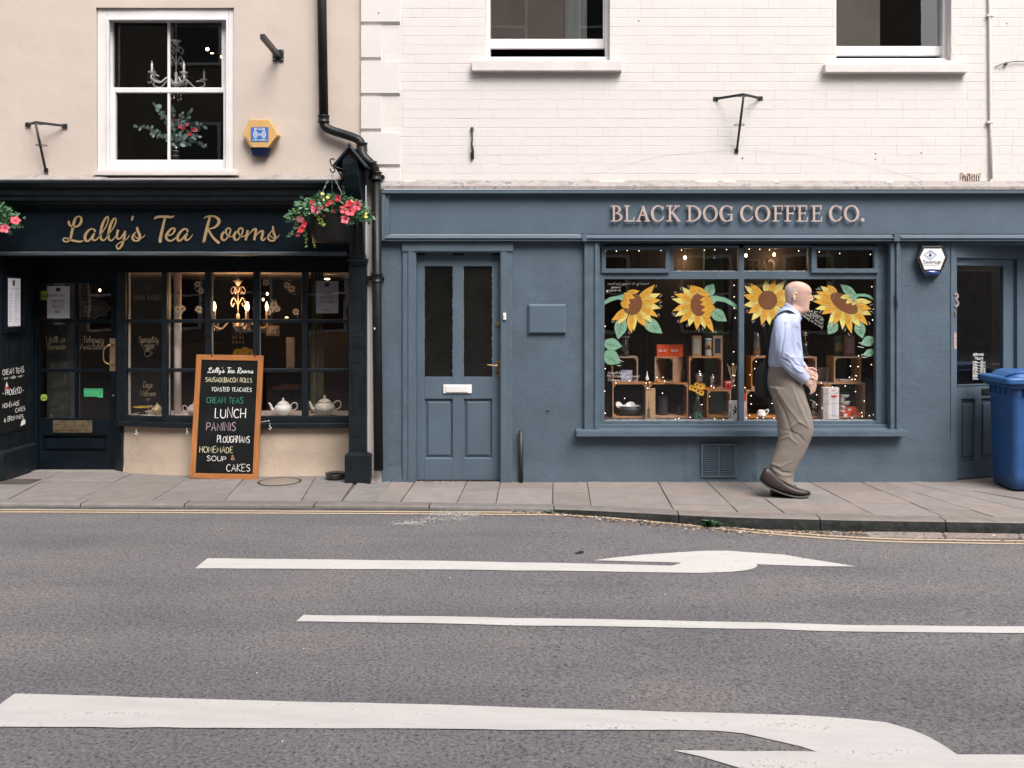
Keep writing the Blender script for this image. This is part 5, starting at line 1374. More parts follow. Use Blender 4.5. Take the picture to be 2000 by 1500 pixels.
# right pilaster, plinth, console
pl_ = MB(); yp = -.03
pl_.box(wx(681, yp), wx(716, yp), yp, .30, wz(888, yp), wz(505, yp))
pil = pl_.build('pilaster', NAVYL, tb, bevel=.004)
def loop(m, pts, y, w): m.ribbon([(p[0], p[1], w) for p in pts], y, .003)
for (ra, rb_) in ((535, 648), (707, 853)):
    m = MB(); cx_ = wx(698, yp); hw = wx(708, yp) - cx_; zt_2, zb_2 = wz(ra, yp), wz(rb_, yp)
    pts = [(cx_ - hw, zb_2)] + [(cx_ - hw * math.cos(a), zt_2 - hw + hw * math.sin(a)) for a in [math.pi * i / 12 for i in range(13)]] + [(cx_ + hw, zb_2), (cx_ - hw, zb_2)]
    if ra == 535: pts = [(cx_ - hw * math.cos(a), zt_2 - hw + hw * math.sin(a)) for a in [math.pi * i / 12 for i in range(13)]] + [(cx_ + hw * math.cos(a), zb_2 + hw - hw * math.sin(a)) for a in [math.pi * i / 12 for i in range(13)]] + [(cx_ - hw, zt_2 - hw)]
    loop(m, pts, yp - .001, .006); m.build('pilaster_moulding', NAVYL, pil)
m = MB(); cx_, cz_ = wx(698, yp), wz(665, yp); loop(m, [(cx_ + .044 * math.cos(a), cz_ + .044 * math.sin(a)) for a in [math.pi * i / 12 for i in range(25)]], yp - .001, .006); m.box(wx(682, yp), wx(715, yp), yp - .004, yp, wz(679, yp), wz(677.5, yp)); m.build('pilaster_moulding', NAVYL, pil)
m = MB(); m.box(wx(673, -.07), wx(723, -.07), -.07, .3, -.01, wz(889, -.07)); m.add([(wx(673, -.07), -.07, wz(889, -.07)), (wx(723, -.07), -.07, wz(889, -.07)), (wx(717, yp), yp, wz(883, yp)), (wx(680, yp), yp, wz(883, yp)), (wx(717, yp), .3, wz(883, yp)), (wx(723, -.07), .3, wz(889, -.07)), (wx(680, yp), .3, wz(883, yp)), (wx(673, -.07), .3, wz(889, -.07))], [(0, 1, 2, 3), (1, 5, 4, 2), (0, 3, 6, 7)])
m.build('plinth', NAVYL, tb, bevel=.004)
# console bracket with a little gable
cs = MB()
xa, xb = wx(684), wx(714)
prof = [(.01, 505), (-.05, 505), (-.075, 480), (-.10, 450), (-.12, 420), (-.16, 395), (-.23, 375), (-.29, 350), (-.31, 330), (-.31, 322), (.01, 322)]
n = len(prof)
for x in (xa, xb):
    for yy, rr_ in prof: cs.v.append(Vector((x, yy, wz(rr_))))
for i in range(n): cs.f.append([i, (i + 1) % n, n + (i + 1) % n, n + i]); cs.m.append(0); cs.s.append(False)
cs.f.append(list(range(n))[::-1]); cs.m.append(0); cs.s.append(False); cs.f.append([n + i for i in range(n)]); cs.m.append(0); cs.s.append(False)
con = cs.build('console', NAVYL, tb, bevel=.004)
m = MB()
xg = (xa + xb) / 2; zg = wz(300)
m.prism([(xa, wz(322)), (xb, wz(322)), (xg + .01, wz(303)), (xg - .01, wz(303))], -.31, .01)
for s_ in (-1, 1):
    e0 = (xg, wz(296)); e1 = (xg + s_ * .15, wz(336))
    tx, tz = e1[0] - e0[0], e1[1] - e0[1]; L_ = math.hypot(tx, tz); nx_, nz_ = -tz / L_ * s_, tx / L_ * s_
    k = .022
    m.prism([e0, e1, (e1[0] - nx_ * k, e1[1] - nz_ * k), (e0[0], e0[1] - k * 1.2)], -.345, .01)
m.build('console_gable', NAVYL, con, bevel=.004)
P('console_finial', IRON, con, lambda m: m.lathe([(.012, 0), (.018, .012), (.012, .03), (.0001, .035)], (xg, -.33, wz(299)), 10))
m = MB()
for i in range(3): m.tube([(xa + .035 + i * .05, -.085 - .0, wz(500)), (xa + .035 + i * .05, -.115, wz(455)), (xa + .035 + i * .05, -.14, wz(422))], .006, 6)
for i in range(9): m.ball((xa - .002, -.28 + i * .012, wz(330 + i * 9)), .013, .013, .013, 8, 5)
m.build('console_beads', NAVYL, con)
P('console_base', NAVYL, con, lambda m: (m.box(wx(678, -.06), wx(717, -.06), -.06, .0, wz(512, -.06), wz(505, -.06)), m.box(wx(688), wx(718), -.05, .0, wz(517), wz(512))), bevel=.003)
# cream strip of bare wall
m = MB(); m.box(wx(715), wx(738), .008, .30, -.01, wz(300)); m.build('wall_strip', CREAM, tb)
m = MB(); m.prism([(wx(726), -.008), (wx(746), -.008), (wx(744), wz(925)), (wx(738), wz(916)), (wx(727), wz(914))], -.015, .01); m.build('broken_render', mat('broken_render', (.50, .44, .41), .9, .15, 20, .006, 40), tb)
# left end: pilaster just outside the frame
P('pilaster', NAVYL, tb, lambda m: m.box(wx(-60), wx(-2), -.03, .08, 0, wz(505)), bevel=.004)

# ------------------------------------------------------------------ door recess
xr = wx(0) + .0
side = P('recess_side_wall', NAVY, tb, lambda m: m.box(xr - .05, xr, -.02, .60, 0, wz(499)))
for i in range(6):
    y0_ = .0 + i * .085
    P('board', NAVYL, side, lambda m: m.box(xr, xr + .008, y0_ + .002, y0_ + .083, .27, wz(499)), bevel=.003)
P('skirting', NAVYL, side, lambda m: (m.box(xr, xr + .035, -.01, .50, 0, .25), m.prism([(xr, .25), (xr + .035, .25), (xr, .275)], -.01, .50)), bevel=.004)
yd = .52
def dx(p): return wx(p, yd)
def dz(r): return wz(r, yd)
P('door_frame', NAVY, tb, lambda m: (m.box(xr, dx(75), yd - .02, yd + .08, 0, wz(499)), m.box(dx(228), dx(247), yd - .03, yd + .08, 0, wz(499)), m.box(dx(75), dx(228), yd - .02, yd + .08, dz(545), wz(499))), bevel=.004)
dd = MB()
dd.box(dx(75), dx(77), yd, yd + .045, dz(918), dz(545)); dd.box(dx(75), dx(77.5), yd, yd + .045, dz(918), dz(545)); dd.box(dx(216), dx(228), yd, yd + .045, dz(918), dz(545)); dd.box(dx(77.5), dx(216), yd, yd + .045, dz(553), dz(545))
dd.box(dx(145), dx(150), yd + .004, yd + .04, dz(817), dz(553))
dd.box(dx(77.5), dx(216), yd + .006, yd + .04, dz(631), dz(623.5)); dd.box(dx(77.5), dx(216), yd + .006, yd + .04, dz(727), dz(720.5))
dd.box(dx(77.5), dx(216), yd, yd + .045, dz(850), dz(817)); dd.box(dx(77.5), dx(216), yd, yd + .045, dz(917), dz(883)); dd.box(dx(77.5), dx(83), yd, yd + .045, dz(883), dz(850)); dd.box(dx(209), dx(216), yd, yd + .045, dz(883), dz(850))
door = dd.build('door', NAVY, tb, bevel=.003, label='blue black tea room door with six panes')
P('panel', NAVY, door, lambda m: (m.box(dx(82), dx(210), yd + .03, yd + .04, dz(884), dz(849)), m.box(dx(90), dx(202), yd + .014, yd + .03, dz(877), dz(857))), bevel=.006)
for a, b in ((77.5, 145), (150, 216)):
    for r0, r1 in ((623.5, 553), (720.5, 631), (817, 727)): P('pane', GLASS, door, lambda m: m.box(dx(a) - .002, dx(b) + .002, yd + .02, yd + .024, dz(r0) - .002, dz(r1) + .002))
P('letterplate', BRASSD, door, lambda m: (m.box(dx(104), dx(180.5), yd - .008, yd, dz(845), dz(821)), m.box(dx(111), dx(173), yd - .014, yd - .008, dz(840), dz(826.5))), bevel=.003)
P('push_plate', mat('dull_brass_plate', (.42, .31, .19), .4, .1, 10, metal=.8), door, lambda m: m.box(dx(214.5), dx(226), yd - .006, yd, dz(725), dz(661)), bevel=.002)
P('pull_handle', BRASS, door, lambda m: m.tube(smooth([(dx(223), yd - .006, dz(673)), (dx(219), yd - .05, dz(673)), (dx(211), yd - .07, dz(681)), (dx(209.5), yd - .075, dz(692)), (dx(211), yd - .07, dz(705)), (dx(219), yd - .05, dz(711)), (dx(223), yd - .006, dz(711))], 5), .0075, 8))
P('key_escutcheon', BRASSD, door, lambda m: m.lathe([(.012, 0), (.012, .005), (.0001, .006)], (dx(221), yd, dz(773)), 12, 'y'))
P('sill_strip', mat('door_sill_metal', (.30, .28, .26), .5, .15, 20), tb, lambda m: m.box(xr, dx(247), yd - .10, yd + .05, -.01, .010))
P('recess_floor', SLABG, tb, lambda m: m.box(xr, dx(247), .40, yd - .10, -.03, .004))
yv = yd - .001
def vinyl(lines, label, matl=GOLDDIM, yy=yd + .0185, parent=door, nm='window_lettering'):
    m = MB()
    for (s_, a, b, r_, h_, kw) in lines: ptxt(m, s_, a, b, r_, h_, yy, th=0, **kw)
    return m.build(nm, matl, parent, label=label)
vinyl([('Walk in', 89, 127, 669, 12, dict(lw=.085, shear=.12)), ('Service', 92, 127, 682, 11, dict(lw=.085, shear=.12))], 'gold lettering in the middle left door pane')
vinyl([('Takeaway', 162, 203, 669, 12, dict(lw=.085, shear=.12)), ('Available', 156, 204, 682, 11.5, dict(lw=.085, shear=.12))], 'gold lettering in the middle right door pane')
# ornate OPEN sign hanging inside the glass
yy = yd + .0185
osn = thing('open_sign', 'dark open sign with a scrolled gold outline hanging inside the tea room door', 'sign', (wx(183, .56), .565, wz(620, .56)))
yo = .56
m = MB(); oc = [(wx(183, yo) + (.148 + .012 * math.cos(8 * a)) * math.cos(a), wz(603, yo) + (.082 + .010 * math.cos(8 * a)) * math.sin(a)) for a in [i * math.pi / 32 for i in range(64)]]
m.prism(oc, yo, yo + .006); m.build('board', mat('open_board', (.012, .010, .008), .6, .2, 10), osn)
m = MB(); m.ribbon([(*p, .0035) for p in oc + oc[:1]], yo - .0005, 0)
ptxt(m, 'OPEN', 166, 200, 610, 12, yo - .001, lw=.10, th=0)
m.ribbon([(*(wx(a, yo), wz(b, yo)), .003) for a, b in smooth([(168, 584), (176, 581), (183, 580), (190, 581), (198, 584)], 4)], yo - .001, 0)
m.ribbon([(*(wx(a, yo), wz(b, yo)), .003) for a, b in smooth([(170, 614), (177, 616), (183, 612), (189, 616), (196, 614)], 4)], yo - .001, 0)
m.build('lettering', GOLDDIM, osn)
m = MB(); m.tube([wp(172, 586, yo), wp(180, 556, yo)], .0015, 5); m.tube([wp(194, 586, yo), wp(186, 556, yo)], .0015, 5); m.build('hanging_cord', GOLDDIM, osn)
def notice(name, a, b, r0, r1, y, lines, label, cat, paper=PAPER, ink=INK, rot=0, extra=None):
    t = thing(name, label, cat, (wx((a + b) / 2, y), y, wz(r1, y)))
    m = MB(); m.box(wx(a, y), wx(b, y), y, y + .0012, wz(r1, y), wz(r0, y)); m.build('paper', paper, t)
    m = MB()
    for (s_, p0, p1, r_, h_) in lines: ptxt(m, s_, p0, p1, r_, h_, y - .0006, lw=.14, th=0)
    if extra: extra(m, y - .0006)
    m.build('print', ink, t); return t
def logo(a, b, r0, r1): return lambda m, y: m.box(wx(a, y), wx(b, y), y - .0002, y, wz(r1, y), wz(r0, y))
notice('opening_times_notice', 92, 136, 559, 621.5, .537, [('OPENING TIMES', 98, 128, 579, 4), ('Monday to Saturday', 100, 126, 588, 3), ('9 am to 5 pm', 103, 123, 592, 3), ('Sunday and Bank', 101, 125, 598, 3), ('10 am to 4 pm', 103, 123, 602, 3), ('CLOSED', 107, 118, 608.5, 3), ('TUESDAY', 107, 118, 611.5, 3)], 'white opening times notice taped inside the upper left pane of the tea room door', 'notice', extra=logo(109, 118, 562, 569))
LIME = mat('lime_sticker', (.30, .42, .06), .6, .06, 20); GRNL = mat('green_rating_label', (.06, .40, .17), .5, .05, 20)
def sticker(pts, y, matl, label, txt=None, ink=INK, name='sticker'):
    t = thing(name, label, 'sticker', wp(sum(p[0] for p in pts) / len(pts), max(p[1] for p in pts), y))
    m = MB(); m.prism([(wx(a, y), wz(b, y)) for a, b in pts], y, y + .0012); m.build('film', matl, t)
    if txt:
        m = MB()
        for (s_, p0, p1, r_, h_) in txt: ptxt(m, s_, p0, p1, r_, h_, y - .0004, lw=.16, th=0)
        m.build('print', ink, t)
def blob(cx_, cy_, r1, r2, n=24, k=.08): return [(cx_ + r1 * (1 + k * math.cos(6 * a)) * math.cos(a), cy_ + r2 * (1 + k * math.cos(6 * a)) * math.sin(a)) for a in [i * 2 * math.pi / n for i in range(n)]]
sticker(blob(86.5, 577, 9.5, 9.5), .536, LIME, 'yellow green wavy sticker at the left of the opening times notice', [('local', 80, 93, 580, 6)])
sticker(blob(85.5, 776.5, 6.8, 6.5, k=.04), .536, LIME, 'small lime green round sticker low in the bottom left door pane', [('deal', 81, 90, 779, 4)])
sticker([(164, 759), (201, 759), (201, 776.5), (191, 776.5), (190, 774.5), (164, 774.5)], .536, GRNL, 'green food hygiene rating label in the bottom right door pane', [('FOOD HYGIENE RATING', 166, 199, 763.5, 3), ('0 1 2 3 4', 166, 188, 772, 4.5), ('5', 194, 197.5, 772, 5.5)])
# menu case and chalk sign on the side wall of the recess (they face the doorway)
def side_xf(yc): return Matrix(((0, -1, 0, xr + .010), (1, 0, 0, yc), (0, 0, 1, 0), (0, 0, 0, 1)))   # local x -> depth, local -y -> out of the wall
mc = thing('menu_case', 'lit menu case with a white menu on the side wall of the tea room doorway', 'menu case', (xr + .01, .16, 1.35))
z0_, z1_ = wz(640, .05), wz(541, .05)
for nm, mt, fn, bv in (('case', NAVY, lambda m: (m.box(-.15, .15, -.035, 0, z0_ - .05, z0_), m.box(-.15, .15, -.035, 0, z1_, z1_ + .03), m.box(-.15, -.125, -.035, 0, z0_, z1_), m.box(.125, .15, -.035, 0, z0_, z1_)), .003),
                   ('menu_paper', mat('lit_menu', (.62, .60, .64), .6, .02, 10, emit=.16), lambda m: m.box(-.11, .10, -.012, -.008, z0_ + .01, z1_ - .01), 0)):
    m = MB(); fn(m); m.xf(side_xf(.17)); m.build(nm, mt, mc, bevel=bv)
m = MB()
write(m, 'Food Drinks', -.07, z1_ - .11, .018, -.013, width=.14, lw=.12, th=0)
rr_ = random.Random(5)
for i in range(15): m.box(-.075, -.075 + rr_.uniform(.03, .06), -.0132, -.0128, z1_ - .14 - i * .018, z1_ - .144 - i * .018); m.box(.01, .01 + rr_.uniform(.02, .06), -.0132, -.0128, z1_ - .14 - i * .018, z1_ - .144 - i * .018)
m.box(-.025, .015, -.0132, -.0128, z1_ - .075, z1_ - .025)
m.xf(side_xf(.17)); m.build('menu_print', INKG, mc)
cw = thing('wall_chalk_sign', 'black chalk sign reading cream teas on the side wall of the tea room doorway', 'sign', (xr + .012, .20, wz(845, .2)))
zt2, zb2 = wz(712, .18), wz(842, .18)
m = MB(); m.box(-.21, .20, -.012, 0, zb2, zt2); m.xf(side_xf(.17)); m.build('board', BLACKBOARD, cw, bevel=.002)
m = MB()
def sw_(s_, x_, fr, h_, w_):
    q = MB(); write(q, s_, x_, lerp(zt2, zb2, fr), h_, -.0135, width=w_, lw=.15, jit=.2, th=0); q.xf(side_xf(.17)); q.build('chalk_writing', CHALK, cw)
sw_('CREAM TEAS', -.17, .135, .045, .32); sw_('- pots - coffee - more -', -.17, .20, .022, .32); sw_('- PROSECCO -', -.17, .44, .045, .32)
sw_('HOMEMADE', -.17, .62, .036, .25); sw_('CAKES', .02, .72, .036, .15); sw_('& BROWNIES', -.15, .83, .036, .29)
m.mi = 0; m.prism([(-.09, lerp(zt2, zb2, .31)), (-.13, lerp(zt2, zb2, .31)), (-.11, lerp(zt2, zb2, .24))], -.0138, -.0134); m.mi = 1; m.prism([(-.085, lerp(zt2, zb2, .36)), (-.135, lerp(zt2, zb2, .36)), (-.14, lerp(zt2, zb2, .315)), (-.08, lerp(zt2, zb2, .315))], -.0138, -.0134)
m.mi = 0; m.prism([(.10, lerp(zt2, zb2, .945)), (.17, lerp(zt2, zb2, .93)), (.175, lerp(zt2, zb2, .88)), (.15, lerp(zt2, zb2, .84)), (.11, lerp(zt2, zb2, .88))], -.0138, -.0134)
m.xf(side_xf(.17)); m.build('chalk_drawing', [CHALK, mat('chalk_red', (.55, .12, .10), .8)], cw)

# ------------------------------------------------------------------ bow window
BW = [(240, .46), (324, .34), (408, .29), (501.5, .27), (596, .29), (690, .32)]
BP = [(wx(p, y), y) for p, y in BW]
YM = .33
def bz(r, y=YM): return wz(r, y)
zs0, zs1 = wz(836, .25), wz(826, .25)
ris = MB()
bwp = P('bay_window', NAVY, tb, lambda m: [m.seg(BP[i], BP[i + 1], bz(532, (BP[i][1] + BP[i + 1][1]) / 2) - .0, wz(499), .01, .05) for i in range(5)], label='bowed small paned tea room window of five bays')
for i in range(5):
    a, b = Vector(BP[i]), Vector(BP[i + 1]); t = (b - a).normalized(); n = Vector((t.y, -t.x)); ym = (a.y + b.y) / 2
    pa = a + t * .022; pb = b - t * .022
    if i == 0: pa = a + t * .055
    if i == 4: pb = b - t * .035
    zt_, zb_ = bz(531, ym), bz(812, ym); zm1, zm2 = bz(627, ym), bz(723, ym)
    P('glazing_bar', NAVYL, bwp, lambda m: m.seg(pa, pb, zm1 - .017, zm1 + .017, .015, .02), bevel=.006)
    P('glazing_bar', NAVYL, bwp, lambda m: m.seg(pa, pb, zm2 - .017, zm2 + .017, .015, .02), bevel=.006)
    P('bottom_rail', NAVYL, bwp, lambda m: m.seg(a, b, bz(826, ym), zb_, .025, .03), bevel=.003)
    for (z_a, z_b) in ((zb_, zm2 - .017), (zm2 + .017, zm1 - .017), (zm1 + .017, zt_)): P('pane', GLASS, bwp, lambda m: m.seg(pa - t * .003, pb + t * .003, z_a, z_b, 0.0, .003))
    P('putty_edge', mat('pale_putty_edge', (.36, .33, .30), .6), bwp, lambda m: m.seg(pa, pa + t * .006, zb_ + .003, zt_ - .003, -.006, .03)) if i < 4 else None
for i in range(6):
    c = Vector(BP[i]); q = Vector(BP[min(i + 1, 5)]) - Vector(BP[max(i - 1, 0)]); t = q.normalized(); n = Vector((t.y, -t.x))
    w_ = .026 if 0 < i < 5 else (.05 if i == 0 else .04)
    P('mullion', NAVYL, bwp, lambda m: m.seg(c - t * w_ + n * 0, c + t * w_, bz(826, c.y), bz(531, c.y), .028, .045), bevel=.005)
m = MB()
for i in range(5): m.seg(BP[i], BP[i + 1], zs0, zs1, .075, .03)
m.build('bay_sill', NAVYL, bwp, bevel=.005)
m = MB()
smb = smooth([(p[0], p[1]) for p in BP], 8)
N_ = 10
for j in range(N_ + 1):
    z = lerp(-.02, zs0, j / N_)
    for p in smb: m.v.append(Vector((p[0], p[1] - .012 + .004 * noise.noise(Vector((p[0] * 4, 0, z * 4))) - .012 * max(0, .08 - z) / .08, z)))
n = len(smb)
for j in range(N_):
    for i in range(n - 1): m.f.append([j * n + i, j * n + i + 1, (j + 1) * n + i + 1, (j + 1) * n + i]); m.m.append(0); m.s.append(True)
m.build('stall_riser', BEIGE, tb)
P('riser_corner', NAVYL, tb, lambda m: m.seg((wx(228, .5), .50), (wx(241, .44), .44), -.01, bz(826), .02, .05))
# pigtail hooks below the sill
for k, (a, r_, lab) in enumerate(((266, 843, 'small white hook under the left end of the bay sill'), (365, 842, 'small white hook under the bay sill just left of the chalkboard'), (527, 833, 'small white hook under the bay sill right of the chalkboard'))):
    yy = [.36, .24, .18][k]
    h = MB(); h.tube(smooth([wp(a, r_ - 6, yy), wp(a, r_, yy - .01), wp(a + 3, r_ + 3, yy - .015), wp(a, r_ + 6, yy - .012), wp(a - 2, r_ + 3, yy - .01)], 4), .0035, 6); h.build('cup_hook', mat('hook_white', (.5, .48, .46), .5), origin=wp(a, r_ + 6, yy), label=lab, cat='hook')
h = MB(); h.tube([wp(506, 826, .16), wp(516, 823, .16), wp(526, 822, .17)], .003, 6); h.ball(wp(525, 822, .17), .007); h.build('stay_rod', mat('hook_white2', (.5, .48, .46), .4), origin=wp(515, 824, .16), label='thin pale stay rod from the bay window to the chalkboard', cat='rod')
# gold lettering and daisies on the bay glass
def facet(i, off=.004):
    a, b = Vector(BP[i]), Vector(BP[i + 1]); t = (b - a).normalized(); n = Vector((t.y, -t.x))
    def f(px, row):
        # intersect the sight line with the facet plane
        k = (px - CX) / F
        # point: x = k*(D+y); (p-a).n = -off_in
        s_ = ((a.x + n.x * off) * n.x + (a.y + n.y * off) * n.y - k * D * n.x) / (k * n.x + n.y)
        return Vector((k * (D + s_), s_, wz(row, s_)))
    return f, t, n
def fx_write(m, i, s_, pa, pb, row, hpx, off=.004, **k):
    f, t, n = facet(i, off)
    A, B = f(pa, row), f(pb, row)
    q = MB(); write(q, s_, 0, 0, hpx * (D + A.y) / F, 0, width=(B - A).length, th=0, **k)
    ang = math.atan2(B.y - A.y, B.x - A.x)
    M_ = Matrix.Translation(A) @ Matrix.Rotation(ang, 4, 'Z')
    q.xf(M_); m.mi = 0; m.add(q.v, q.f)
m = MB()
fx_write(m, 0, 'Tel', 281, 292, 566, 9, lw=.1); fx_write(m, 0, '01666 840667', 262, 316, 586, 11, lw=.12, shear=.1)
fx_write(m, 0, 'Speciality', 271, 309, 668, 11, lw=.10, shear=.12); fx_write(m, 0, 'Coffee', 277, 301, 679, 11, lw=.10, shear=.12)
fx_write(m, 0, 'Dogs', 280, 297, 757, 12, lw=.10, shear=.12); fx_write(m, 0, 'Welcome', 274, 304, 773, 11, lw=.10, shear=.12)
f, t, n = facet(0)
def fr_(pts, w_): 
    P3 = [f(a, b) for a, b in smooth(pts, 4)]
    for a, b in zip(P3[:-1], P3[1:]):
        u = (b - a); c = Vector((0, 0, 1)) if abs(u.z) < u.length * .8 else Vector((t.x, t.y, 0)); c *= w_ / 2
        m.add([a - c, b - c, b + c, a + c], [(0, 1, 2, 3)])
fr_([(282, 687), (283, 694), (288, 697), (293, 694), (294, 687), (282, 687)], .004); fr_([(294, 688), (298, 689), (296, 693), (293, 693)], .004); fr_([(280, 683), (287, 684), (294, 682), (299, 680)], .004)
for a, b in ((289, 783), (286, 780), (289, 778.5), (292, 780)):
    c = f(a, b); m.ball(c, .006, .001, .006, 6, 4)
m.build('window_lettering', GOLDDIM, bwp, label='gold lettering down the leftmost bay of the tea room window')
PET = mat('daisy_petal', (.62, .44, .26), .7, .1, 30); PETC = mat('daisy_centre', (.32, .12, .03), .7, .1, 30); PETG = mat('daisy_leaf', (.30, .34, .24), .7, .1, 30)
def daisy(m, f, t, px, row, r, n=11, seed=0):
    rr = random.Random(seed + int(px)); c = f(px, row); T = Vector((t.x, t.y, 0)); Z = Vector((0, 0, 1)); N3 = Vector((t.y, -t.x, 0))
    m.mi = 0
    for k in range(n):
        a = 2 * math.pi * k / n + rr.uniform(-.15, .15); L_ = r * rr.uniform(.8, 1.1)
        d = T * math.cos(a) + Z * math.sin(a); s_ = T * -math.sin(a) + Z * math.cos(a)
        e = N3 * (.0002 * (k % 3))
        m.add([c + e + d * r * .2, c + e + d * L_ * .6 - s_ * r * .2, c + e + d * L_, c + e + d * L_ * .6 + s_ * r * .2], [(0, 1, 2, 3)])
    m.mi = 1; m.add([c + N3 * .001 + (T * math.cos(a) + Z * math.sin(a)) * r * .3 for a in [i * math.pi / 5 for i in range(10)]], [tuple(range(10))])
for i, fl, lab in ((1, [(386, 555, 8), (392, 568, 8), (350, 573, 5), (347, 604, 8), (356, 603, 8), (388, 604, 9)], 'daisy stickers on the second bay of the tea room window'),
                   (3, [(519, 552, 8), (561, 557, 8), (569, 564, 9), (535, 596, 9), (530, 604, 8), (541, 603, 8), (525, 611, 6), (578, 609, 8)], 'daisy stickers on the fourth bay of the tea room window')):
    f, t, n = facet(i, -.006); m = MB()
    for (a, b, r_) in fl: daisy(m, f, t, a, b, r_ / 214, seed=i)
    rr = random.Random(i); m.mi = 2
    for (a, b, r_) in fl:
        for k in range(5 if r_ > 7 else 0):
            c = f(a + rr.uniform(-9, 9), b + rr.uniform(-11, 11)); u = Vector((t.x, t.y, 0)) * rr.uniform(-.012, .012); v_ = Vector((0, 0, rr.uniform(.006, .014)))
            m.add([c - u, c + v_, c + u, c - v_ * .6], [(0, 1, 2, 3)])
    m.build('daisy_sticker', [PET, PETC, PETG], bwp, label=lab)
nt_ = notice('seating_notice', 617, 661, 549, 612, .35, [('MORE', 631, 648, 575, 4.5), ('SEATING', 626, 651, 583, 4.5), ('UPSTAIRS', 625, 653, 592, 4.5), ('thank you', 632, 646, 607, 3)], 'white more seating notice stuck in the rightmost bay of the tea room window', 'notice', extra=logo(634, 643, 552, 559.5), paper=mat('window_paper', (.40, .39, .44), .7, .02, 10))

# interior of the tea room
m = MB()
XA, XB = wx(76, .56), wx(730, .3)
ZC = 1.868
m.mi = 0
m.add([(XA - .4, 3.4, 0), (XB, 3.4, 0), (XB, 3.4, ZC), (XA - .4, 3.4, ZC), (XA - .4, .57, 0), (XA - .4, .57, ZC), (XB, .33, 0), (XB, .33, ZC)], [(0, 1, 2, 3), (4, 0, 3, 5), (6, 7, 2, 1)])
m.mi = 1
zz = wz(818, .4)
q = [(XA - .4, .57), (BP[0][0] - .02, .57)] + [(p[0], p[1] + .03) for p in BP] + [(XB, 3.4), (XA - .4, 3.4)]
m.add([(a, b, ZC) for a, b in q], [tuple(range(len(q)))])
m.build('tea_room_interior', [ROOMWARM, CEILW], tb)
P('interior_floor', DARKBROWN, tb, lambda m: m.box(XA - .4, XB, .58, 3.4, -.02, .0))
m = MB(); zt3 = wz(815, .33)
q = [(p[0], p[1] + .05) for p in BP] + [(BP[-1][0], .85), (BP[0][0] + .05, .85)]
m.add([(a, b, zt3) for a, b in q] + [(a, b, zt3 - .03) for a, b in q], [tuple(range(len(q))), tuple(range(2 * len(q) - 1, len(q) - 1, -1))] + [(i, i + len(q), (i + 1) % len(q) + len(q), (i + 1) % len(q)) for i in range(len(q))])
m.build('display_shelf', mat('pale_cloth', (.55, .50, .46), .9, .06, 14, .004, 40), tb)
P('slim_column', mat('white_column', (.70, .62, .56), .6, .03, 5), tb, lambda m: m.tube([wp(347, 812, .55), (wx(347, .55), .55, ZC)], .033, 16))
P('green_curtain', mat('olive_curtain', (.12, .11, .06), .9, .15, 7, stretch=(14, 1, .2)), tb, lambda m: m.add([(wx(607 + i * 2.5, .6), .6 + .02 * math.sin(i * 1.9), z) for z in (.3, ZC) for i in range(11)], [(i, i + 1, i + 12, i + 11) for i in range(10)]))
P('white_cloth', mat('hanging_cloth', (.42, .38, .36), .9, .08, 9), tb, lambda m: m.box(wx(559, 1.2), wx(575, 1.2), 1.2, 1.23, wz(718, 1.2), wz(659, 1.2)))
P('dresser', mat('dark_dresser', (.035, .02, .012), .6, .2, 4), tb, lambda m: (m.box(wx(600, 1.6), wx(690, 1.6), 1.6, 1.9, 0, 1.25), m.box(wx(250, 2.4), wx(420, 2.4), 2.4, 2.7, 0, 1.1)), bevel=.01)
# things between the door glass and the room
P('door_side_pane_back', mat('door_room_grey', (.05, .055, .05), .8, .3, 3), tb, lambda m: m.box(wx(80, .9), wx(145, .9), 1.0, 1.02, .3, 1.86))
# ================================================================== THINGS ON AND BY THE FRONTS
# downpipe
dp = thing('downpipe', 'black cast iron downpipe that kinks past the console and runs to the pavement', 'downpipe', (wx(737), -.08, 0))
def pz(a, b, y): return wp(a, b, y)
P('pipe', PIPE, dp, lambda m: m.tube([pz(627, -300, -.06), pz(628.5, 0, -.06), pz(632.5, 232, -.06)], .040, 16), label='upper straight length of pipe')
P('bend', PIPE, dp, lambda m: m.tube(smooth([pz(632.5, 236, -.06), pz(634, 246, -.06), pz(646, 254, -.06), pz(664, 260, -.06), pz(686, 267, -.07), pz(702, 275, -.08), pz(707, 288, -.08)], 5), .0385, 14))
P('bend', PIPE, dp, lambda m: m.tube(smooth([pz(707, 290, -.10), pz(709, 303, -.13), pz(719, 315, -.14), pz(730, 326, -.12), pz(734, 342, -.09)], 5), .040, 14))
P('pipe', PIPE, dp, lambda m: m.tube([pz(735, 340, -.085), pz(736.5, 640, -.07), pz(739.5, 918, -.07)], .0405, 16), label='long lower length of pipe')
for (a, r0, r1, y_, tilt) in ((632.3, 226, 240, -.06, 0), (706.5, 279, 295, -.085, 0), (734.5, 336, 352, -.09, 0), (736, 534, 552, -.07, 0)):
    m = MB(); c0, c1 = pz(a, r1, y_), pz(a, r0, y_); h_ = c1.z - c0.z
    m.lathe([(.041, 0), (.050, 0), (.052, .01), (.047, .014), (.046, h_ - .014), (.052, h_ - .01), (.052, h_), (.041, h_)], c0, 18); m.build('collar', PIPE, dp)
m = MB(); m.lathe([(.041, 0), (.049, 0), (.049, .03), (.041, .032)], pz(725, 322, -.13), 16); m.build('collar', PIPE, dp)
P('ear', PIPE, dp, lambda m: (m.box(wx(718), wx(751), -.05, .0, wz(548), wz(539)), m.lathe([(.016, 0), (.016, .03)], (wx(749), -.03, wz(543)), 10, 'y')), bevel=.005)
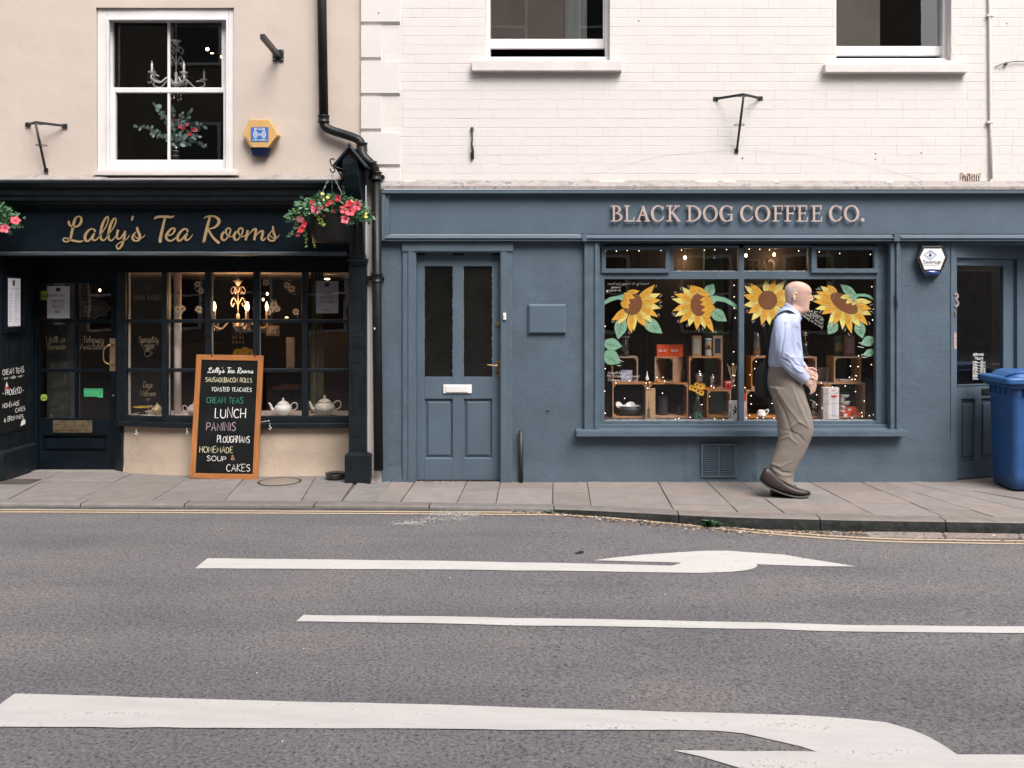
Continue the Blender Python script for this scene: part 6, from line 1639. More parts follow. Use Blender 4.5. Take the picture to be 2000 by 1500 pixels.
P('ear', PIPE, dp, lambda m: (m.box(wx(722), wx(752), -.06, .0, wz(350), wz(343)), m.lathe([(.016, 0), (.016, .03)], (wx(750), -.04, wz(347)), 10, 'y')), bevel=.005)
P('paint_chip', WHITEM, dp, lambda m: m.ball(wp(731.5, 642, -.112), .006, .004, .011))

# wall brackets with rings
def ring(m, c, rx, ry, w=.006, n=20):
    pts = [c + Vector((rx * math.cos(a), ry * math.sin(a), 0)) for a in [2 * math.pi * i / n for i in range(n + 1)]]
    m.tube(pts, w / 2, 6, cap=False)
def flag_bracket(lab, L_, Rr, apex, ya, foot, mid):
    t = thing('flag_bracket', lab, 'bracket', (wx(foot[0]), 0, wz(foot[1])), 'black iron flag pole brackets on the walls')
    A = wp(apex[0], apex[1], ya)
    for (p_, nm) in ((L_, 0), (Rr, 1)):
        B = wp(*p_, -.004)
        d = A - B
        m = MB(); up = Vector((0, 0, .011)); 
        s_ = d.normalized().cross(Vector((0, 0, 1))) * .003
        m.add([B - up + s_, A - up + s_, A + up + s_, B + up + s_, B - up - s_, A - up - s_, A + up - s_, B + up - s_], [(0, 1, 2, 3), (7, 6, 5, 4), (0, 4, 5, 1), (3, 2, 6, 7), (0, 3, 7, 4), (1, 5, 6, 2)])
        m.build('arm', IRON, t)
        P('wall_plate', IRON, t, lambda m: m.box(B.x - .022, B.x + .022, -.008, .006, B.z - .018, B.z + .018), bevel=.003)
    Ft = wp(*foot, -.012)
    P('strut', IRON, t, lambda m: m.tube([A + Vector((0, -.012, -.012)), Ft], .0105, 8))
    P('foot_plate', IRON, t, lambda m: m.box(Ft.x - .016, Ft.x + .016, -.012, .006, Ft.z - .022, Ft.z + .018), bevel=.003)
    m = MB(); ring(m, A + Vector((0, .03, -.004)), .046, .046); m.build('top_ring', IRON, t)
    m = MB(); ring(m, wp(*mid, ya * .45) , .044, .044); m.build('lower_ring', IRON, t)
flag_bracket('black flag bracket on the peach wall left of the sash window', (54, 243), (126, 246), (71, 239), -.14, (89, 332), (81, 284))
flag_bracket('black flag bracket on the cream brick wall above the shop name', (1398, 193), (1485, 192), (1452, 184.5), -.22, (1439, 294), (1444, 244))
t = thing('sign_arm', 'square black metal arm sticking out of a plate on the peach wall', 'bracket', (wx(543), 0, wz(119)))
P('plate', IRON, t, lambda m: m.box(wx(533), wx(554), -.008, .006, wz(119), wz(97)), bevel=.002)
a, b = wp(543, 108, -.01), wp(512.5, 71, -.42)
m = MB(); d = (b - a); k = .021
u, v = Vector((k, 0, 0)), Vector((0, 0, k))
m.add([a - u - v, a + u - v, a + u + v, a - u + v, b - u - v, b + u - v, b + u + v, b - u + v], [(0, 1, 2, 3), (7, 6, 5, 4), (0, 4, 5, 1), (1, 5, 6, 2), (2, 6, 7, 3), (3, 7, 4, 0)])
m.build('arm', mat('arm_graphite', (.035, .038, .038), .4, .1, 10), t, bevel=.002)
for p_, q_ in ((535.5, 100), (551.5, 100), (535.5, 116), (551.5, 116)): P('screw', WHITEM, t, lambda m: m.ball(wp(p_, q_, -.008), .004, .002, .004))
m = MB(); m.tube([wp(922, 250, -.02), wp(922.5, 270, -.022), wp(921.5, 282, -.03), wp(923.5, 296, -.035), wp(922.5, 309, -.02)], [.008, .007, .009, .013, .010], 8); m.box(wx(919.5), wx(925), -.02, .003, wz(257), wz(249)); m.box(wx(919.5), wx(926), -.02, .003, wz(310), wz(298))
m.build('iron_fitting', mat('iron_chipped', (.02, .02, .02), .5, .2, 20, spots=(.5, .45, .42), spotscale=22, spotw=.10), origin=wp(922, 310), label='short knobbly black iron fitting on the cream brick wall', cat='wall fitting')

# yellow alarm box
t = thing('alarm_box', 'yellow hexagonal alarm box with a blue label on the peach wall', 'alarm', wp(512, 306))
YA = mat('alarm_yellow', (.56, .345, .13), .45, .06, 6); BL = mat('alarm_blue_lens', (.004, .008, .03), .25, .1, 5)
hx = [(491, 235), (530, 236), (548, 266), (528, 291), (493, 291), (477, 265)]
m = MB(); n = 6; A_ = [(wx(a), wz(b)) for a, b in hx]; c = (sum(p[0] for p in A_) / 6, sum(p[1] for p in A_) / 6)
m.v = [Vector((p[0], .004, p[1])) for p in A_] + [Vector((p[0], -.05, p[1])) for p in A_] + [Vector((lerp(p[0], c[0], .07), -.062, lerp(p[1], c[1], .07))) for p in A_]
for k in (0, 6):
    for i in range(6): m.f.append([k + i, k + 6 + i, k + 6 + (i + 1) % 6, k + (i + 1) % 6]); m.m.append(0); m.s.append(False)
m.f.append([12, 13, 14, 15, 16, 17]); m.m.append(0); m.s.append(False)
for f_ in m.f: f_.reverse()
m.build('cover', YA, t, bevel=.003)
P('lens', BL, t, lambda m: m.prism([(wx(492), wz(290)), (wx(530), wz(290)), (wx(525), wz(306)), (wx(498), wz(306))], -.054, .004), bevel=.006)
for i in range(6):
    a = lerp(545, 530, i / 6); b = lerp(266, 288, i / 6); P('louvre', mat('alarm_louvre', (.16, .07, .02), .6), t, lambda m: m.pbox(a - 6, a + .5, b + 3.0, b + 1.2, -.064, -.04))
    a = lerp(479, 492, i / 6); P('louvre', MATS['alarm_louvre'], t, lambda m: m.pbox(a - .5, a + 3, b + 3.0, b + 1.2, -.0635, -.04))
P('label', mat('alarm_label_blue', (.03, .13, .42), .5, .05, 10), t, lambda m: m.pbox(490, 524, 276.5, 248.5, -.0655, -.062, -.0655))
m = MB(); yl = -.0662
for s_ in (-1, 1):
    for r_ in (3.2, 6, 8.8, 11.6): m.ribbon([(wx(507 + s_ * r_ * math.cos(a), yl), wz(262.5 + r_ * math.sin(a), yl), .0055) for a in [R(lerp(-48, 48, i / 8)) for i in range(9)]], yl, 0)
m.ball(wp(507, 262.5, yl), .006, .0006, .006)
ptxt(m, 'SEC-GUARD', 496.5, 517.5, 253.5, 3.2, yl, lw=.2, th=0); ptxt(m, 'ALARM SYSTEMS', 493, 521, 275, 3.0, yl, lw=.2, th=0)
m.build('print', WHITEM, t)
# white alarm box
t = thing('alarm_box', 'white faced black alarm box with a blue lens on the pier beside the shop door', 'alarm', wp(1819, 542))
BK = mat('alarm_black', (.012, .012, .014), .4, .1, 6)
def hexloop(m, pts, steps):
    n = len(pts); c = (sum(p[0] for p in pts) / n, sum(p[1] for p in pts) / n); base = len(m.v)
    for (k, y_) in steps: m.v += [Vector((lerp(wx(p[0], y_), wx(c[0], y_), k), y_, lerp(wz(p[1], y_), wz(c[1], y_), k))) for p in pts]
    for j in range(len(steps) - 1):
        for i in range(n): m.f.append([base + j * n + i, base + j * n + (i + 1) % n, base + (j + 1) * n + (i + 1) % n, base + (j + 1) * n + i]); m.m.append(0); m.s.append(False)
    m.f.append([base + (len(steps) - 1) * n + i for i in range(n)]); m.m.append(0); m.s.append(False)
m = MB(); hexloop(m, [(1800, 479.5), (1841, 478.5), (1851, 503), (1838, 531), (1830, 542), (1807, 542), (1799, 531), (1789, 503)][::-1], [(0, .004), (0, -.05), (.06, -.068)]); m.build('housing', BK, t, bevel=.004)
m = MB(); hexloop(m, [(1804.5, 485.5), (1838.5, 485.5), (1846, 502.5), (1836.5, 527), (1819, 526), (1805.5, 527), (1796, 502.5)][::-1], [(0, -.066), (.02, -.076)]); m.build('face_plate', mat('alarm_white', (.74, .72, .73), .35, .02, 5), t)
P('lens', mat('blue_lens', (.006, .03, .15), .15, .1, 5, coat=.6), t, lambda m: m.ball(wp(1819, 533, -.052), .075, .035, .030, 16, 8))
m = MB(); yl = -.0775
def ln(pts, w_, mi): m.mi = mi; m.ribbon([(wx(a, yl), wz(b, yl), w_) for a, b in pts], yl, 0)
for k_, (hw, hh) in enumerate(((12.5, 10), (9.5, 7.5))):
    for j in range(4):
        q = [(1817, 498 - hh), (1817 + hw, 498), (1817, 498 + hh), (1817 - hw, 498)]; ln([q[j], q[(j + 1) % 4]], .0035, 0)
m.mi = 1; m.ball(wp(1817, 498.5, yl), .013, .0008, .014); ln([(1817, 497), (1816, 493), (1817.5, 491)], .006, 1)
ptxt(m, 'Sovereign', 1803.5, 1838.5, 514.5, 6.8, yl, lw=.13, th=0); m.mi = 2; ptxt(m, 'Fire & Security', 1803.5, 1829, 519, 3.4, yl, lw=.12, th=0)
m.build('print', [mat('print_blue', (.08, .30, .55), .5), mat('print_dark', (.05, .06, .08), .5), mat('print_pale', (.40, .45, .52), .5)], t)
# bolt catch on window pilaster
h = MB(); h.box(wx(1746), wx(1751), -.065, -.04, wz(597), wz(572)); h.box(wx(1747), wx(1750), -.072, -.06, wz(597), wz(585)); h.build('shutter_catch', BLUEWORN, origin=wp(1748, 597, -.05), bevel=.003, label='small painted metal catch on the pilaster right of the display window', cat='catch')

# ------------------------------------------------------------------ chalkboard leaning on the bay sill
t = thing('chalkboard', 'pine framed chalkboard menu leaning on the tea room window sill', 'chalkboard', (wx(437, .12), .12, 0))
bw_, bh_ = (510 - 376) * (D + .14) / F * .985, 1.105
lean = math.atan2(.10, 1.1)
x_c = wx(440.5, .13)
MBd = Matrix.Translation((x_c - .012, .125, 0)) @ Matrix.Rotation(R(1.1), 4, 'Y') @ Matrix.Rotation(-lean, 4, 'X')
def cb_(fn, name, mats, **k):
    m = MB(); fn(m); m.xf(MBd); return m.build(name, mats, t, **k)
HW = bw_ / 2; fw = .047
def fr4(m):
    m.box(-HW, -HW + fw, -.013, .013, .0, bh_)
cb_(lambda m: m.prism([(-HW, 0), (-HW + fw, fw), (-HW + fw, bh_ - fw), (-HW, bh_)], -.013, .013), 'frame_side', PINE, bevel=.003)
cb_(lambda m: m.prism([(HW, 0), (HW, bh_), (HW - fw, bh_ - fw), (HW - fw, fw)], -.013, .013), 'frame_side', PINE, bevel=.003)
PINEH = mat('orange_stained_pine_h', (.37, .145, .045), .45, .13, 5, .0008, 60, stretch=(.7, 6, 6), spots=(.10, .035, .012), spotscale=7, spotw=.15)
cb_(lambda m: m.prism([(-HW, 0), (HW, 0), (HW - fw, fw), (-HW + fw, fw)], -.0128, .0128), 'frame_rail', PINEH, bevel=.003)
cb_(lambda m: m.prism([(-HW, bh_), (-HW + fw, bh_ - fw), (HW - fw, bh_ - fw), (HW, bh_)], -.0128, .0128), 'frame_rail', PINEH, bevel=.003)
cb_(lambda m: m.box(-HW + fw - .004, HW - fw + .004, -.004, .006, fw - .004, bh_ - fw + .004), 'board', BLACKBOARD)
cb_(lambda m: [m.tube([Vector((x_, -.014, bh_ - .02)), Vector((x_, -.02, bh_ + .01)), Vector((x_, .0, bh_ + .03))], .004, 6) for x_ in (-.16, .23)], 'hook', IRON)
def ctext(name, mt, lines, lab=None):
    for (s_, a, b, row, h_, lw) in lines:
        m = MB()
        fx = lambda p_: (p_ - 440.5) * (D + .13) / F + .004 * 0
        zz = (931 - row) / (931 - 692.5) * bh_
        rowt = (row - 811) / 240 * 4.5
        write(m, s_, fx(a + rowt) - .0, zz, h_ * (D + .13) / F, -.0055, width=(b - a) * (D + .13) / F, lw=lw * .82, jit=.12, th=0, space=2.3)
        m.xf(MBd); m.build(name, mt, t, label=lab)
ctext('chalk_writing', CHALK, [('TOASTED TEACAKES', 408, 487, 763, 8, .14), ('LUNCH', 417, 476.5, 814, 18.5, .105), ('PLOUGHMANS', 423, 486, 861, 12.5, .11), ('SOUP', 404, 441, 897, 9, .12), ('CAKES', 443, 488.5, 916, 13.5, .095)], 'white chalk line of the menu')
ctext('chalk_writing', CHALKY, [('SAUSAGE|BACON ROLLS', 396, 487, 745, 8.4, .13), ('HOMEMADE', 389, 454, 881, 11, .11)], 'cream chalk line of the menu')
ctext('chalk_writing', CHALKG, [('CREAM TEAS', 399.5, 471, 786, 11, .11)], 'green chalk line of the menu')
ctext('chalk_writing', CHALKP, [('PANINIS', 401, 458, 839, 16, .085)], 'pink chalk line of the menu')
ctext('chalk_writing', CHALKO, [('&', 451, 458, 894.5, 9, .13)], 'orange chalk ampersand')
m = MB()
kx = (491.5 - 399) / 430.0
fx = lambda a, b: ((399 + (a - 122) * kx + (728 - 811) / 240 * 4.5) - 440.5) * (D + .13) / F
fz = lambda a, b: (931 - (729 - 0 + (b - 470) * kx * 1.0 - 2)) / (931 - 692.5) * bh_
cursive(m, -.0055, fx, fz, kx * (D + .13) / F * 1.25, 0); m.xf(MBd); m.build('chalk_title', CHALK, t, label='white cursive title of the menu')

# dog bowl
t = thing('dog_bowl', 'small metal dog bowl on the pavement beside the tea room plinth', 'bowl', (wx(655, .12), .12, .0))
c = OFF[t]
m = MB(); m.lathe([(.0001, .004), (.070, .004), (.080, .012), (.088, .052), (.090, .056), (.084, .055), (.066, .020), (.0001, .016)], c, 28); m.build('bowl', mat('bowl_steel', (.10, .095, .088), .35, .2, 12, metal=.6), t)
P('water', mat('bowl_water', (.10, .11, .11), .05, .1, 5), t, lambda m: m.lathe([(.0001, .040), (.077, .040)], c, 24))

# ------------------------------------------------------------------ hanging baskets
FOL = [mat('foliage_green', (.065, .16, .065), .5, .25, 20, spec=.4), mat('foliage_deep', (.03, .09, .045), .5, .25, 20, spec=.4), mat('foliage_lime', (.24, .33, .05), .5, .15, 20), mat('foliage_sage', (.13, .25, .15), .5, .2, 20)]
PT = [mat('petunia_coral', (.60, .045, .075), .5, .10, 40), mat('petunia_pink', (.66, .12, .17), .5, .10, 40), mat('petunia_red', (.42, .012, .02), .5, .15, 40), mat('flower_yellow', (.72, .58, .12), .5, .1, 30), mat('petunia_throat', (.28, .03, .04), .6), mat('petunia_wine', (.10, .006, .012), .5, .2, 30)]
POT = mat('black_basket_plastic', (.006, .006, .0065), .45, .1, 10)
def petunia(m, c, r, d, mi, seed):
    """five lobed trumpet facing direction d"""
    rr = random.Random(seed); d = d.normalized(); u = d.orthogonal().normalized(); v = d.cross(u)
    n = 20; rim, mid = [], []
    for k in range(n):
        a = 2 * math.pi * k / n; q = 1 + .16 * math.cos(5 * a); w = (u * math.cos(a) + v * math.sin(a))
        rim.append(c + w * r * q + d * r * (.12 * math.cos(5 * a + .6) - .02 * rr.random())); mid.append(c + w * r * .30 - d * r * .16)
    base = c - d * r * .75
    m.mi = mi
    m.add(rim + mid, [(k, (k + 1) % n, n + (k + 1) % n, n + k) for k in range(n)])
    m.mi = 4; m.add(mid + [c - d * r * .4], [(k, (k + 1) % n, n) for k in range(n)])
    m.mi = mi; m.add([c + (u * math.cos(a) + v * math.sin(a)) * r * .16 - d * r * .35 for a in [2 * math.pi * k / 6 for k in range(6)]] + [c + (u * math.cos(a) + v * math.sin(a)) * r * .10 - d * r * 1.3 for a in [2 * math.pi * k / 6 for k in range(6)]], [(k, (k + 1) % 6, (k + 1) % 6 + 6, k + 6) for k in range(6)])
def foliage(m, n, c, rx, ry, rz, seed, trail=(), size=(.012, .026), mis=(0, 0, 1, 3)):
    rr = random.Random(seed)
    def leaf(p, d, s_, mi):
        d = d.normalized(); w = d.cross(Vector((rr.uniform(-1, 1), rr.uniform(-1, 1), rr.uniform(-.2, 1)))).normalized() * s_ * .38; nrm = d.cross(w).normalized() * s_ * .12
        m.mi = mi; m.add([p, p + d * s_ * .5 + w + nrm, p + d * s_ * .5, p + d * s_ * .5 - w + nrm, p + d * s_], [(0, 2, 1), (0, 3, 2), (1, 2, 4), (2, 3, 4)])
    for i in range(n):
        # sprigs: stem from the centre with leaves along its outer half
        a = rr.uniform(0, 2 * math.pi); e = rr.uniform(-.35, 1.1)
        o = Vector((math.cos(a) * math.cos(e) * rx, math.sin(a) * math.cos(e) * ry, math.sin(e) * rz)) * rr.uniform(.75, 1.12)
        o.z -= abs(o.x / rx) ** 2 * .05
        p0 = c + o * .35
        for k in range(7):
            t_ = .35 + .65 * k / 6; q = p0.lerp(c + o, t_) + Vector((rr.uniform(-.014, .014),) * 1 + (rr.uniform(-.014, .014), rr.uniform(-.012, .012)))
            leaf(q, o + Vector((rr.uniform(-.8, .8) * rx, rr.uniform(-.8, .8) * ry, rr.uniform(-.5, .7) * rz)), rr.uniform(*size), rr.choice(mis))
    for (P0, P1, P2, k_, mi, s_) in trail:
        for j in range(k_):
            t_ = j / k_; q = P0.lerp(P1, t_).lerp(P1.lerp(P2, t_), t_)
            for _ in range(3): leaf(q + Vector((rr.uniform(-.006, .006), rr.uniform(-.01, .01), rr.uniform(-.006, .006))), Vector((rr.uniform(-1, 1), rr.uniform(-1, 0), rr.uniform(-1, .4))), s_ * rr.uniform(.7, 1.2), mi)
yb_ = -.36
bk = thing('hanging_basket', 'full hanging basket of coral petunias at the corner of the tea room sign', 'hanging basket', wp(648, 476, yb_), 'hanging baskets of petunias')
cz0, cz1 = wz(474, yb_), wz(418, yb_); cxx = wx(648, yb_)
s_ = (D + yb_) / F
m = MB(); m.lathe([(.0001, .0), (36 * s_, 0), (37 * s_, .03), (38 * s_, .032), (38.5 * s_, .055), (40 * s_, .058), (42.5 * s_, (cz1 - cz0) * .97), (44 * s_, (cz1 - cz0)), (40 * s_, cz1 - cz0)], (cxx, yb_, cz0), 32); m.build('pot', POT, bk)
P('soil', BED, bk, lambda m: m.lathe([(.0001, 0), (40 * s_, 0)], (cxx, yb_, cz1 - .02), 20))
m = MB()
W_ = lambda a, b, dy=0.0: wp(a, b, yb_ + dy)
foliage(m, 400, W_(646, 412, 0), 74 * s_, .21, 33 * s_, 5, size=(.022, .042), trail=[(W_(600, 415, -.1), W_(590, 440, -.14), (W_(597, 462, -.12)), 16, 1, .024), (W_(596, 430, -.1), W_(596, 460, -.13), W_(599, 486, -.12), 15, 2, .015), (W_(612, 470, -.1), W_(614, 478, -.13), W_(616, 487, -.12), 5, 2, .014), (W_(585, 425, -.05), W_(575, 455, -.1), W_(560, 464, -.1), 14, 3, .022), (W_(622, 415, -.15), W_(626, 430, -.2), W_(630, 443, -.19), 8, 2, .032), (W_(700, 410, 0), W_(725, 400, -.02), W_(728, 420, -.02), 10, 0, .022), (W_(585, 410, 0), W_(562, 418, 0), W_(556, 424, 0), 10, 3, .024), (W_(690, 420, -.1), W_(688, 435, -.16), W_(680, 440, -.17), 8, 0, .026), (W_(590, 405, 0), W_(575, 412, 0), W_(568, 411, 0), 6, 2, .022)])
m.build('foliage', FOL, bk, kind='stuff')
FL = [(617.5, 409, 9.5, 1), (588, 447, 8, 2), (586, 428, 7, 5), (582, 458, 5, 5), (660, 387, 6.5, 0), (673, 409, 8.5, 0), (684, 412, 9.5, 0), (697, 401, 9, 1), (681, 397, 7, 2), (674, 428, 8, 1), (610, 395, 5, 2), (646, 395, 4.5, 2), (639, 399, 4, 2), (628, 405, 3.6, 1), (652, 412, 4.5, 5), (632, 420, 4, 5), (593, 438, 6, 2)]
for i, (a, b, r_, mi) in enumerate(FL):
    m = MB(); rr = random.Random(i); petunia(m, wp(a, b, yb_ - .19), r_ * s_ * 1.05, Vector((rr.uniform(-.45, .45), -1, rr.uniform(-.2, .5))), mi, i); m.build('petunia', PT, bk)
for i, (a, b, r_) in enumerate([(629, 378, 2.6), (640, 385, 3), (686, 394, 4), (715, 423, 3), (632, 390, 2), (715, 417, 2.4)]):
    m = MB(); petunia(m, wp(a, b, yb_ - .17), r_ * s_, Vector((.2, -1, .4)), 3, i); m.build('yellow_flower', PT, bk)
CHM = mat('chain_galvanised', (.42, .41, .40), .35, .1, 20, metal=.7)
HK = wp(648, 337, -.36)
for (a, b, dy) in ((609, 418, -.12), (688, 420, -.1), (650, 412, .17)):
    m = MB(); e = wp(a, b, -.36 + dy); n = 16
    for i in range(n):
        p0 = HK.lerp(e, i / n); p1 = HK.lerp(e, (i + 1.15) / n); d = (p1 - p0); side = d.cross(Vector((0, 1, 0)) if i % 2 else Vector((1, .3, 0))).normalized() * .005
        m.tube([p0, p0.lerp(p1, .2) + side, p0.lerp(p1, .8) + side, p1, p0.lerp(p1, .8) - side, p0.lerp(p1, .2) - side, p0], .0014, 4, cap=False)
    m.build('chain', CHM, bk)
P('hook', CHM, bk, lambda m: m.tube(smooth([HK, HK + Vector((.012, 0, .008)), HK + Vector((.008, 0, .02)), HK + Vector((-.004, 0, .022))], 4), .002, 6))
br = thing('basket_bracket', 'black iron scroll bracket carrying the full hanging basket', 'bracket', wp(688, 385, -.10))
m = MB()
top = wp(654, 324, -.36); m.tube([wp(690, 383, -.13), wp(672, 352, -.25), top], .0075, 8)
m.tube([wp(676, 333, -.30), wp(654, 326, -.36)], .007, 8); m.build('strut', IRON, br)
m = MB(); m.tube(smooth([wp(a, b, -.36) for a, b in ((654, 313), (650, 309.5), (645, 313), (647, 321), (652, 328), (654, 334), (650, 337.5), (646, 334), (645, 329))], 5), .0055, 8); m.build('scroll_hook', IRON, br)
# cropped basket at the left edge
yb2 = -.36
b2 = thing('hanging_basket', 'hanging basket half cut off by the left edge of the photo', 'hanging basket', wp(-48, 474, yb2), 'hanging baskets of petunias')
m = MB(); m.lathe([(.0001, .0), (36 * s_, 0), (37 * s_, .03), (38.5 * s_, .055), (42.5 * s_, .23), (44 * s_, .24), (40 * s_, .24)], (wx(-48, yb2), yb2, wz(474, yb2)), 28); m.build('pot', POT, b2)
m = MB(); foliage(m, 260, wp(-42, 420, yb2), 74 * s_, .17, 30 * s_, 9, size=(.022, .040), trail=[(wp(14, 440, yb2 - .05), wp(30, 445, yb2 - .05), wp(46, 440, yb2 - .05), 10, 0, .024), (wp(5, 405, yb2 - .05), wp(18, 405, yb2 - .05), wp(22, 412, yb2 - .05), 12, 0, .024), (wp(10, 440, yb2 - .1), wp(18, 455, yb2 - .1), wp(22, 457, yb2 - .1), 8, 1, .026), (wp(0, 400, yb2 - .05), wp(8, 412, yb2 - .05), wp(15, 432, yb2 - .05), 14, 0, .026)]); m.build('foliage', FOL, b2, kind='stuff')
for i, (a, b, r_, mi, d) in enumerate([(9, 446, 8.5, 1, (.2, -1, 0)), (30, 430, 8.5, 0, (.5, -.8, .5)), (-20, 420, 8, 0, (0, -1, .3)), (-50, 412, 8, 1, (0, -1, .4))]):
    m = MB(); petunia(m, wp(a, b, yb2 - .16), r_ * s_, Vector(d), mi, i); m.build('petunia', PT, b2)
P('chain', CHM, b2, lambda m: (m.tube([wp(-48, 337, yb2), wp(-88, 420, yb2 - .1)], .002, 4), m.tube([wp(-48, 337, yb2), wp(-8, 420, yb2 - .1)], .002, 4)))
P('basket_hook', IRON, b2, lambda m: m.tube([wp(-48, 337, yb2), wp(-52, 320, yb2), wp(-62, 330, -.05), wp(-62, 350, -.02)], .007, 8))

# ------------------------------------------------------------------ blue wheeled bin
BINB = mat('bin_blue_plastic', (.022, .085, .25), .45, .10, 4, .0012, 30, spots=(.05, .13, .33), spotscale=9, spotw=.12)
BINL = mat('bin_lid_blue', (.030, .115, .32), .42, .08, 5, .001, 30)
xL, yF, yR = 3.80, -.50, -.04
t = thing('wheelie_bin', 'large blue wheeled bin standing in the shop doorway at the right edge', 'bin', (xL + .24, -.25, 0))
def rrect(x0, x1, y0, y1, z, r, n=4):
    out = []
    for (cx_, cy_, a0) in ((x1 - r, y0 + r, -90), (x1 - r, y1 - r, 0), (x0 + r, y1 - r, 90), (x0 + r, y0 + r, 180)):
        for i in range(n + 1): a = R(a0 + 90 * i / n); out.append(Vector((cx_ + r * math.cos(a), cy_ + r * math.sin(a), z)))
    return out
def lofted(m, rings, cap0=True, cap1=True, sm=True):
    n = len(rings[0]); b = len(m.v); m.v += [v for r_ in rings for v in r_]
    for j in range(len(rings) - 1):
        for i in range(n): m.f.append([b + j * n + i, b + j * n + (i + 1) % n, b + (j + 1) * n + (i + 1) % n, b + (j + 1) * n + i]); m.m.append(m.mi); m.s.append(sm)
    if cap0: m.f.append([b + i for i in range(n)][::-1]); m.m.append(m.mi); m.s.append(False)
    if cap1: m.f.append([b + (len(rings) - 1) * n + i for i in range(n)]); m.m.append(m.mi); m.s.append(False)
m = MB()
lofted(m, [rrect(xL + .028 - .028 * z_, xL + .50 + .03 * z_, yF + .06 - .06 * z_, yR - .02 + .02 * z_, .02 + z_ * .90, .05) for z_ in [i / 8 for i in range(9)]])
lofted(m, [rrect(xL - .018, xL + .56, yF - .02, yR + .02, z_, .045) for z_ in (.865, .91)], True, True)
body = m.build('body', BINB, t)
for i in range(5): P('rim_rib', BINB, t, lambda m: m.box(xL - .012, xL + .01, yF + .05 + i * .085, yF + .056 + i * .085, .80, .866))
for i in range(4): P('rim_rib', BINB, t, lambda m: m.box(xL + .08 + i * .12, xL + .086 + i * .12, yF - .015, yF + .02, .79, .866))
m = MB()
L0 = [rrect(xL - .085, xL + .60, yF - .06, yR + .03, z_, .05) for z_ in (.905, .945)]
L0 += [rrect(xL - .075, xL + .59, yF - .05, yR + .02, .957, .05)]
lofted(m, L0, True, True)
lofted(m, [rrect(xL + .0, xL + .57, yF + .02, yR - .02, .955, .06), rrect(xL + .03, xL + .55, yF + .05, yR - .04, .995, .06), rrect(xL + .06, xL + .53, yF + .08, yR - .07, 1.005, .05)], False, True)
m.tube(smooth([(xL - .04, yF + .06, .962), (xL + .02, yF - .01, .995), (xL + .12, yF - .03, 1.0), (xL + .22, yF - .03, .975), (xL + .40, yF - .03, .965)], 5), .012, 8)
m.build('lid', BINL, t, bevel=.006)
for x_ in (xL + .47,): P('wheel', mat('wheel_rubber', (.015, .015, .015), .7), t, lambda m: m.lathe([(.0001, -.02), (.095, -.02), (.10, -.01), (.10, .01), (.095, .02), (.0001, .02)], (x_, yR - .02, .10), 20, 'x'))
m = MB()
write(m, 'COMMERCIAL', 0, .655, .022, 0, width=.20, lw=.14, th=0); write(m, 'RECYCLING ONLY', 0, .625, .020, 0, width=.20, lw=.14, th=0); write(m, 'TEL 01225', 0, .598, .018, 0, width=.20, lw=.14, th=0)
for v in m.v: v.x, v.y = xL + .028 - .028 * (v.z - .02) / .9 - .0016, -.13 - v.x
m.build('print', mat('bin_print', (.10, .20, .38), .5), t)
# ================================================================== INSIDE THE COFFEE SHOP WINDOW
FZ = gz(822)          # display floor
yc0 = .30
cb_group = 'wooden crates stacked in the display window'
def crate(a, b, r0, r1, label, y=yc0, depth=.24, rot=0.0, rest=None):
    """open pine crate seen into; outline measured at its front"""
    x0, x1 = wx(a, y), wx(b, y); w = x1 - x0; z1 = wz(r0, y); z0 = wz(r1, y) if rest is None else rest
    t = thing('wooden_crate', label, 'crate', ((x0 + x1) / 2, y, z0), cb_group)
    M_ = Matrix.Translation(((x0 + x1) / 2, y, z0)) @ Matrix.Rotation(rot, 4, 'Z')
    h = z1 - z0; th = .011; hw = w / 2
    def part(nm, fn, mt=CRATE, bv=.002):
        m = MB(); fn(m); m.xf(M_); m.build(nm, mt, t, bevel=bv)
    part('side_board', lambda m: m.box(-hw, -hw + th, 0, depth, 0, h)); part('side_board', lambda m: m.box(hw - th, hw, 0, depth, 0, h))
    part('top_board', lambda m: m.box(-hw + th, hw - th, .001, depth, h - th, h)); part('bottom_board', lambda m: m.box(-hw + th, hw - th, .001, depth, 0, th))
    for sx_ in (-1, 1):
        for sz_, zc in ((1, th), (-1, h - th)):
            part('corner_block', lambda m: m.prism([(sx_ * (hw - th), zc), (sx_ * (hw - th - .030), zc), (sx_ * (hw - th), zc + sz_ * .030)], .004, depth - .01))
    return t, z1
c4, z4 = crate(1196, 1263, 748.5, 820, 'crate on the display floor at the left end holding a dark tub of white bowls', rest=FZ)
c5, z5 = crate(1267, 1344, 748.5, 820, 'wide dark crate on the display floor behind the tall cardboard box', rest=FZ)
c6, z6 = crate(1381, 1428, 762, 820, 'low crate on the display floor behind the bottle of yellow flowers', rest=FZ)
c1, z1 = crate(1195, 1246, 697, 747.5, 'upper crate at the left end with a printed tin inside', rest=z4 + .001)
c2, z2 = crate(1277, 1317, 697.5, 747.5, 'upper crate turned sideways under the two orange boxes', rest=z5 + .001, rot=R(-28))
c3, z3 = crate(1346, 1411.5, 697, 761, 'tall upper crate holding two metal coffee pots', rest=z6 + .001)
c12, z12 = crate(1457, 1535, 762, 820, 'dark crate on the display floor behind the walking man, with the white jug', rest=FZ)
c10, z10 = crate(1556, 1616, 748, 820, 'lower crate right of the walking man holding the steel grinder', rest=FZ)
c11, z11 = crate(1618, 1690, 748, 820, 'lower crate at the right end holding white cups and orange boxes', rest=FZ)
c7, z7 = crate(1467, 1532, 697, 761, 'upper crate half hidden behind the walking man', rest=z12 + .001)
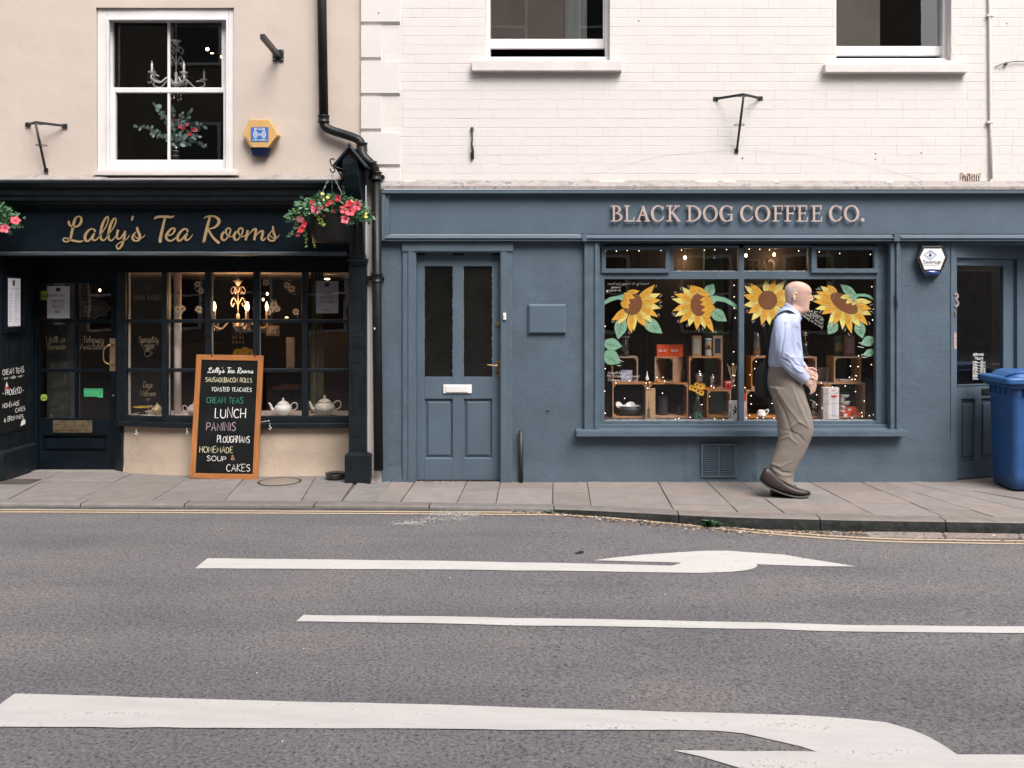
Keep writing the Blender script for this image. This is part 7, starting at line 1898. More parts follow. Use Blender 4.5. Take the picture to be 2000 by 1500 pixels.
c8, z8 = crate(1538, 1595, 697, 747, 'upper crate just right of the walking man under the coffee dripper', rest=z10 + .001)
c9, z9 = crate(1629, 1682, 697, 747, 'upper crate at the right end under the pink box', rest=z11 + .001)
CARD = mat('kraft_card', (.40, .25, .14), .8, .06, 10); ORB = mat('orange_box', (.72, .08, .012), .55, .05, 10)
WHB = mat('white_box', (.70, .64, .64), .6, .03, 10); REDB = mat('red_print', (.52, .04, .05), .6, .05, 20); STEEL = mat('brushed_steel', (.50, .48, .46), .28, .08, 12, metal=.9)
PORC = mat('white_porcelain', (.75, .72, .69), .25, .03, 10); DKB = mat('dark_ware', (.018, .020, .020), .5, .2, 10); SILV = mat('polished_aluminium', (.62, .60, .58), .22, .05, 10, metal=1.0)
def item(name, label, cat, a, b, base, y=None, group=None):
    y = yc0 + .10 if y is None else y
    t = thing(name, label, cat, (wx((a + b) / 2, y), y, base), group)
    return t, y
def bx(t, nm, mt, a, b, z0, z1, y, d=.06, bv=.0015, print_=None):
    m = MB(); m.box(wx(a, y), wx(b, y), y, y + d, z0, z1); return m.build(nm, mt, t, bevel=bv)
def H(row, y): return wz(row, y)
# glass press jar
t, y = item('glass_jar', 'clear glass press jar on the left upper crate', 'jar', 1212, 1230, z1 + .001)
c = Vector((wx(1221, y), y, z1 + .001)); hh = H(656, y) - z1
P('vessel', CLEAR, t, lambda m: m.lathe([(.042, 0), (.044, .01), (.044, hh * .9), (.046, hh * .92)], c, 20)); P('lid', STEEL, t, lambda m: m.lathe([(.046, hh * .92), (.046, hh * .96), (.01, hh), (.0001, hh)], c, 20))
P('grounds', DKB, t, lambda m: m.lathe([(.0001, .002), (.038, .002), (.038, .05), (.0001, .05)], c, 16)); P('highlight_rod', SILV, t, lambda m: m.tube([c + Vector((0, 0, .05)), c + Vector((0, 0, hh + .02))], .003, 6))
# orange boxes
for a, b, lab in ((1283, 1307, 'orange printed box, the left of the pair on the sideways crate'), (1307.5, 1334, 'orange printed box, the right of the pair on the sideways crate')):
    t, y = item('orange_box', lab, 'box', a, b, z2 + .001, .36, 'orange printed boxes')
    bx(t, 'carton', ORB, a, b, z2 + .001, H(673.5, y), y, .08)
    m = MB(); ptxt(m, 'BEL.IO', a + 4, b - 6 if b < 1310 else b - 10, 686.5, 3.6, y - .001, lw=.24, th=0); m.build('print', WHITEM, t)
    m = MB(); [m.pbox(a + 5, b - 9, 689 + k * 2.4, 688.4 + k * 2.4, y - .0008, y - .0002, y) for k in range(3)]; m.build('small_print', mat('dark_red_print', (.20, .02, .01), .6), t)
# cartons with windows and a jar on crate 3
for a, b, lab, wm in ((1352.5, 1370, 'kraft carton with a pale window panel on the tall upper crate', mat('pale_label', (.42, .44, .40), .6)), (1393, 1411, 'kraft carton with a dark window panel on the tall upper crate', mat('navy_label', (.02, .035, .06), .5))):
    t, y = item('kraft_carton', lab, 'carton', a, b, z3 + .001, .35)
    bx(t, 'carton', CARD, a, b, z3 + .001, H(656, y), y, .06)
    bx(t, 'label', wm, a + 3.4, b - 3.4, H(690, y), H(661, y), y - .001, .0015, 0)
t, y = item('storage_jar', 'glass jar with a white lid and brown label between the two kraft cartons', 'jar', 1377, 1390, z3 + .001, .38)
c = Vector((wx(1383.5, y), y, z3 + .001)); h_ = H(661, y) - z3
P('jar_body', mat('jar_white', (.50, .50, .50), .3), t, lambda m: m.lathe([(.0001, 0), (.028, 0), (.030, .01), (.030, h_ * .82), (.026, h_ * .84)], c, 18))
P('lid', mat('lid_pale_blue', (.45, .50, .54), .4), t, lambda m: m.lathe([(.031, h_ * .82), (.031, h_), (.0001, h_)], c, 18)); P('label', CARD, t, lambda m: m.lathe([(.0305, h_ * .38), (.0305, h_ * .74)], c, 18)); P('print', DKB, t, lambda m: m.box(c.x - .010, c.x + .008, c.y - .0325, c.y - .029, c.z + h_ * .48, c.z + h_ * .6))
# tin
t, y = item('photo_tin', 'tin printed with a blue and white picture inside the left upper crate', 'tin', 1213, 1235, z4 + .013, .36)
bx(t, 'tin', mat('tin_picture', (.35, .36, .50), .5, .5, 30), 1213, 1235, z4 + .013, H(723, y), y, .05)
# coffee pots
def pot(label, a, base, h_, y, mt=SILV):
    t = thing('coffee_pot', label, 'coffee pot', (wx(a, y), y, base), 'metal coffee pots'); c = Vector((wx(a, y), y, base)); r = h_ * .30
    P('body', mt, t, lambda m: m.lathe([(r * 1.0, 0), (r * 1.02, h_ * .05), (r * .72, h_ * .42), (r * .74, h_ * .46), (r * .98, h_ * .72), (r * .9, h_ * .80)], c, 8))
    P('lid', mt, t, lambda m: m.lathe([(r * .92, h_ * .80), (r * .55, h_ * .90), (r * .15, h_ * .96), (r * .2, h_), (.0001, h_ * 1.02)], c, 12))
    P('handle', DKB, t, lambda m: m.tube(smooth([c + Vector((r * .85, 0, h_ * .78)), c + Vector((r * 1.6, 0, h_ * .76)), c + Vector((r * 1.5, 0, h_ * .45))], 4), r * .13, 6))
pot('larger metal coffee pot in the tall upper crate', 1366, z6 + .013, .155, .40); pot('smaller metal coffee pot in the tall upper crate', 1392, z6 + .013, .125, .40)
# flowers in bottle
y = .19
t = thing('flower_bottle', 'clear bottle with green stones holding yellow flowers at the window', 'vase', (wx(1363, y), y, FZ)); c = Vector((wx(1363, y), y, FZ + .001))
hb = H(773, y) - FZ
P('bottle', CLEAR, t, lambda m: m.lathe([(.040, 0), (.043, .01), (.042, hb * .35), (.036, hb * .55), (.016, hb * .82), (.015, hb)], c, 20))
P('green_glass_stones', mat('green_stones', (.02, .30, .16), .2, .2, 30), t, lambda m: [m.ball(c + Vector((random.uniform(-.028, .028), random.uniform(-.025, .025), .008 + random.uniform(0, .05))), .009, n=6, m=4) for _ in range(34)])
P('stems', MATS['foliage_green'], t, lambda m: [m.tube([c + Vector((0, 0, .04)), c + Vector((.003 * k, 0, hb)), wp(1358 + k * 4, 765, y)], .0022, 5) for k in range(4)])
SUNF = mat('sunflower_orange', (.80, .42, .03), .5, .1, 30)
for i, (a, b) in enumerate(((1351, 757), (1357, 759), (1368, 755), (1372, 754), (1364, 764), (1370, 767), (1361, 752))):
    m = MB(); cc = wp(a, b, y - .01 * (i % 3) - .02); rr = random.Random(i); nP = 12
    for k in range(nP):
        an = 2 * math.pi * k / nP; d = Vector((math.cos(an), -.25, math.sin(an))); s2 = Vector((-math.sin(an), 0, math.cos(an))); L_ = .030
        m.mi = 0; m.add([cc + d * .006, cc + d * L_ * .6 - s2 * .0055, cc + d * L_, cc + d * L_ * .6 + s2 * .0055], [(0, 1, 2, 3)])
    m.mi = 1; m.ball(cc + Vector((0, -.003, 0)), .009, .005, .009, 8, 5); m.build('flower', [SUNF, DKB], t)
# tall card box with print
t, y = item('tall_card_box', 'tall kraft box printed with a slim kettle outline at the window', 'box', 1261, 1280, FZ + .001, .22)
bx(t, 'carton', CARD, 1261, 1280, FZ + .001, H(759, y), y, .05)
m = MB(); yy = y - .0008
m.prism([(wx(a, y), wz(b, y)) for a, b in ((1266, 817), (1270, 817), (1270.5, 812), (1268.8, 806), (1270, 801), (1267.4, 794), (1267.2, 776), (1266.6, 776), (1266.4, 794), (1263.6, 801), (1264.8, 806), (1263, 812), (1263.6, 817))], yy, y); ptxt(m, 'SLOWER', 1263, 1273, 762.6, 2.4, yy, lw=.25, th=0); m.build('print', mat('card_print', (.07, .06, .05), .7), t)
# tub of bowls
y = .40
t = thing('bowl_tub', 'dark round tub inside the left lower crate', 'tub', (wx(1230, y), y, FZ + .012)); c = Vector((wx(1231, y), y, FZ + .012))
P('tub', DKB, t, lambda m: m.lathe([(.0001, .0), (.105, 0), (.122, .09), (.118, .09), (.10, .01), (.0001, .01)], c, 24, sy=.7))
for i, (a, b, r_, tl) in enumerate(((1208, 792, .034, .6), (1232, 794, .045, -.2), (1222, 797, .03, .3), (1245, 799, .036, 0), (1218, 800, .03, .1))):
    o = MB(); o.lathe([(.010, -.018), (r_ * .7, -.010), (r_, .014), (r_ * .93, .014), (r_ * .6, -.004), (.0001, -.008)], (0, 0, 0), 16); o.xf(Matrix.Translation((wx(a, .37), .37 + .012 * i, wz(b, .37))) @ Matrix.Rotation(tl, 4, 'Y') @ Matrix.Rotation(.75, 4, 'X'))
    o.build('bowl', PORC, origin=(wx(a, .37), .37 + .012 * i, wz(b, .37) - .02), label=['silvery bowl lying leftmost in the dark tub', 'largest ringed white bowl in the middle of the dark tub', 'small white bowl behind the ringed bowl in the dark tub', 'flat white dish at the right of the dark tub', 'white dish at the left front of the dark tub'][i], cat='bowl', group='white bowls in the dark tub')
# canisters in crate 5
for a, b, r0, lab in ((1285, 1305, 776, 'tall dark ribbed canister inside the wide lower crate'), (1322, 1334, 796, 'short dark canister inside the wide lower crate')):
    t, y = item('canister', lab, 'canister', a, b, FZ + .012, .45); c = Vector((wx((a + b) / 2, y), y, FZ + .012)); r_ = (b - a) / 2 * (D + y) / F; h_ = H(r0, y) - FZ
    P('body', mat('canister_grey', (.03, .036, .038), .5, .1, 10), t, lambda m: m.lathe([(.0001, 0)] + [q for k in range(8) for q in ((r_, h_ * k / 8), (r_ * .96, h_ * (k + .5) / 8))] + [(r_, h_ * .98), (.0001, h_)], c, 18)); P('lid', DKB, t, lambda m: m.lathe([(r_ * 1.02, h_ * .9), (r_ * 1.02, h_), (.0001, h_ * 1.01)], c, 18))
t, y = item('coffee_tin', 'small red packet standing on the low crate beside the mullion', 'packet', 1416, 1430, z6 + .001, .33)
bx(t, 'packet', mat('packet_red', (.45, .03, .015), .5, .1, 10), 1416, 1430, z6 + .001, H(744, y), y, .04); P('bean_print', WHITEM, t, lambda m: (m.lathe([(.0001, .0008), (.010, .0008)], (wx(1422.5, y), y - .0008, wz(755, y)), 12, 'y'), m.box(wx(1418, y), wx(1428, y), y - .001, y, wz(748, y), wz(746, y))))
t, y = item('glass_of_forks', 'glass of pale wooden stirrers behind the mullion in the left pane', 'glass', 1426, 1438, z6 + .001, .46)
c = Vector((wx(1432, y), y, z6 + .001)); P('tumbler', CLEAR, t, lambda m: m.lathe([(.022, 0), (.026, .09)], c, 16))
P('stirrers', mat('pale_wood', (.45, .33, .21), .7, .1, 20), t, lambda m: [m.tube([c + Vector((0, 0, .01)), wp(a, b, y)], .0035, 4) for a, b in ((1421, 711), (1425, 715), (1430, 710), (1434, 712), (1438, 714))])
for a, b, r0, r1, lab, mm in ((1424, 1440.5, 783, 820, 'white box with black print standing left of the mullion', WHB), (1451.8, 1458, 784, 820, 'pink and white printed box standing right of the mullion', mat('pink_box', (.62, .40, .42), .6, .3, 30)), (1451.8, 1457, 769, 783, 'small red box on the pink box right of the mullion', mat('box_red', (.50, .04, .02), .5))):
    y = .17; base = FZ + .001 if r1 == 820 else H(783.5, y)
    t = thing('printed_box', lab, 'box', (wx((a + b) / 2, y), y, base)); bx(t, 'carton', mm, a, b, base, H(r0, y), y, .04)
    if a == 1424:
        m = MB(); ptxt(m, 'AEROPRESS', 0, 1, 0, 1, y) if False else None
        m = MB(); write(m, 'BREWER', wx(1428.6, y), wz(815, y), .016, y - .001, width=.12, rot=R(90), lw=.2, th=0)
        for q in (((1432, 810), (1439, 798)), ((1431, 800), (1438, 806)), ((1435, 792), (1437, 800))): m.ribbon([(wx(q[0][0], y), wz(q[0][1], y), .012), (wx(q[1][0], y), wz(q[1][1], y), .014)], y - .001, 0)
        m.build('print', DKB, t)
# glass drop
t = thing('glass_drop', 'glass drop ornament hanging between the left upper crates', 'ornament', wp(1264, 742, .25)); c = wp(1264, 744, .25)
P('drop', PORC, t, lambda m: m.lathe([(.0001, 0), (.014, .006), (.018, .018), (.012, .035), (.004, .06), (.002, .09)], c, 14)); P('cord', DKB, t, lambda m: m.tube([c + Vector((0, 0, .09)), Vector((c.x, c.y, 2.3))], .0012, 4))
# steel dome on crate 7
t, y = item('steel_dome', 'tall glass dome catching the light on the crate behind the man', 'dome', 1469, 1486, z7 + .001, .38); c = Vector((wx(1477.5, y), y, z7 + .001)); h_ = H(648, y) - z7; r_ = .036
P('dome', mat('dome_glassy_steel', (.30, .28, .27), .18, .2, 8, metal=.85), t, lambda m: m.lathe([(r_, 0), (r_, h_ * .82), (r_ * .85, h_ * .92), (r_ * .5, h_ * .98), (.0001, h_)], c, 24)); P('base_ring', STEEL, t, lambda m: m.lathe([(r_ * 1.1, 0), (r_ * 1.1, .008), (.0001, .008)], c, 24))
# dripper with ball stopper on crate 8
t, y = item('coffee_dripper', 'hourglass coffee dripper with a glass ball stopper right of the man', 'coffee maker', 1567, 1580, z8 + .001, .38); c = Vector((wx(1573, y), y, z8 + .001)); h_ = H(669, y) - z8
P('flask', mat('flask_smoked', (.025, .028, .028), .12, .2, 8, coat=.6), t, lambda m: m.lathe([(.032, 0), (.035, .01), (.017, h_ * .5), (.034, h_), (.031, h_), (.015, h_ * .52)], c, 20)); P('stem', SILV, t, lambda m: m.tube([c + Vector((0, 0, h_)), c + Vector((0, 0, h_ + .06))], .005, 8)); P('ball', SILV, t, lambda m: m.ball(c + Vector((0, 0, h_ + .078)), .027, n=16, m=10))
# bottle with label, pink box on crate 9
t, y = item('labelled_tin', 'dark green tin with a gold label on the right upper crate', 'tin', 1631, 1646, z9 + .001, .42); bx(t, 'tin', mat('tin_green', (.025, .045, .03), .5), 1631, 1646, z9 + .001, H(656, y), y, .05); bx(t, 'label', mat('label_gold', (.24, .15, .05), .6, .15, 30), 1632, 1645, H(686, y), H(670, y), y - .001, .0015, 0)
t, y = item('kraft_carton', 'brown carton with a dusky pink panel on the right upper crate', 'carton', 1650, 1670, z9 + .001, .36); bx(t, 'carton', mat('brown_carton', (.16, .07, .045), .7), 1650, 1670, z9 + .001, H(655, y), y, .06); bx(t, 'label', mat('dusky_pink', (.22, .13, .15), .6), 1655, 1667, H(689, y), H(660, y), y - .001, .0015, 0)
t, y = item('book', 'thin pale book lying in the right upper crate', 'book', 1641, 1665, z11 + .013, .36); bx(t, 'book', WHITEM, 1641, 1665, z11 + .013, z11 + .024, y, .12)
for a, lab in ((1603, 'left clear glass beaker on the lower crate between the upper crates'), (1615, 'right clear glass beaker on the lower crate between the upper crates')):
    t, y = item('glass_beaker', lab, 'beaker', a - 7, a + 7, z10 + .001, .38); c = Vector((wx(a, y), y, z10 + .001)); P('beaker', CLEAR, t, lambda m: m.lathe([(.0001, 0), (.026, 0), (.028, .01), (.028, .135), (.030, .138)], c, 18))
# white plunger box
t, y = item('plunger_box', 'tall white box printed with a red plunger at the window', 'box', 1608, 1639, FZ + .001, .20); bx(t, 'carton', WHB, 1608, 1639, FZ + .001, H(757, y), y, .07)
bx(t, 'grey_side', mat('box_grey_side', (.40, .36, .36), .6), 1608, 1618, FZ + .002, H(757.4, y), y - .001, .0015, 0)
P('print', REDB, t, lambda m: m.prism([(wx(a, y), wz(b, y)) for a, b in ((1622, 772), (1635.5, 772), (1634, 775), (1631, 777), (1626.5, 777), (1623.5, 775))], y - .0009, y)); P('print_tube', mat('print_blue_grey', (.35, .38, .50), .6), t, lambda m: (m.pbox(1626.2, 1627.4, 812, 777, y - .0009, y, y), m.pbox(1630, 1631.2, 812, 777, y - .0009, y, y), m.pbox(1625.5, 1631.5, 812.8, 811.6, y - .0009, y, y)))
P('print_logo', REDB, t, lambda m: ptxt(m, 'BODUM', 1625, 1632, 764.2, 2, y - .001, lw=.2, th=0))
# cups
y = .34
for i, (a, b, r_, w_) in enumerate(((1640, 1659, 771.5, 5), (1640, 1650, 777, 6), (1640, 1660, 784, 9), (1640, 1654, 792.5, 9), (1640, 1652, 802, 12))):
    c = Vector((wx((a + b) / 2 + 2, y), y + .03, FZ + .012)); 
    z_b = wz([777, 784, 792.5, 802, 818][i], y); z_t = wz(r_, y); rr_ = (b - a) / 2 * (D + y) / F
    m = MB(); c.z = z_b; h_ = z_t - z_b; m.lathe([(.0001, 0), (rr_ * .8, 0), (rr_, h_ * .85), (rr_, h_), (rr_ * .93, h_), (.0001, h_ * .3)], c, 20)
    m.build('cup', PORC, origin=tuple(c), label=['wide white saucer topmost of the stack in the right lower crate', 'narrow white cup second from the top of the stack', 'wide white cup in the middle of the stack', 'white cup fourth from the top of the stack', 'white cup at the bottom of the stack in the right lower crate'][i], cat='cup', group='stacked white cups')
for i, (a, b, r0, r1, lab) in enumerate(((1646, 1663, 805, 819, 'orange carton lowest left beside the cup stack'), (1665, 1682, 806, 819, 'dark orange carton lowest right in the right lower crate'), (1654, 1672, 795, 805, 'red and pink carton lying on top of the orange cartons'), (1666, 1681, 797, 806, 'shadowed red carton at the top right of the orange cartons'))):
    y = .31 + .012 * i; zt_b = FZ + .012 if i < 2 else H(r1, y)
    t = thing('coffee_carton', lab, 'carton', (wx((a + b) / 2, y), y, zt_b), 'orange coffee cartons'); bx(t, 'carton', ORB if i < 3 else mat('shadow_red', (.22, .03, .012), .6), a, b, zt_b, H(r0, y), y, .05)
    P('print', WHITEM if i in (0, 2) else GOLD, t, lambda m: m.pbox(a + 2, a + 9, r1 - 3, r0 + 3, y - .001, y, y))
t, y = item('steel_grinder', 'slim steel hand grinder in the lower crate right of the man', 'grinder', 1586, 1595, FZ + .013, .36); c = Vector((wx(1590, y), y, FZ + .013)); h_ = H(786, y) - FZ
P('body', STEEL, t, lambda m: m.lathe([(.020, 0), (.020, h_ * .9), (.014, h_ * .95), (.005, h_)], c, 16)); P('grip', DKB, t, lambda m: m.lathe([(.021, h_ * .35), (.021, h_ * .55)], c, 16)); P('crank', STEEL, t, lambda m: m.tube([c + Vector((0, 0, h_)), c + Vector((-.04, 0, h_ + .012))], .003, 6))
y = .34; t = thing('white_jug', 'small white porcelain jug behind the walking man', 'jug', (wx(1487, y), y, FZ + .012)); c = Vector((wx(1487, y), y, FZ + .012))
P('body', PORC, t, lambda m: m.lathe([(.0001, 0), (.046, 0), (.045, .012), (.034, .045), (.022, .058), (.018, .056), (.0001, .02)], c, 18)); P('handle', PORC, t, lambda m: m.tube(smooth([c + Vector((.03, 0, .05)), c + Vector((.065, 0, .062)), c + Vector((.058, 0, .03)), c + Vector((.036, 0, .012))], 4), .005, 6))
y = .5; t = thing('black_kettle', 'black kettle in the gap behind the sideways crate', 'kettle', (wx(1331, y), y, z5)); c = Vector((wx(1331, y), y, z5 + .001)); P('body', DKB, t, lambda m: m.lathe([(.0001, 0), (.075, 0), (.075, .09), (.05, .12), (.0001, .13)], c, 20))

# fairy lights: bulbs on a dark wire
LAMP = emis('fairy_bulb', (1.0, .80, .58), 3.2); WIRE = mat('dark_wire', (.012, .02, .012), .6)
def lights(label, pts, r=.0035, wire=True, y=.17):
    p0 = wp(*pts[0][:2], y); t = thing('fairy_lights', label, 'string lights', tuple(p0))
    m = MB()
    for p in pts: m.ball(wp(p[0], p[1], p[2] if len(p) > 2 else y), r, n=6, m=4)
    m.build('bulbs', LAMP, t, kind='stuff')
    if wire:
        m = MB(); q = [wp(p[0], p[1] + (0), (p[2] if len(p) > 2 else y) + .006) for p in pts]; m.tube(smooth(q, 3), .0011, 4); m.build('wire', WIRE, t)
lights('string of fairy lights along the top lights of the coffee shop window', [(1183, 489), (1204, 490.5), (1225, 489), (1248, 490), (1291, 489), (1331, 488.5), (1376, 488.5), (1396, 488), (1419, 487.5), (1463, 486.5), (1484, 487), (1503, 488), (1560, 490), (1600, 492), (1640, 495), (1700, 497)])
lights('fairy lights scattered over the crates in the left pane', [(1182, 637), (1182, 720), (1181, 764), (1182, 807), (1203, 748), (1229, 744), (1220, 778), (1262, 748), (1269, 747), (1265, 758), (1283, 737), (1295, 737), (1298, 744), (1294, 768), (1326, 817), (1319, 819), (1348, 815), (1371, 790), (1386, 774), (1389, 754), (1394, 757), (1396, 818), (1413, 819), (1433, 687), (1435, 734), (1435, 753), (1432, 711), (1434, 557), (1434, 580), (1434, 602), (1436, 621), (1432, 733)])
lights('fairy lights hanging down the left edge of the right pane', [(1452, 587), (1452, 607), (1452, 652), (1452, 672), (1452, 695), (1477, 706), (1474, 720), (1465, 732), (1455, 757), (1475, 766), (1467, 773), (1467, 789), (1508, 788), (1518, 795), (1464, 811), (1458, 816), (1479, 816), (1491, 816), (1512, 817)])
lights('fairy lights over the crates at the right end of the right pane', [(1703, 560), (1706, 604), (1704, 625), (1677, 695), (1661, 715), (1676, 716), (1659, 737), (1672, 734), (1664, 741), (1670, 741), (1592, 749), (1604, 748), (1626, 756), (1651, 754), (1671, 765), (1595, 771), (1595, 790), (1688, 783), (1683, 806), (1684, 813), (1698, 812), (1706, 810), (1664, 816), (1606, 797), (1702, 712)])
WARM = emis('pendant_bulb', (1.0, .66, .34), 6.0)
for i, (a, b) in enumerate(((1338, 503), (1457, 499), (1512, 497), (1395, 503))):
    y = .9 if i < 3 else .7; t = thing('pendant_bulb', ['warm hanging bulb in the second top light', 'warm hanging bulb beside the mullion in the third top light', 'warm hanging bulb at the right of the third top light', 'unlit small hanging bulb in the second top light'][i], 'light bulb', tuple(wp(a, b, y))); c = wp(a, b, y)
    P('bulb', WARM if i < 3 else STEEL, t, lambda m: m.ball(c, .014, .014, .017, 10, 6)); P('flex', WIRE, t, lambda m: m.tube([c + Vector((0, 0, .015)), Vector((c.x, c.y, 2.5))], .003, 5))
for i, (a, b) in enumerate(((1375, 640),)):
    pass
pl = bpy.data.lights.new('pendant_light', 'POINT'); pl.energy = 1.2; pl.color = (1, .62, .32); pl.shadow_soft_size = .03
for i, (a, b) in enumerate(((1338, 508), (1512, 503))):
    o = bpy.data.objects.new('pendant_light', pl); COL.objects.link(o); o.location = wp(a, b, .9) + Vector((0, -.03, -.02))
rings_m = MB(); rings_m.lathe([(.006, 0), (.010, 0)], wp(1695, 782, .17), 12, 'y')
# back wall letters of a sign inside
m = MB(); ptxt(m, 'CAFE', 1462, 1512, 530, 22, .97, lw=.2, mirror=True, th=0); m.build('back_wall_letters', mat('faint_sign', (.05, .04, .035), .7), cb)

# ================================================================== INSIDE THE TEA ROOM
FLAME = emis('chandelier_bulb', (1.0, .60, .25), 14.0)
CRW = mat('chandelier_white', (.62, .52, .44), .4, .05, 10); CRY = glass('crystal_drop', (.95, .95, .95), k=5.0, rough=.12)
def chandelier(label, cx_, row0, k, y, arms, lit, rod_row, candle=CRW):
    """row0: row of the arm ring; k: size factor"""
    c = wp(cx_, row0, y); t = thing('chandelier', label, 'chandelier', tuple(c)); s = k
    m = MB(); m.tube([c + Vector((0, 0, .0)), c + Vector((0, 0, .42 * s))], .006 * s, 8); m.lathe([(.0001, -.06 * s), (.02 * s, -.045 * s), (.05 * s, -.012 * s), (.055 * s, 0), (.02 * s, .012 * s), (.012 * s, .06 * s), (.02 * s, .09 * s), (.01 * s, .12 * s)], c, 16)
    m.build('stem', CRW, t)
    P('canopy', CRW, t, lambda m: m.lathe([(.012 * s, .40 * s), (.03 * s, .435 * s), (.055 * s, .45 * s), (.02 * s, .452 * s), (.004, .47 * s)], c, 18))
    m = MB(); top = wp(cx_, rod_row, y); n = 12; p0 = c + Vector((0, 0, .46 * s))
    for i in range(n):
        a_, b_ = p0.lerp(top, i / n), p0.lerp(top, (i + 1.1) / n); sd_ = Vector((.006, 0, 0)) if i % 2 else Vector((0, .006, 0)); m.tube([a_, a_.lerp(b_, .5) + sd_, b_, a_.lerp(b_, .5) - sd_, a_], .0018, 5, cap=False)
    m.build('chain', CRW, t)
    for tier, (rr_, zz_, hh_) in enumerate(((.075, .33, .06), (.095, .20, .08))):
        for j in range(4):
            a = math.pi / 4 + j * math.pi / 2 + tier * .3; d = Vector((math.cos(a), math.sin(a), 0)); cc = c + Vector((0, 0, zz_ * s))
            q = smooth([cc, cc + d * rr_ * s * .6 + Vector((0, 0, hh_ * s)), cc + d * rr_ * s + Vector((0, 0, hh_ * s * .4)), cc + d * rr_ * s * .8 + Vector((0, 0, -.01)), cc + d * rr_ * s * .55 + Vector((0, 0, hh_ * s * .3))], 5)
            P('scroll', CRW, t, lambda m: m.tube(q, .004 * s, 6))
    for j in range(arms):
        a = 2 * math.pi * j / arms + .35; d = Vector((math.cos(a), math.sin(a), 0)); R_ = .275 * s
        q = smooth([c + d * .03 * s, c + d * R_ * .35 + Vector((0, 0, .045 * s)), c + d * R_ * .7 + Vector((0, 0, -.03 * s)), c + d * R_ * 1.02 + Vector((0, 0, .0)), c + d * R_ * .95 + Vector((0, 0, .045 * s)), c + d * R_ * .72 + Vector((0, 0, .035 * s))], 6)
        P('arm', CRW, t, lambda m: m.tube(q, .0085 * s, 8))
        e = c + d * R_ + Vector((0, 0, .05 * s))
        P('candle_cup', CRW, t, lambda m: m.lathe([(.006, -.02 * s), (.012, -.005 * s), (.035 * s, .008 * s), (.042 * s, .014 * s), (.014 * s, .012 * s)], e, 12))
        P('candle', candle, t, lambda m: m.lathe([(.011 * s, .01 * s), (.0105 * s, .10 * s), (.004 * s, .105 * s)], e, 10))
        if lit: P('bulb', FLAME, t, lambda m: m.lathe([(.006, .10 * s), (.014, .13 * s), (.012, .155 * s), (.003, .185 * s), (.0001, .19 * s)], e, 10))
        else: P('wick', CRW, t, lambda m: m.lathe([(.004, .10 * s), (.0035, .125 * s), (.0001, .13 * s)], e, 6))
        dm = MB()
        for k_ in range(5):
            aa = 2 * math.pi * k_ / 5; o_ = e + Vector((math.cos(aa) * .036 * s, math.sin(aa) * .036 * s, 0))
            for z_ in range(4): dm.ball(o_ - Vector((0, 0, (.012 + z_ * .017) * s)), .0042 * s, n=6, m=4)
            dm.lathe([(.0001, -.022 * s), (.008 * s, -.008 * s), (.0001, .01 * s)], o_ - Vector((0, 0, .085 * s)), 6)
        dm.build('crystal_drops', CRY if not lit else mat('crystal_glint', (.50, .40, .32), .12, .2, 40, metal=.6), t, kind='stuff')
    dm = MB()
    for j in range(8):
        a = 2 * math.pi * j / 8; o_ = c + Vector((math.cos(a) * .05 * s, math.sin(a) * .05 * s, -.01 * s)); L_ = 5 if j % 2 else 8
        for z_ in range(L_): dm.ball(o_ - Vector((0, 0, (.01 + z_ * .016) * s)), .004 * s, n=6, m=4)
        dm.lathe([(.0001, -.028 * s), (.010 * s, -.01 * s), (.0001, .012 * s)], o_ - Vector((0, 0, (.02 + L_ * .016) * s)), 6)
    dm.build('crystal_drops', mat('crystal_glint', (.50, .40, .32), .12, .2, 40, metal=.6), t, kind='stuff')
    return c
cc_ = chandelier('lit white chandelier glowing in the middle bay of the tea room window', 465, 636, .98, .95, 5, True, 534)
pl2 = bpy.data.lights.new('chandelier_light', 'POINT'); pl2.energy = 4.0; pl2.color = (1, .56, .25); pl2.shadow_soft_size = .08
o = bpy.data.objects.new('chandelier_light', pl2); COL.objects.link(o); o.location = cc_ + Vector((0, -.0, .22))
CRW = mat('chandelier_bright', (.85, .83, .82), .35, .03, 10)
chandelier('unlit white chandelier with candles in the upper sash window', 344, 163, .88, .42, 5, False, 36, candle=CRW)
# small lamps; the first two are glowing stand-ins for reflections in the pane
for i, (a, b, y, s_, lab) in enumerate(((405, 96, 1.6, .018, 'glowing ball standing in for a lamp reflected in the upper sash pane'), (414, 104, 1.8, .012, 'glowing oval standing in for a lamp reflection below the round one'), (433, 111, 1.7, .014, 'third small lamp at the right edge of the upper room'), (195, 567, 1.4, .010, 'small warm lamp behind the open sign'), (522, 574, 2.2, .011, 'upper tiny flame lamp behind the daisy stickers'), (514, 585, 2.2, .011, 'lower tiny flame lamp behind the daisy stickers'), (639, 545, 1.5, .020, 'flat ceiling lamp glowing above the seating notice'), (560, 620, 2.0, .012, 'flat lamp glint beside the small daisy'))):
    c = wp(a, b, y); m = MB(); flat = i in (1, 6, 7); m.ball(c, s_ * (1.5 if flat else 1), s_, s_ * (.4 if flat else 1.5 if i in (3, 4, 5) else 1), 12, 8); m.build('lamp_or_reflection', WARM, origin=tuple(c), label=lab, cat='lamp', group='small lamps glowing inside')
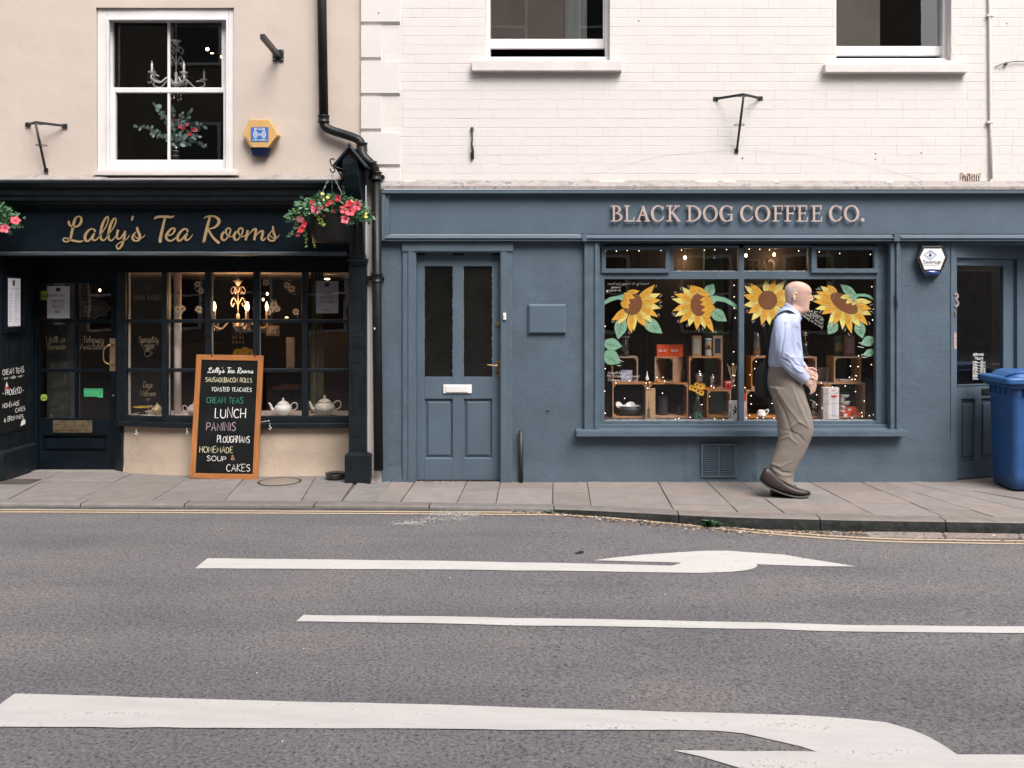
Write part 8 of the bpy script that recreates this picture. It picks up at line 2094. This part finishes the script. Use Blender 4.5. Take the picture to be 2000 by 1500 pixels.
# vase of eucalyptus and flowers upstairs
y = .30; base = wz(316, y); c = Vector((wx(344, y), y, base))
t = thing('flower_vase', 'glass vase of eucalyptus and red flowers in the upper sash window', 'vase', tuple(c))
P('vase', CLEAR, t, lambda m: m.lathe([(.030, 0), (.036, .05), (.028, .11), (.034, .14)], c, 18)); P('vase_band', mat('band_silver', (.4, .4, .4), .3, metal=.8), t, lambda m: (m.lathe([(.037, .05), (.037, .054)], c, 18), m.lathe([(.033, .095), (.033, .099)], c, 18)))
EU = [mat('eucalyptus', (.20, .29, .27), .6, .2, 20), mat('eucalyptus_deep', (.07, .13, .10), .6, .2, 20)]
for i, (a, b) in enumerate(((303, 205), (270, 247), (318, 225), (335, 212), (372, 220), (395, 245), (400, 285), (355, 225), (300, 262), (385, 268))):
    m = MB(); rr = random.Random(i); e = wp(a, b, y + rr.uniform(-.06, .08)); s0 = c + Vector((0, 0, .12)); q = smooth([s0, s0.lerp(e, .5) + Vector((0, 0, .05)), e], 6); m.mi = 1; m.tube(q, .0018, 5)
    for k in range(3, len(q)):
        for sd_ in (-1, 1):
            p_ = Vector(q[k]) + Vector((rr.uniform(-.008, .008), 0, rr.uniform(-.008, .008))); r_ = .020 * rr.uniform(.7, 1.2); u_ = Vector((rr.uniform(-1, 1), rr.uniform(-.3, .3), rr.uniform(-1, 1))).normalized(); w_ = u_.cross(Vector((0, 1, rr.uniform(-.5, .5)))).normalized()
            cpt = p_ + u_ * r_ * sd_; m.mi = rr.randrange(2); m.add([cpt + u_ * math.cos(g_) * r_ + w_ * math.sin(g_) * r_ * .65 for g_ in [2 * math.pi * j / 8 for j in range(8)]], [tuple(range(8))])
    m.build('sprig', EU, t)
for i, (a, b) in enumerate(((341, 235), (352, 247), (358, 250), (366, 243), (376, 252), (382, 254), (370, 262))):
    m = MB(); petunia(m, wp(a, b, y - .02), .020, Vector((random.uniform(-.5, .5), -1, .4)), 1 if i % 2 else 2, i); m.build('flower', PT, t)
# teapots on the display shelf
ZS = wz(815, .33)
def teapot(label, cx_, h_px, y, body, deco, ribs, flip=1, w_=1.0):
    c = Vector((wx(cx_, y), y, ZS + .001)); s_ = (D + y) / F; h = h_px * s_; t = thing('teapot', label, 'teapot', tuple(c), 'china teapots on the window shelf'); r = h * .50 * w_
    n = 28; m = MB()
    prof = [(.42, 0), (.46, .03), (.40, .06), (.66, .12), (.93, .28), (1.0, .40), (.93, .50), (.74, .60), (.62, .66), (.62, .68)]
    vs = []
    for (a, b) in prof: vs.append([Vector((c.x + a * r * (1 + ribs * .05 * math.cos(10 * g) * (a > .6)) * math.cos(g), c.y + a * r * math.sin(g), c.z + b * h)) for g in [2 * math.pi * k / n for k in range(n)]])
    lofted(m, vs, True, True); m.build('body', body, t)
    P('lid', body, t, lambda m: m.lathe([(r * .66, h * .67), (r * .62, h * .71), (r * .35, h * .80), (r * .12, h * .85), (r * .07, h * .87), (r * .14, h * .92), (r * .12, h * .97), (.0001, h)], c, 20))
    P('spout', body, t, lambda m: m.tube(smooth([c + Vector((-flip * r * .80, 0, h * .22)), c + Vector((-flip * r * 1.20, 0, h * .36)), c + Vector((-flip * r * 1.38, 0, h * .58)), c + Vector((-flip * r * 1.62, 0, h * .72))], 5), [lerp(h * .105, h * .04, i / 15) for i in range(16)], 10))
    P('handle', body, t, lambda m: m.tube(smooth([c + Vector((flip * r * .80, 0, h * .56)), c + Vector((flip * r * 1.18, 0, h * .72)), c + Vector((flip * r * 1.55, 0, h * .66)), c + Vector((flip * r * 1.52, 0, h * .42)), c + Vector((flip * r * .95, 0, h * .26))], 5), h * .035, 8))
    m = MB(); rr = random.Random(cx_)
    for k in range(16):
        a = rr.uniform(-2.4, -.75); z_ = rr.uniform(.22, .5); q = c + Vector((math.cos(a) * r * .985, math.sin(a) * r * .985, z_ * h)); m.ball(q, h * .022, .002, h * .018, 5, 3)
    m.build('pattern', deco, t, kind='stuff')
teapot('plain white china teapot with a pale blue flower print right of the chalkboard', 553, 35, .44, PORC, mat('deco_blue', (.35, .42, .50), .5), 0)
teapot('ribbed cream china teapot at the right end of the window shelf', 634, 40, .44, mat('cream_china', (.50, .46, .38), .3, .06, 20), mat('deco_sage', (.14, .16, .12), .5), 1)
teapot('brown flowered teapot in the leftmost bay of the tea room', 307, 24, .50, mat('brown_floral_china', (.42, .30, .17), .35, .5, 60), mat('deco_brown', (.16, .07, .03), .5), 0, flip=-1, w_=.9)
teapot('pale flowered teapot half hidden behind the chalkboard', 378, 27, .44, mat('pale_floral_china', (.55, .48, .45), .3, .2, 60), mat('deco_rose', (.30, .12, .12), .5), 0, flip=-1)
t = thing('cake_stand', 'yellow plate on a low stand in the leftmost bay of the tea room', 'plate', tuple(Vector((wx(279, .56), .56, ZS)))); c = OFF[t]
P('plate', mat('yellow_plate', (.48, .34, .03), .4, .1, 10), t, lambda m: m.lathe([(.02, .060), (.06, .062), (.088, .070), (.088, .074), (.0001, .068)], c, 24)); P('foot', DKB, t, lambda m: m.lathe([(.05, 0), (.02, .02), (.02, .060)], c, 16))
t = thing('table_sunflowers', 'bunch of orange sunflowers on a table behind the chalkboard top', 'flowers', tuple(wp(476, 705, 1.0)))
for i, (a, b) in enumerate(((465, 690), (479, 687), (487, 690), (472, 694))):
    m = MB(); q0 = wp(a, b, 1.0)
    for k in range(14):
        an = 2 * math.pi * k / 14; d = Vector((math.cos(an), -.2, math.sin(an))); s2 = Vector((-math.sin(an), 0, math.cos(an))); m.mi = 0; m.add([q0 + d * .01, q0 + d * .035 - s2 * .009, q0 + d * .055, q0 + d * .035 + s2 * .009], [(0, 1, 2, 3)])
    m.mi = 1; m.ball(q0, .014, .008, .014, 8, 5); m.build('flower', [SUNF, DKB], t)
P('pot', DKB, t, lambda m: m.lathe([(.05, -.02), (.06, .10), (.0001, .10)], wp(476, 716, 1.0), 14))
t = thing('side_table', 'small wooden table inside the tea room behind the white teapot', 'table', tuple(Vector((wx(560, 1.4), 1.4, 0))))
P('top', mat('table_brown', (.07, .025, .012), .5, .2, 5), t, lambda m: m.box(wx(535, 1.4), wx(590, 1.4), 1.3, 1.7, .68, .71), bevel=.004)
for sx_ in (-.09, .09): P('leg', MATS['table_brown'], t, lambda m: m.box(wx(562, 1.4) + sx_ - .015, wx(562, 1.4) + sx_ + .015, 1.4, 1.43, 0, .68))
t = thing('shelf_picture', 'small framed picture hanging inside behind the fourth bay', 'picture', tuple(wp(533, 655, 1.3)))
P('frame', mat('frame_tan', (.20, .11, .06), .6), t, lambda m: m.pbox(520, 545, 656, 636, 1.3, 1.32)); P('image', mat('image_mixed', (.12, .16, .20), .6, .6, 30), t, lambda m: m.pbox(525, 541, 652, 641, 1.29, 1.3))
# ================================================================== THE WALKING MAN
Y0 = -.58
def mp(px, row, y): return wp(px, row, y)
def ring_pts(r, n=28, e=2.25):
    """(back px, row, front px, row, half width, y centre)"""
    a, b = mp(r[0], r[1], r[5]), mp(r[2], r[3], r[5]); c = (a + b) / 2; u = (b - a) / 2
    out = []
    for k in range(n):
        t = 2 * math.pi * k / n; ct, st = math.cos(t), math.sin(t)
        out.append(c + u * (math.copysign(abs(ct) ** (2 / e), ct)) + Vector((0, r[4] * math.copysign(abs(st) ** (2 / e), st), 0)))
    return out
def body_loft(m, rings, yc=Y0, n=28, sub=4, e=2.25):
    q = [tuple(r) + ((yc,) if len(r) < 6 else ()) for r in rings]
    lofted(m, [ring_pts(r, n, e) for r in smooth(q, sub)], True, True)
def fuse(m, name, mt, parent, vox, it=2, folds=(), nz=0.0, nzs=8, fac=.5, cut=None):
    """joins overlapping volumes into one continuous surface"""
    me = m.mesh('tmp', mt, Vector((0, 0, 0)))
    tmp = bpy.data.objects.new('tmp', me); COL.objects.link(tmp)
    r = tmp.modifiers.new('r', 'REMESH'); r.mode = 'VOXEL'; r.voxel_size = vox; r.use_smooth_shade = True
    s = tmp.modifiers.new('s', 'SMOOTH'); s.factor = fac; s.iterations = it
    dg = bpy.context.evaluated_depsgraph_get(); dg.update()
    ev = tmp.evaluated_get(dg); out = bpy.data.meshes.new_from_object(ev)
    bpy.data.objects.remove(tmp)
    out.name = name
    no = [v.normal.copy() for v in out.vertices]
    F3 = []
    for (pts, w, dp_, side) in folds:
        F3.append(([Vector((wx(a, Y0), 0, wz(b, Y0))) for a, b in pts], w, dp_, side))
    for v, nr in zip(out.vertices, no):
        d = 0.0
        if nz: d += nz * noise.noise(v.co * nzs) + nz * .4 * noise.noise(v.co * nzs * 2.7)
        if F3:
            # the fold lines are measured on the near side
            k = (D + Y0) / (D + v.co.y); p = Vector((v.co.x * k, 0, CH + (v.co.z - CH) * k))
            near = max(0, -nr.y)
            for pts, w, dp_, side in F3:
                best = 9
                for a, b in zip(pts[:-1], pts[1:]):
                    ab = b - a; t = max(0, min(1, (p - a).dot(ab) / ab.length_squared)); dd = (p - (a + ab * t)).length
                    fade = 1
                    best = min(best, dd)
                if best < w * 3: d += dp_ * math.exp(-(best / w) ** 2) * (near ** .5)
        v.co += nr * d
    for p_ in out.polygons: p_.use_smooth = True
    out.materials.clear(); out.materials.append(mt)
    off = OFF[parent]
    for v in out.vertices: v.co -= off
    o = bpy.data.objects.new(name, out); COL.objects.link(o); o.parent = parent; OFF[o] = off
    return o
SKIN = mat('skin', (.56, .355, .285), .5, .06, 14, .0008, 120, spots=(.46, .20, .15), spotscale=16, spotw=.07)
SHIRT = mat('pale_blue_shirt', (.38, .43, .60), .8, .02, 12, .0004, 300)
TROU = mat('khaki_trousers', (.215, .182, .158), .85, .03, 10, .0004, 260)
SHOE = mat('brown_leather', (.030, .019, .017), .45, .15, 14, .0008, 60)
SOLE = mat('shoe_sole', (.045, .048, .045), .6, .1, 20)
BAG = mat('black_nylon', (.005, .007, .010), .7, .2, 12, .002, 40)
man = thing('person', 'bald elderly man in a pale blue shirt and khaki trousers walking right along the pavement', 'person', (wx(1535, Y0), Y0, 0))
m = MB()
# head and neck
body_loft(m, [(1527, 612, 1556, 632, .060), (1531, 602, 1560, 622, .058), (1534, 594, 1564.5, 614.5, .055), (1535.5, 590, 1572, 611.5, .052), (1535.5, 586, 1577.8, 608.5, .050), (1535, 582.5, 1579.3, 602, .055), (1534.5, 579, 1579.6, 595, .060), (1534, 574.5, 1581, 588, .065), (1533.5, 570, 1582, 581, .069), (1533.5, 567, 1582.3, 575.5, .072), (1534, 563, 1584.8, 570.5, .074), (1536, 558, 1582.5, 562.5, .073), (1540.5, 554, 1577, 556.5, .066), (1547, 551, 1568.5, 552, .048), (1554, 549.6, 1561, 549.8, .02)])
m.tube([mp(1582, 572.5, Y0), mp(1585, 580, Y0), mp(1586.3, 584.5, Y0), mp(1584, 587.5, Y0)], [.006, .010, .0125, .009], 10)
m.ball(mp(1583.5, 586.5, Y0 - .010), .010, .009, .008); m.ball(mp(1583.5, 586.5, Y0 + .010), .010, .009, .008)
m.ball(mp(1576.3, 604, Y0), .018, .022, .017, 14, 8)
m.tube([mp(1576, 592.3, Y0 - .022), mp(1581, 593.0, Y0), mp(1576, 592.3, Y0 + .022)], .0065, 8); m.tube([mp(1576, 598, Y0 - .020), mp(1580, 598.3, Y0), mp(1576, 598, Y0 + .020)], .006, 8)
m.tube([mp(1575, 571.8, Y0 - .052), mp(1582.5, 571, Y0 - .028), mp(1584, 571.5, Y0)], .0078, 8)
# ears
for s_ in (-1, 1):
    c = mp(1551.8, 579.5, Y0 + s_ * .072)
    m.tube(smooth([c + Vector((.016, 0, .010)), c + Vector((.010, s_ * .006, .028)), c + Vector((-.010, s_ * .012, .026)), c + Vector((-.017, s_ * .012, .004)), c + Vector((-.008, s_ * .006, -.022)), c + Vector((.006, 0, -.030))], 4), .0065, 8)
    m.ball(c + Vector((0, 0, -.002)), .013, .010, .024)
# torso, arms, legs inside the clothes
body_loft(m, [(1512, 740, 1554, 745, .12), (1510, 700, 1556, 708, .12), (1512, 660, 1554, 668, .12), (1520, 625, 1552, 640, .13), (1528, 608, 1556, 628, .07)])
def armline(pts, rs): m.tube(smooth(pts, 3), [lerp(rs[0], rs[1], i / (3 * (len(pts) - 1))) for i in range(3 * (len(pts) - 1) + 1)], 10)
WN, WF = mp(1572, 738, Y0 - .14), mp(1571, 722, Y0 - .02)
armline([mp(1531, 628, Y0 - .14), mp(1531, 692, Y0 - .19), mp(1552, 718, Y0 - .18), WN], (.045, .026))
armline([mp(1535, 630, Y0 + .14), mp(1540, 692, Y0 + .16), mp(1556, 712, Y0 + .08), WF], (.045, .026))
for s_, pts in ((-1, [(1532, 745), (1552, 838), (1532, 915), (1522, 935)]), (1, [(1532, 745), (1545, 840), (1532, 910), (1526, 945)])):
    m.tube([mp(p[0], p[1], Y0 + s_ * (.08 if i < 2 else .045)) for i, p in enumerate(pts)], [.075, .055, .04, .036], 12)
# hands: palm, four bent fingers and a thumb each
def hand(W_, tip, yc, curl, dz_=0.0):
    d = (tip - W_).normalized(); sid = Vector((0, 1, 0)); up = sid.cross(d).normalized() * -1
    if up.z < 0: up = -up
    P_ = W_ + d * .075
    vs = []
    for t, hw_, hh_ in ((-.012, .022, .018), (.02, .026, .017), (.05, .030, .015), (.08, .028, .013)):
        c = W_ + d * t + Vector((0, 0, 0))
        vs.append([c + up * hw_ * math.cos(2 * math.pi * k / 14) * 1.25 + sid * hh_ * math.sin(2 * math.pi * k / 14) for k in range(14)])
    lofted(m, vs)
    for j, L_ in enumerate((.068, .078, .074, .060)):
        o_ = W_ + d * (.072 if j else .066) + up * (.030 - j * .0205)
        a = curl + j * .06
        d1 = (d * math.cos(a * .4) - up * math.sin(a * .4) + sid * .05).normalized(); d2 = (d * math.cos(a) - up * math.sin(a) + sid * .15).normalized(); d3 = (d * math.cos(a * 1.6) - up * math.sin(a * 1.6) + sid * .2).normalized()
        q = [o_, o_ + d1 * L_ * .45, o_ + d1 * L_ * .45 + d2 * L_ * .32, o_ + d1 * L_ * .45 + d2 * L_ * .32 + d3 * L_ * .26]
        m.tube(q, [.0088, .0084, .0078, .0062], 8); m.ball(q[-1], .0064, n=8, m=5)
    th0 = W_ + d * .022 + up * .024 - sid * .006
    q = [th0, th0 + (d * .7 + up * .6 - sid * .25).normalized() * .032, th0 + (d * .7 + up * .6 - sid * .25).normalized() * .032 + (d * .95 + up * .05 - sid * .1).normalized() * .034]
    m.tube(q, [.011, .0095, .007], 8); m.ball(q[-1], .0072, n=8, m=5)
hand(mp(1571, 739.5, Y0 - .15), mp(1588, 752, Y0 - .15), 0, .75)
hand(mp(1572, 721, Y0 - .055), mp(1589, 733, Y0 - .10), 0, .55)
body = fuse(m, 'body', SKIN, man, .0037, 2)
# eyes, brow, mouth line
e = MB(); e.ball(mp(1577.5, 576.8, Y0 - .047), .0095, .007, .0062, 10, 6); e.build('eye', mat('eye_dark', (.06, .03, .025), .3), man)
e = MB(); e.tube([mp(1572.5, 574.8, Y0 - .058), mp(1577.5, 573.2, Y0 - .052), mp(1582, 573.8, Y0 - .032)], .0034, 6); e.build('eyebrow', mat('grey_brow', (.30, .17, .13), .8), man)
e = MB(); e.tube([mp(1573.5, 594.6, Y0 - .040), mp(1577, 594.6, Y0 - .028), mp(1580.2, 595.4, Y0 - .008)], .0034, 6); e.build('mouth', mat('mouth_line', (.22, .06, .05), .6), man)
# close cropped white hair round the back and sides
hm_ = MB()
R0 = [(1536, 591, 1571, 603, .0535), (1534.8, 586, 1578, 600, .058), (1533.6, 580, 1580, 593, .0625), (1533.0, 573, 1581.5, 583, .0705), (1533.2, 566, 1583, 573, .0765), (1535, 560, 1583, 565, .0765), (1539, 555.5, 1578.5, 559, .070)]
rg_ = [ring_pts(r + (Y0,), 40) for r in smooth(R0, 4)]
n = 40; b0 = len(hm_.v); hm_.v += [v for r in rg_ for v in r]
for j in range(len(rg_) - 1):
    for k in range(n):
        t = 2 * math.pi * (k + .5) / n
        if math.cos(t) < -.30 + .25 * (j / len(rg_)) - (.5 if j > len(rg_) * .72 else 0): hm_.f.append([b0 + j * n + k, b0 + j * n + (k + 1) % n, b0 + (j + 1) * n + (k + 1) % n, b0 + (j + 1) * n + k]); hm_.m.append(0); hm_.s.append(True)
hm_.build('hair', mat('cropped_white_hair', (.56, .44, .40), .9, .10, 60, .0012, 240), man)
# trousers
m = MB()
body_loft(m, [(1503, 713, 1557, 720, .160), (1500.5, 724, 1559, 731, .168), (1499, 740, 1563, 748, .176), (1501, 757, 1569, 766, .176), (1506, 772, 1573, 780, .168), (1512, 786, 1572, 790, .12)], sub=3)
NL = [(1503, 755, 1568, 760, .092, Y0 - .082), (1508, 777, 1575.5, 781, .094, Y0 - .082), (1513.5, 800, 1582.5, 803, .088, Y0 - .078), (1518, 822, 1587.5, 826, .083, Y0 - .072), (1519, 840, 1588.5, 840, .079, Y0 - .066), (1519, 857, 1583.5, 857, .075, Y0 - .060), (1515, 876, 1574, 879, .071, Y0 - .055), (1508, 895, 1561.5, 902, .069, Y0 - .050), (1504, 907, 1553, 921, .067, Y0 - .046), (1504, 915, 1549, 936, .064, Y0 - .044), (1505, 921, 1551, 945, .064, Y0 - .042), (1508, 927, 1550, 951, .066, Y0 - .042)]
body_loft(m, NL, sub=4)
FLg = [(1508, 760, 1562, 764, .09, Y0 + .082), (1512, 790, 1566, 792, .086, Y0 + .08), (1522, 830, 1566, 832, .072, Y0 + .07), (1522, 870, 1558, 872, .064, Y0 + .058), (1514, 915, 1546, 920, .058, Y0 + .045), (1512, 938, 1540, 944, .056, Y0 + .04)]
body_loft(m, FLg, sub=4)
TF = [([(1546, 752), (1560, 790), (1578, 829)], 0.0110, 0.0049, 0), ([(1553, 760), (1572, 800), (1584, 832)], 0.0082, -0.0040, 0), ([(1516, 757), (1535, 790), (1563, 826)], 0.0124, 0.0045, 0), ([(1512, 768), (1532, 805), (1548, 850)], 0.0124, -0.0059, 0), ([(1541, 838), (1560, 822), (1578, 834)], 0.0082, 0.0054, 0), ([(1543, 842), (1562, 851), (1570, 862)], 0.0068, -0.0054, 0), ([(1524, 858), (1540, 852), (1556, 866)], 0.0082, 0.0040, 0), ([(1506, 905), (1525, 912), (1545, 902)], 0.0082, 0.0045, 0), ([(1512, 912), (1528, 922), (1542, 924)], 0.0082, -0.0072, 0), ([(1510, 918), (1530, 930), (1547, 928)], 0.0068, 0.0045, 0), ([(1508, 722), (1512, 760), (1518, 800)], 0.0110, -0.0026, 0), ([(1518, 830), (1530, 842), (1542, 838)], 0.0096, -0.0031, 0)]
tr = fuse(m, 'trousers', TROU, man, .006, 3, TF, .006, 5)
m = MB(); body_loft(m, [(1503, 721, 1557, 728, .1655), (1503.2, 713, 1557, 720, .163)], sub=2); m.build('waistband', TROU, man)
m = MB(); m.tube(smooth([mp(1509, 738.5, Y0 - .178), mp(1517, 737.4, Y0 - .181), mp(1529, 739.5, Y0 - .183)], 4), .0022, 6); m.build('back_pocket', mat('pocket_shadow_line', (.05, .04, .035), .9), man)
m = MB(); m.tube(smooth([mp(1545, 742, Y0 - .166), mp(1552, 752, Y0 - .168), mp(1558, 762, Y0 - .160)], 4), [.004] * 9, 6); m.build('side_pocket', MATS['pocket_shadow_line'], man)
# shirt
m = MB()
body_loft(m, [(1502.5, 716, 1560, 724, .158), (1500.5, 706, 1565, 715, .172), (1500.5, 692, 1567, 702, .176), (1502, 672, 1565, 684, .172), (1505, 650, 1562.5, 664, .168), (1509, 632, 1561, 649, .168), (1514.5, 617, 1560.5, 637, .166), (1522, 606, 1561, 628, .135), (1529, 599, 1562.5, 622, .088), (1532.5, 595.5, 1564, 618, .068)], sub=4)
def sleeve(pts, rs, sq=1.0):
    q = smooth([tuple(p) + (r,) for p, r in zip(pts, rs)], 5)
    m.tube([Vector(p[:3]) for p in q], [p[3] for p in q], 18)
sleeve([mp(1530, 624, Y0 - .10), mp(1528.5, 636, Y0 - .165), mp(1528.5, 660, Y0 - .195), mp(1531, 688, Y0 - .205), mp(1540, 706, Y0 - .20), mp(1553, 722, Y0 - .185), mp(1566, 735, Y0 - .165), mp(1571, 739.5, Y0 - .155)], [.070, .072, .074, .070, .066, .060, .052, .044])
sleeve([mp(1534, 626, Y0 + .10), mp(1534, 638, Y0 + .155), mp(1538, 665, Y0 + .175), mp(1543, 690, Y0 + .16), mp(1552, 704, Y0 + .11), mp(1562, 714, Y0 + .04), mp(1570, 721, Y0 - .03)], [.066, .068, .066, .062, .058, .050, .040])
SF_ = [([(1533, 632), (1531, 660), (1523, 700)], .008, -.012, 0), ([(1541, 640), (1543, 668), (1538, 700)], .010, .006, 0), ([(1557, 640), (1560, 668), (1562, 690)], .006, -.008, 0), ([(1550, 650), (1552, 680), (1556, 700)], .008, .006, 0), ([(1527, 700), (1540, 707), (1548, 716)], .006, -.010, 0), ([(1522, 705), (1535, 716), (1550, 730)], .006, .008, 0), ([(1548, 704), (1556, 713), (1565, 716)], .006, -.012, 0), ([(1545, 712), (1558, 724), (1568, 728)], .005, .009, 0), ([(1559, 672), (1564, 684), (1563, 694)], .007, -.012, 0), ([(1508, 650), (1507, 680), (1506, 705)], .008, -.006, 0), ([(1516, 655), (1515, 685), (1512, 712)], .008, .006, 0), ([(1520, 690), (1517, 702), (1520, 714)], .006, -.007, 0), ([(1535, 690), (1544, 698), (1556, 698)], .007, .007, 0), ([(1504, 706), (1512, 712), (1520, 711)], .005, .008, 0)]
sh = fuse(m, 'shirt', SHIRT, man, .006, 3, SF_, .003, 8)
m = MB()
cu = [mp(1567.5, 736, Y0 - .162), mp(1573.5, 741, Y0 - .152)]; m.tube([cu[0], cu[0].lerp(cu[1], .9), cu[1]], [.047, .046, .042], 18); m.build('cuff', SHIRT, man)
m = MB()
cr = [ring_pts((1530.5, 600.5, 1564.5, 626.5, .074, Y0), 30), ring_pts((1532.0, 595, 1563.8, 618.5, .070, Y0), 30), ring_pts((1534, 590.5, 1561.5, 612.5, .063, Y0), 30), ring_pts((1535.5, 592, 1560, 613, .058, Y0), 30)]
b0 = len(m.v); m.v += [v for r in cr for v in r]
for j in range(3):
    for k in range(30): m.f.append([b0 + j * 30 + k, b0 + j * 30 + (k + 1) % 30, b0 + (j + 1) * 30 + (k + 1) % 30, b0 + (j + 1) * 30 + k]); m.m.append(0); m.s.append(True)
m.sm = True
for s_ in (-1,):
    q = [mp(1552, 606, Y0 + s_ * .072), mp(1561.5, 612, Y0 + s_ * .05), mp(1566.5, 622, Y0 + s_ * .035), mp(1561.5, 631, Y0 + s_ * .055), mp(1550, 619, Y0 + s_ * .088)]
    m.add(q + [v + Vector((-.004, -s_ * .008, 0)) for v in q], [(0, 1, 2, 3, 4), (9, 8, 7, 6, 5), (0, 5, 6, 1), (1, 6, 7, 2), (2, 7, 8, 3), (3, 8, 9, 4), (4, 9, 5, 0)])
m.build('collar', SHIRT, man)
# shoes
def shoe(rows, yc, sole):
    m = MB(); q = smooth([(a[0], a[1], b[0], b[1], h) for a, b, h in rows], 4)
    vs = []
    for (ax, ay, bx_, by, h) in q:
        a, b = mp(ax, ay, yc), mp(bx_, by, yc); c = (a + b) / 2; u = (b - a) / 2
        vs.append([c + u * (math.copysign(abs(math.cos(t)) ** .8, math.cos(t))) + Vector((0, h * math.sin(t), 0)) for t in [2 * math.pi * k / 18 for k in range(18)]])
    lofted(m, vs)
    o = m.build('shoe', SHOE, man)
    m = MB(); vs = []
    for (ax, ay, w_) in smooth(sole, 4):
        c = mp(ax, ay, yc); vs.append([c + Vector((0, s1 * w_, dz)) for s1, dz in ((-1, .006), (-1.03, 0), (-1, -.006), (1, -.006), (1.03, 0), (1, .006))])
    lofted(m, vs, sm=False); m.build('sole', SOLE, o, bevel=.002)
    return o
n1 = shoe([((1484.5, 934), (1489, 925), .018), ((1487.5, 940), (1496, 913), .034), ((1496, 948), (1508, 918), .038), ((1510, 955), (1521, 930), .040), ((1527, 961), (1536, 943), .042), ((1545, 965.5), (1551, 951), .046), ((1560, 967.3), (1565, 955), .047), ((1573, 966), (1575, 957.5), .040), ((1581, 963.5), (1581.5, 960), .02)], Y0 - .075, [(1484, 936, .02), (1489, 943, .034), (1500, 951, .038), (1515, 958, .041), (1532, 964, .046), (1550, 968.3, .052), (1565, 968.8, .052), (1576, 966.8, .042), (1582.5, 963, .02)])
shoe([((1504.5, 964), (1506, 953), .02), ((1508, 968), (1511, 944), .036), ((1520, 968.6), (1524, 942), .038), ((1535, 968.6), (1540, 950), .042), ((1552, 968.6), (1556, 957), .042), ((1566, 968), (1567, 962), .02)], Y0 - .0, [(1504, 968, .02), (1510, 969, .036), (1535, 969.2, .044), (1555, 969.2, .044), (1568, 968, .016)])
P('shoelace', BAG, man, lambda m: (m.tube([mp(1549, 950, Y0 - .09), mp(1553, 948, Y0 - .07), mp(1556, 952, Y0 - .05)], .003, 5), m.tube([mp(1553, 949, Y0 - .075), mp(1557, 955, Y0 - .098)], .0028, 5), m.tube([mp(1546, 947, Y0 - .08), mp(1552, 948, Y0 - .06)], .003, 5)))
# shoulder bag carried behind him, hung from its strap
bg_ = thing('shoulder_bag', 'black shoulder bag hanging behind the walking man', 'bag', tuple(mp(1493, 778, Y0 + .10)))
m = MB(); body_loft(m, [(1480, 775, 1518, 778, .07, Y0 + .10), (1476, 765, 1520, 768, .085, Y0 + .10), (1475, 740, 1520, 742, .088, Y0 + .10), (1479, 720, 1518, 722, .075, Y0 + .10), (1490, 706, 1512, 708, .05, Y0 + .09), (1496, 698, 1508, 700, .03, Y0 + .08)], e=2.8)
fuse(m, 'bag_body', BAG, bg_, .009, 2, (), .008, 9)
m = MB()
st = smooth([mp(1553, 617, Y0 - .098), mp(1545, 610.5, Y0 - .125), mp(1536, 608.5, Y0 - .135), mp(1524, 613, Y0 - .150), mp(1512, 626.5, Y0 - .145), mp(1505, 645, Y0 - .125), mp(1501.0, 670, Y0 - .085), mp(1498, 695, Y0 - .03), mp(1497, 712, Y0 + .03)], 6)
vs = []
for i, p in enumerate(st):
    p = Vector(p); a = Vector(st[max(0, i - 1)]); b = Vector(st[min(len(st) - 1, i + 1)]); t = (b - a).normalized(); w = t.cross(Vector((0, -1, .0))).normalized() * .0125; o_ = w.cross(t).normalized() * .002
    vs.append([p - w - o_, p + w - o_, p + w + o_, p - w + o_])
lofted(m, vs, sm=False); m.build('strap', BAG, bg_)

# ================================================================== ACROSS THE STREET (seen only as reflections, and shading the street)
ob = thing('opposite_building', 'pale stone terrace across the street, seen only as a reflection in the panes', 'building', (0, -13.2, 0))
OBM = mat('opposite_stone', (.20, .165, .13), .85, .08, 2)
P('wall', OBM, ob, lambda m: (m.box(-50, 8.7, -16, -13.2, -.1, 11), m.box(15, 40, -16, -13.2, -.1, 9)))
P('roof', mat('opposite_slate', (.06, .06, .065), .7, .1, 3), ob, lambda m: (m.prism([(-50, 11), (9.1, 11), (9.1, 11.3), (-50, 11.3)], -16, -12.7),))
for i in range(9):
    x = -13.2 + i * 2.4
    for z in (.9, 4.0, 7.2):
        w = MB(); w.box(x - .55, x + .55, -13.24, -13.16, z, z + 1.75); wo = w.build('window', mat('opposite_dark_glass', (.01, .012, .014), .1), ob)
        P('frame', WHITEM, wo, lambda m: (m.box(x - .60, x - .53, -13.19, -13.14, z - .05, z + 1.8), m.box(x + .53, x + .60, -13.19, -13.14, z - .05, z + 1.8), m.box(x - .53, x + .53, -13.19, -13.14, z - .05, z + .02), m.box(x - .53, x + .53, -13.19, -13.14, z + .85, z + .9), m.box(x - .53, x + .53, -13.19, -13.14, z + 1.73, z + 1.8)))
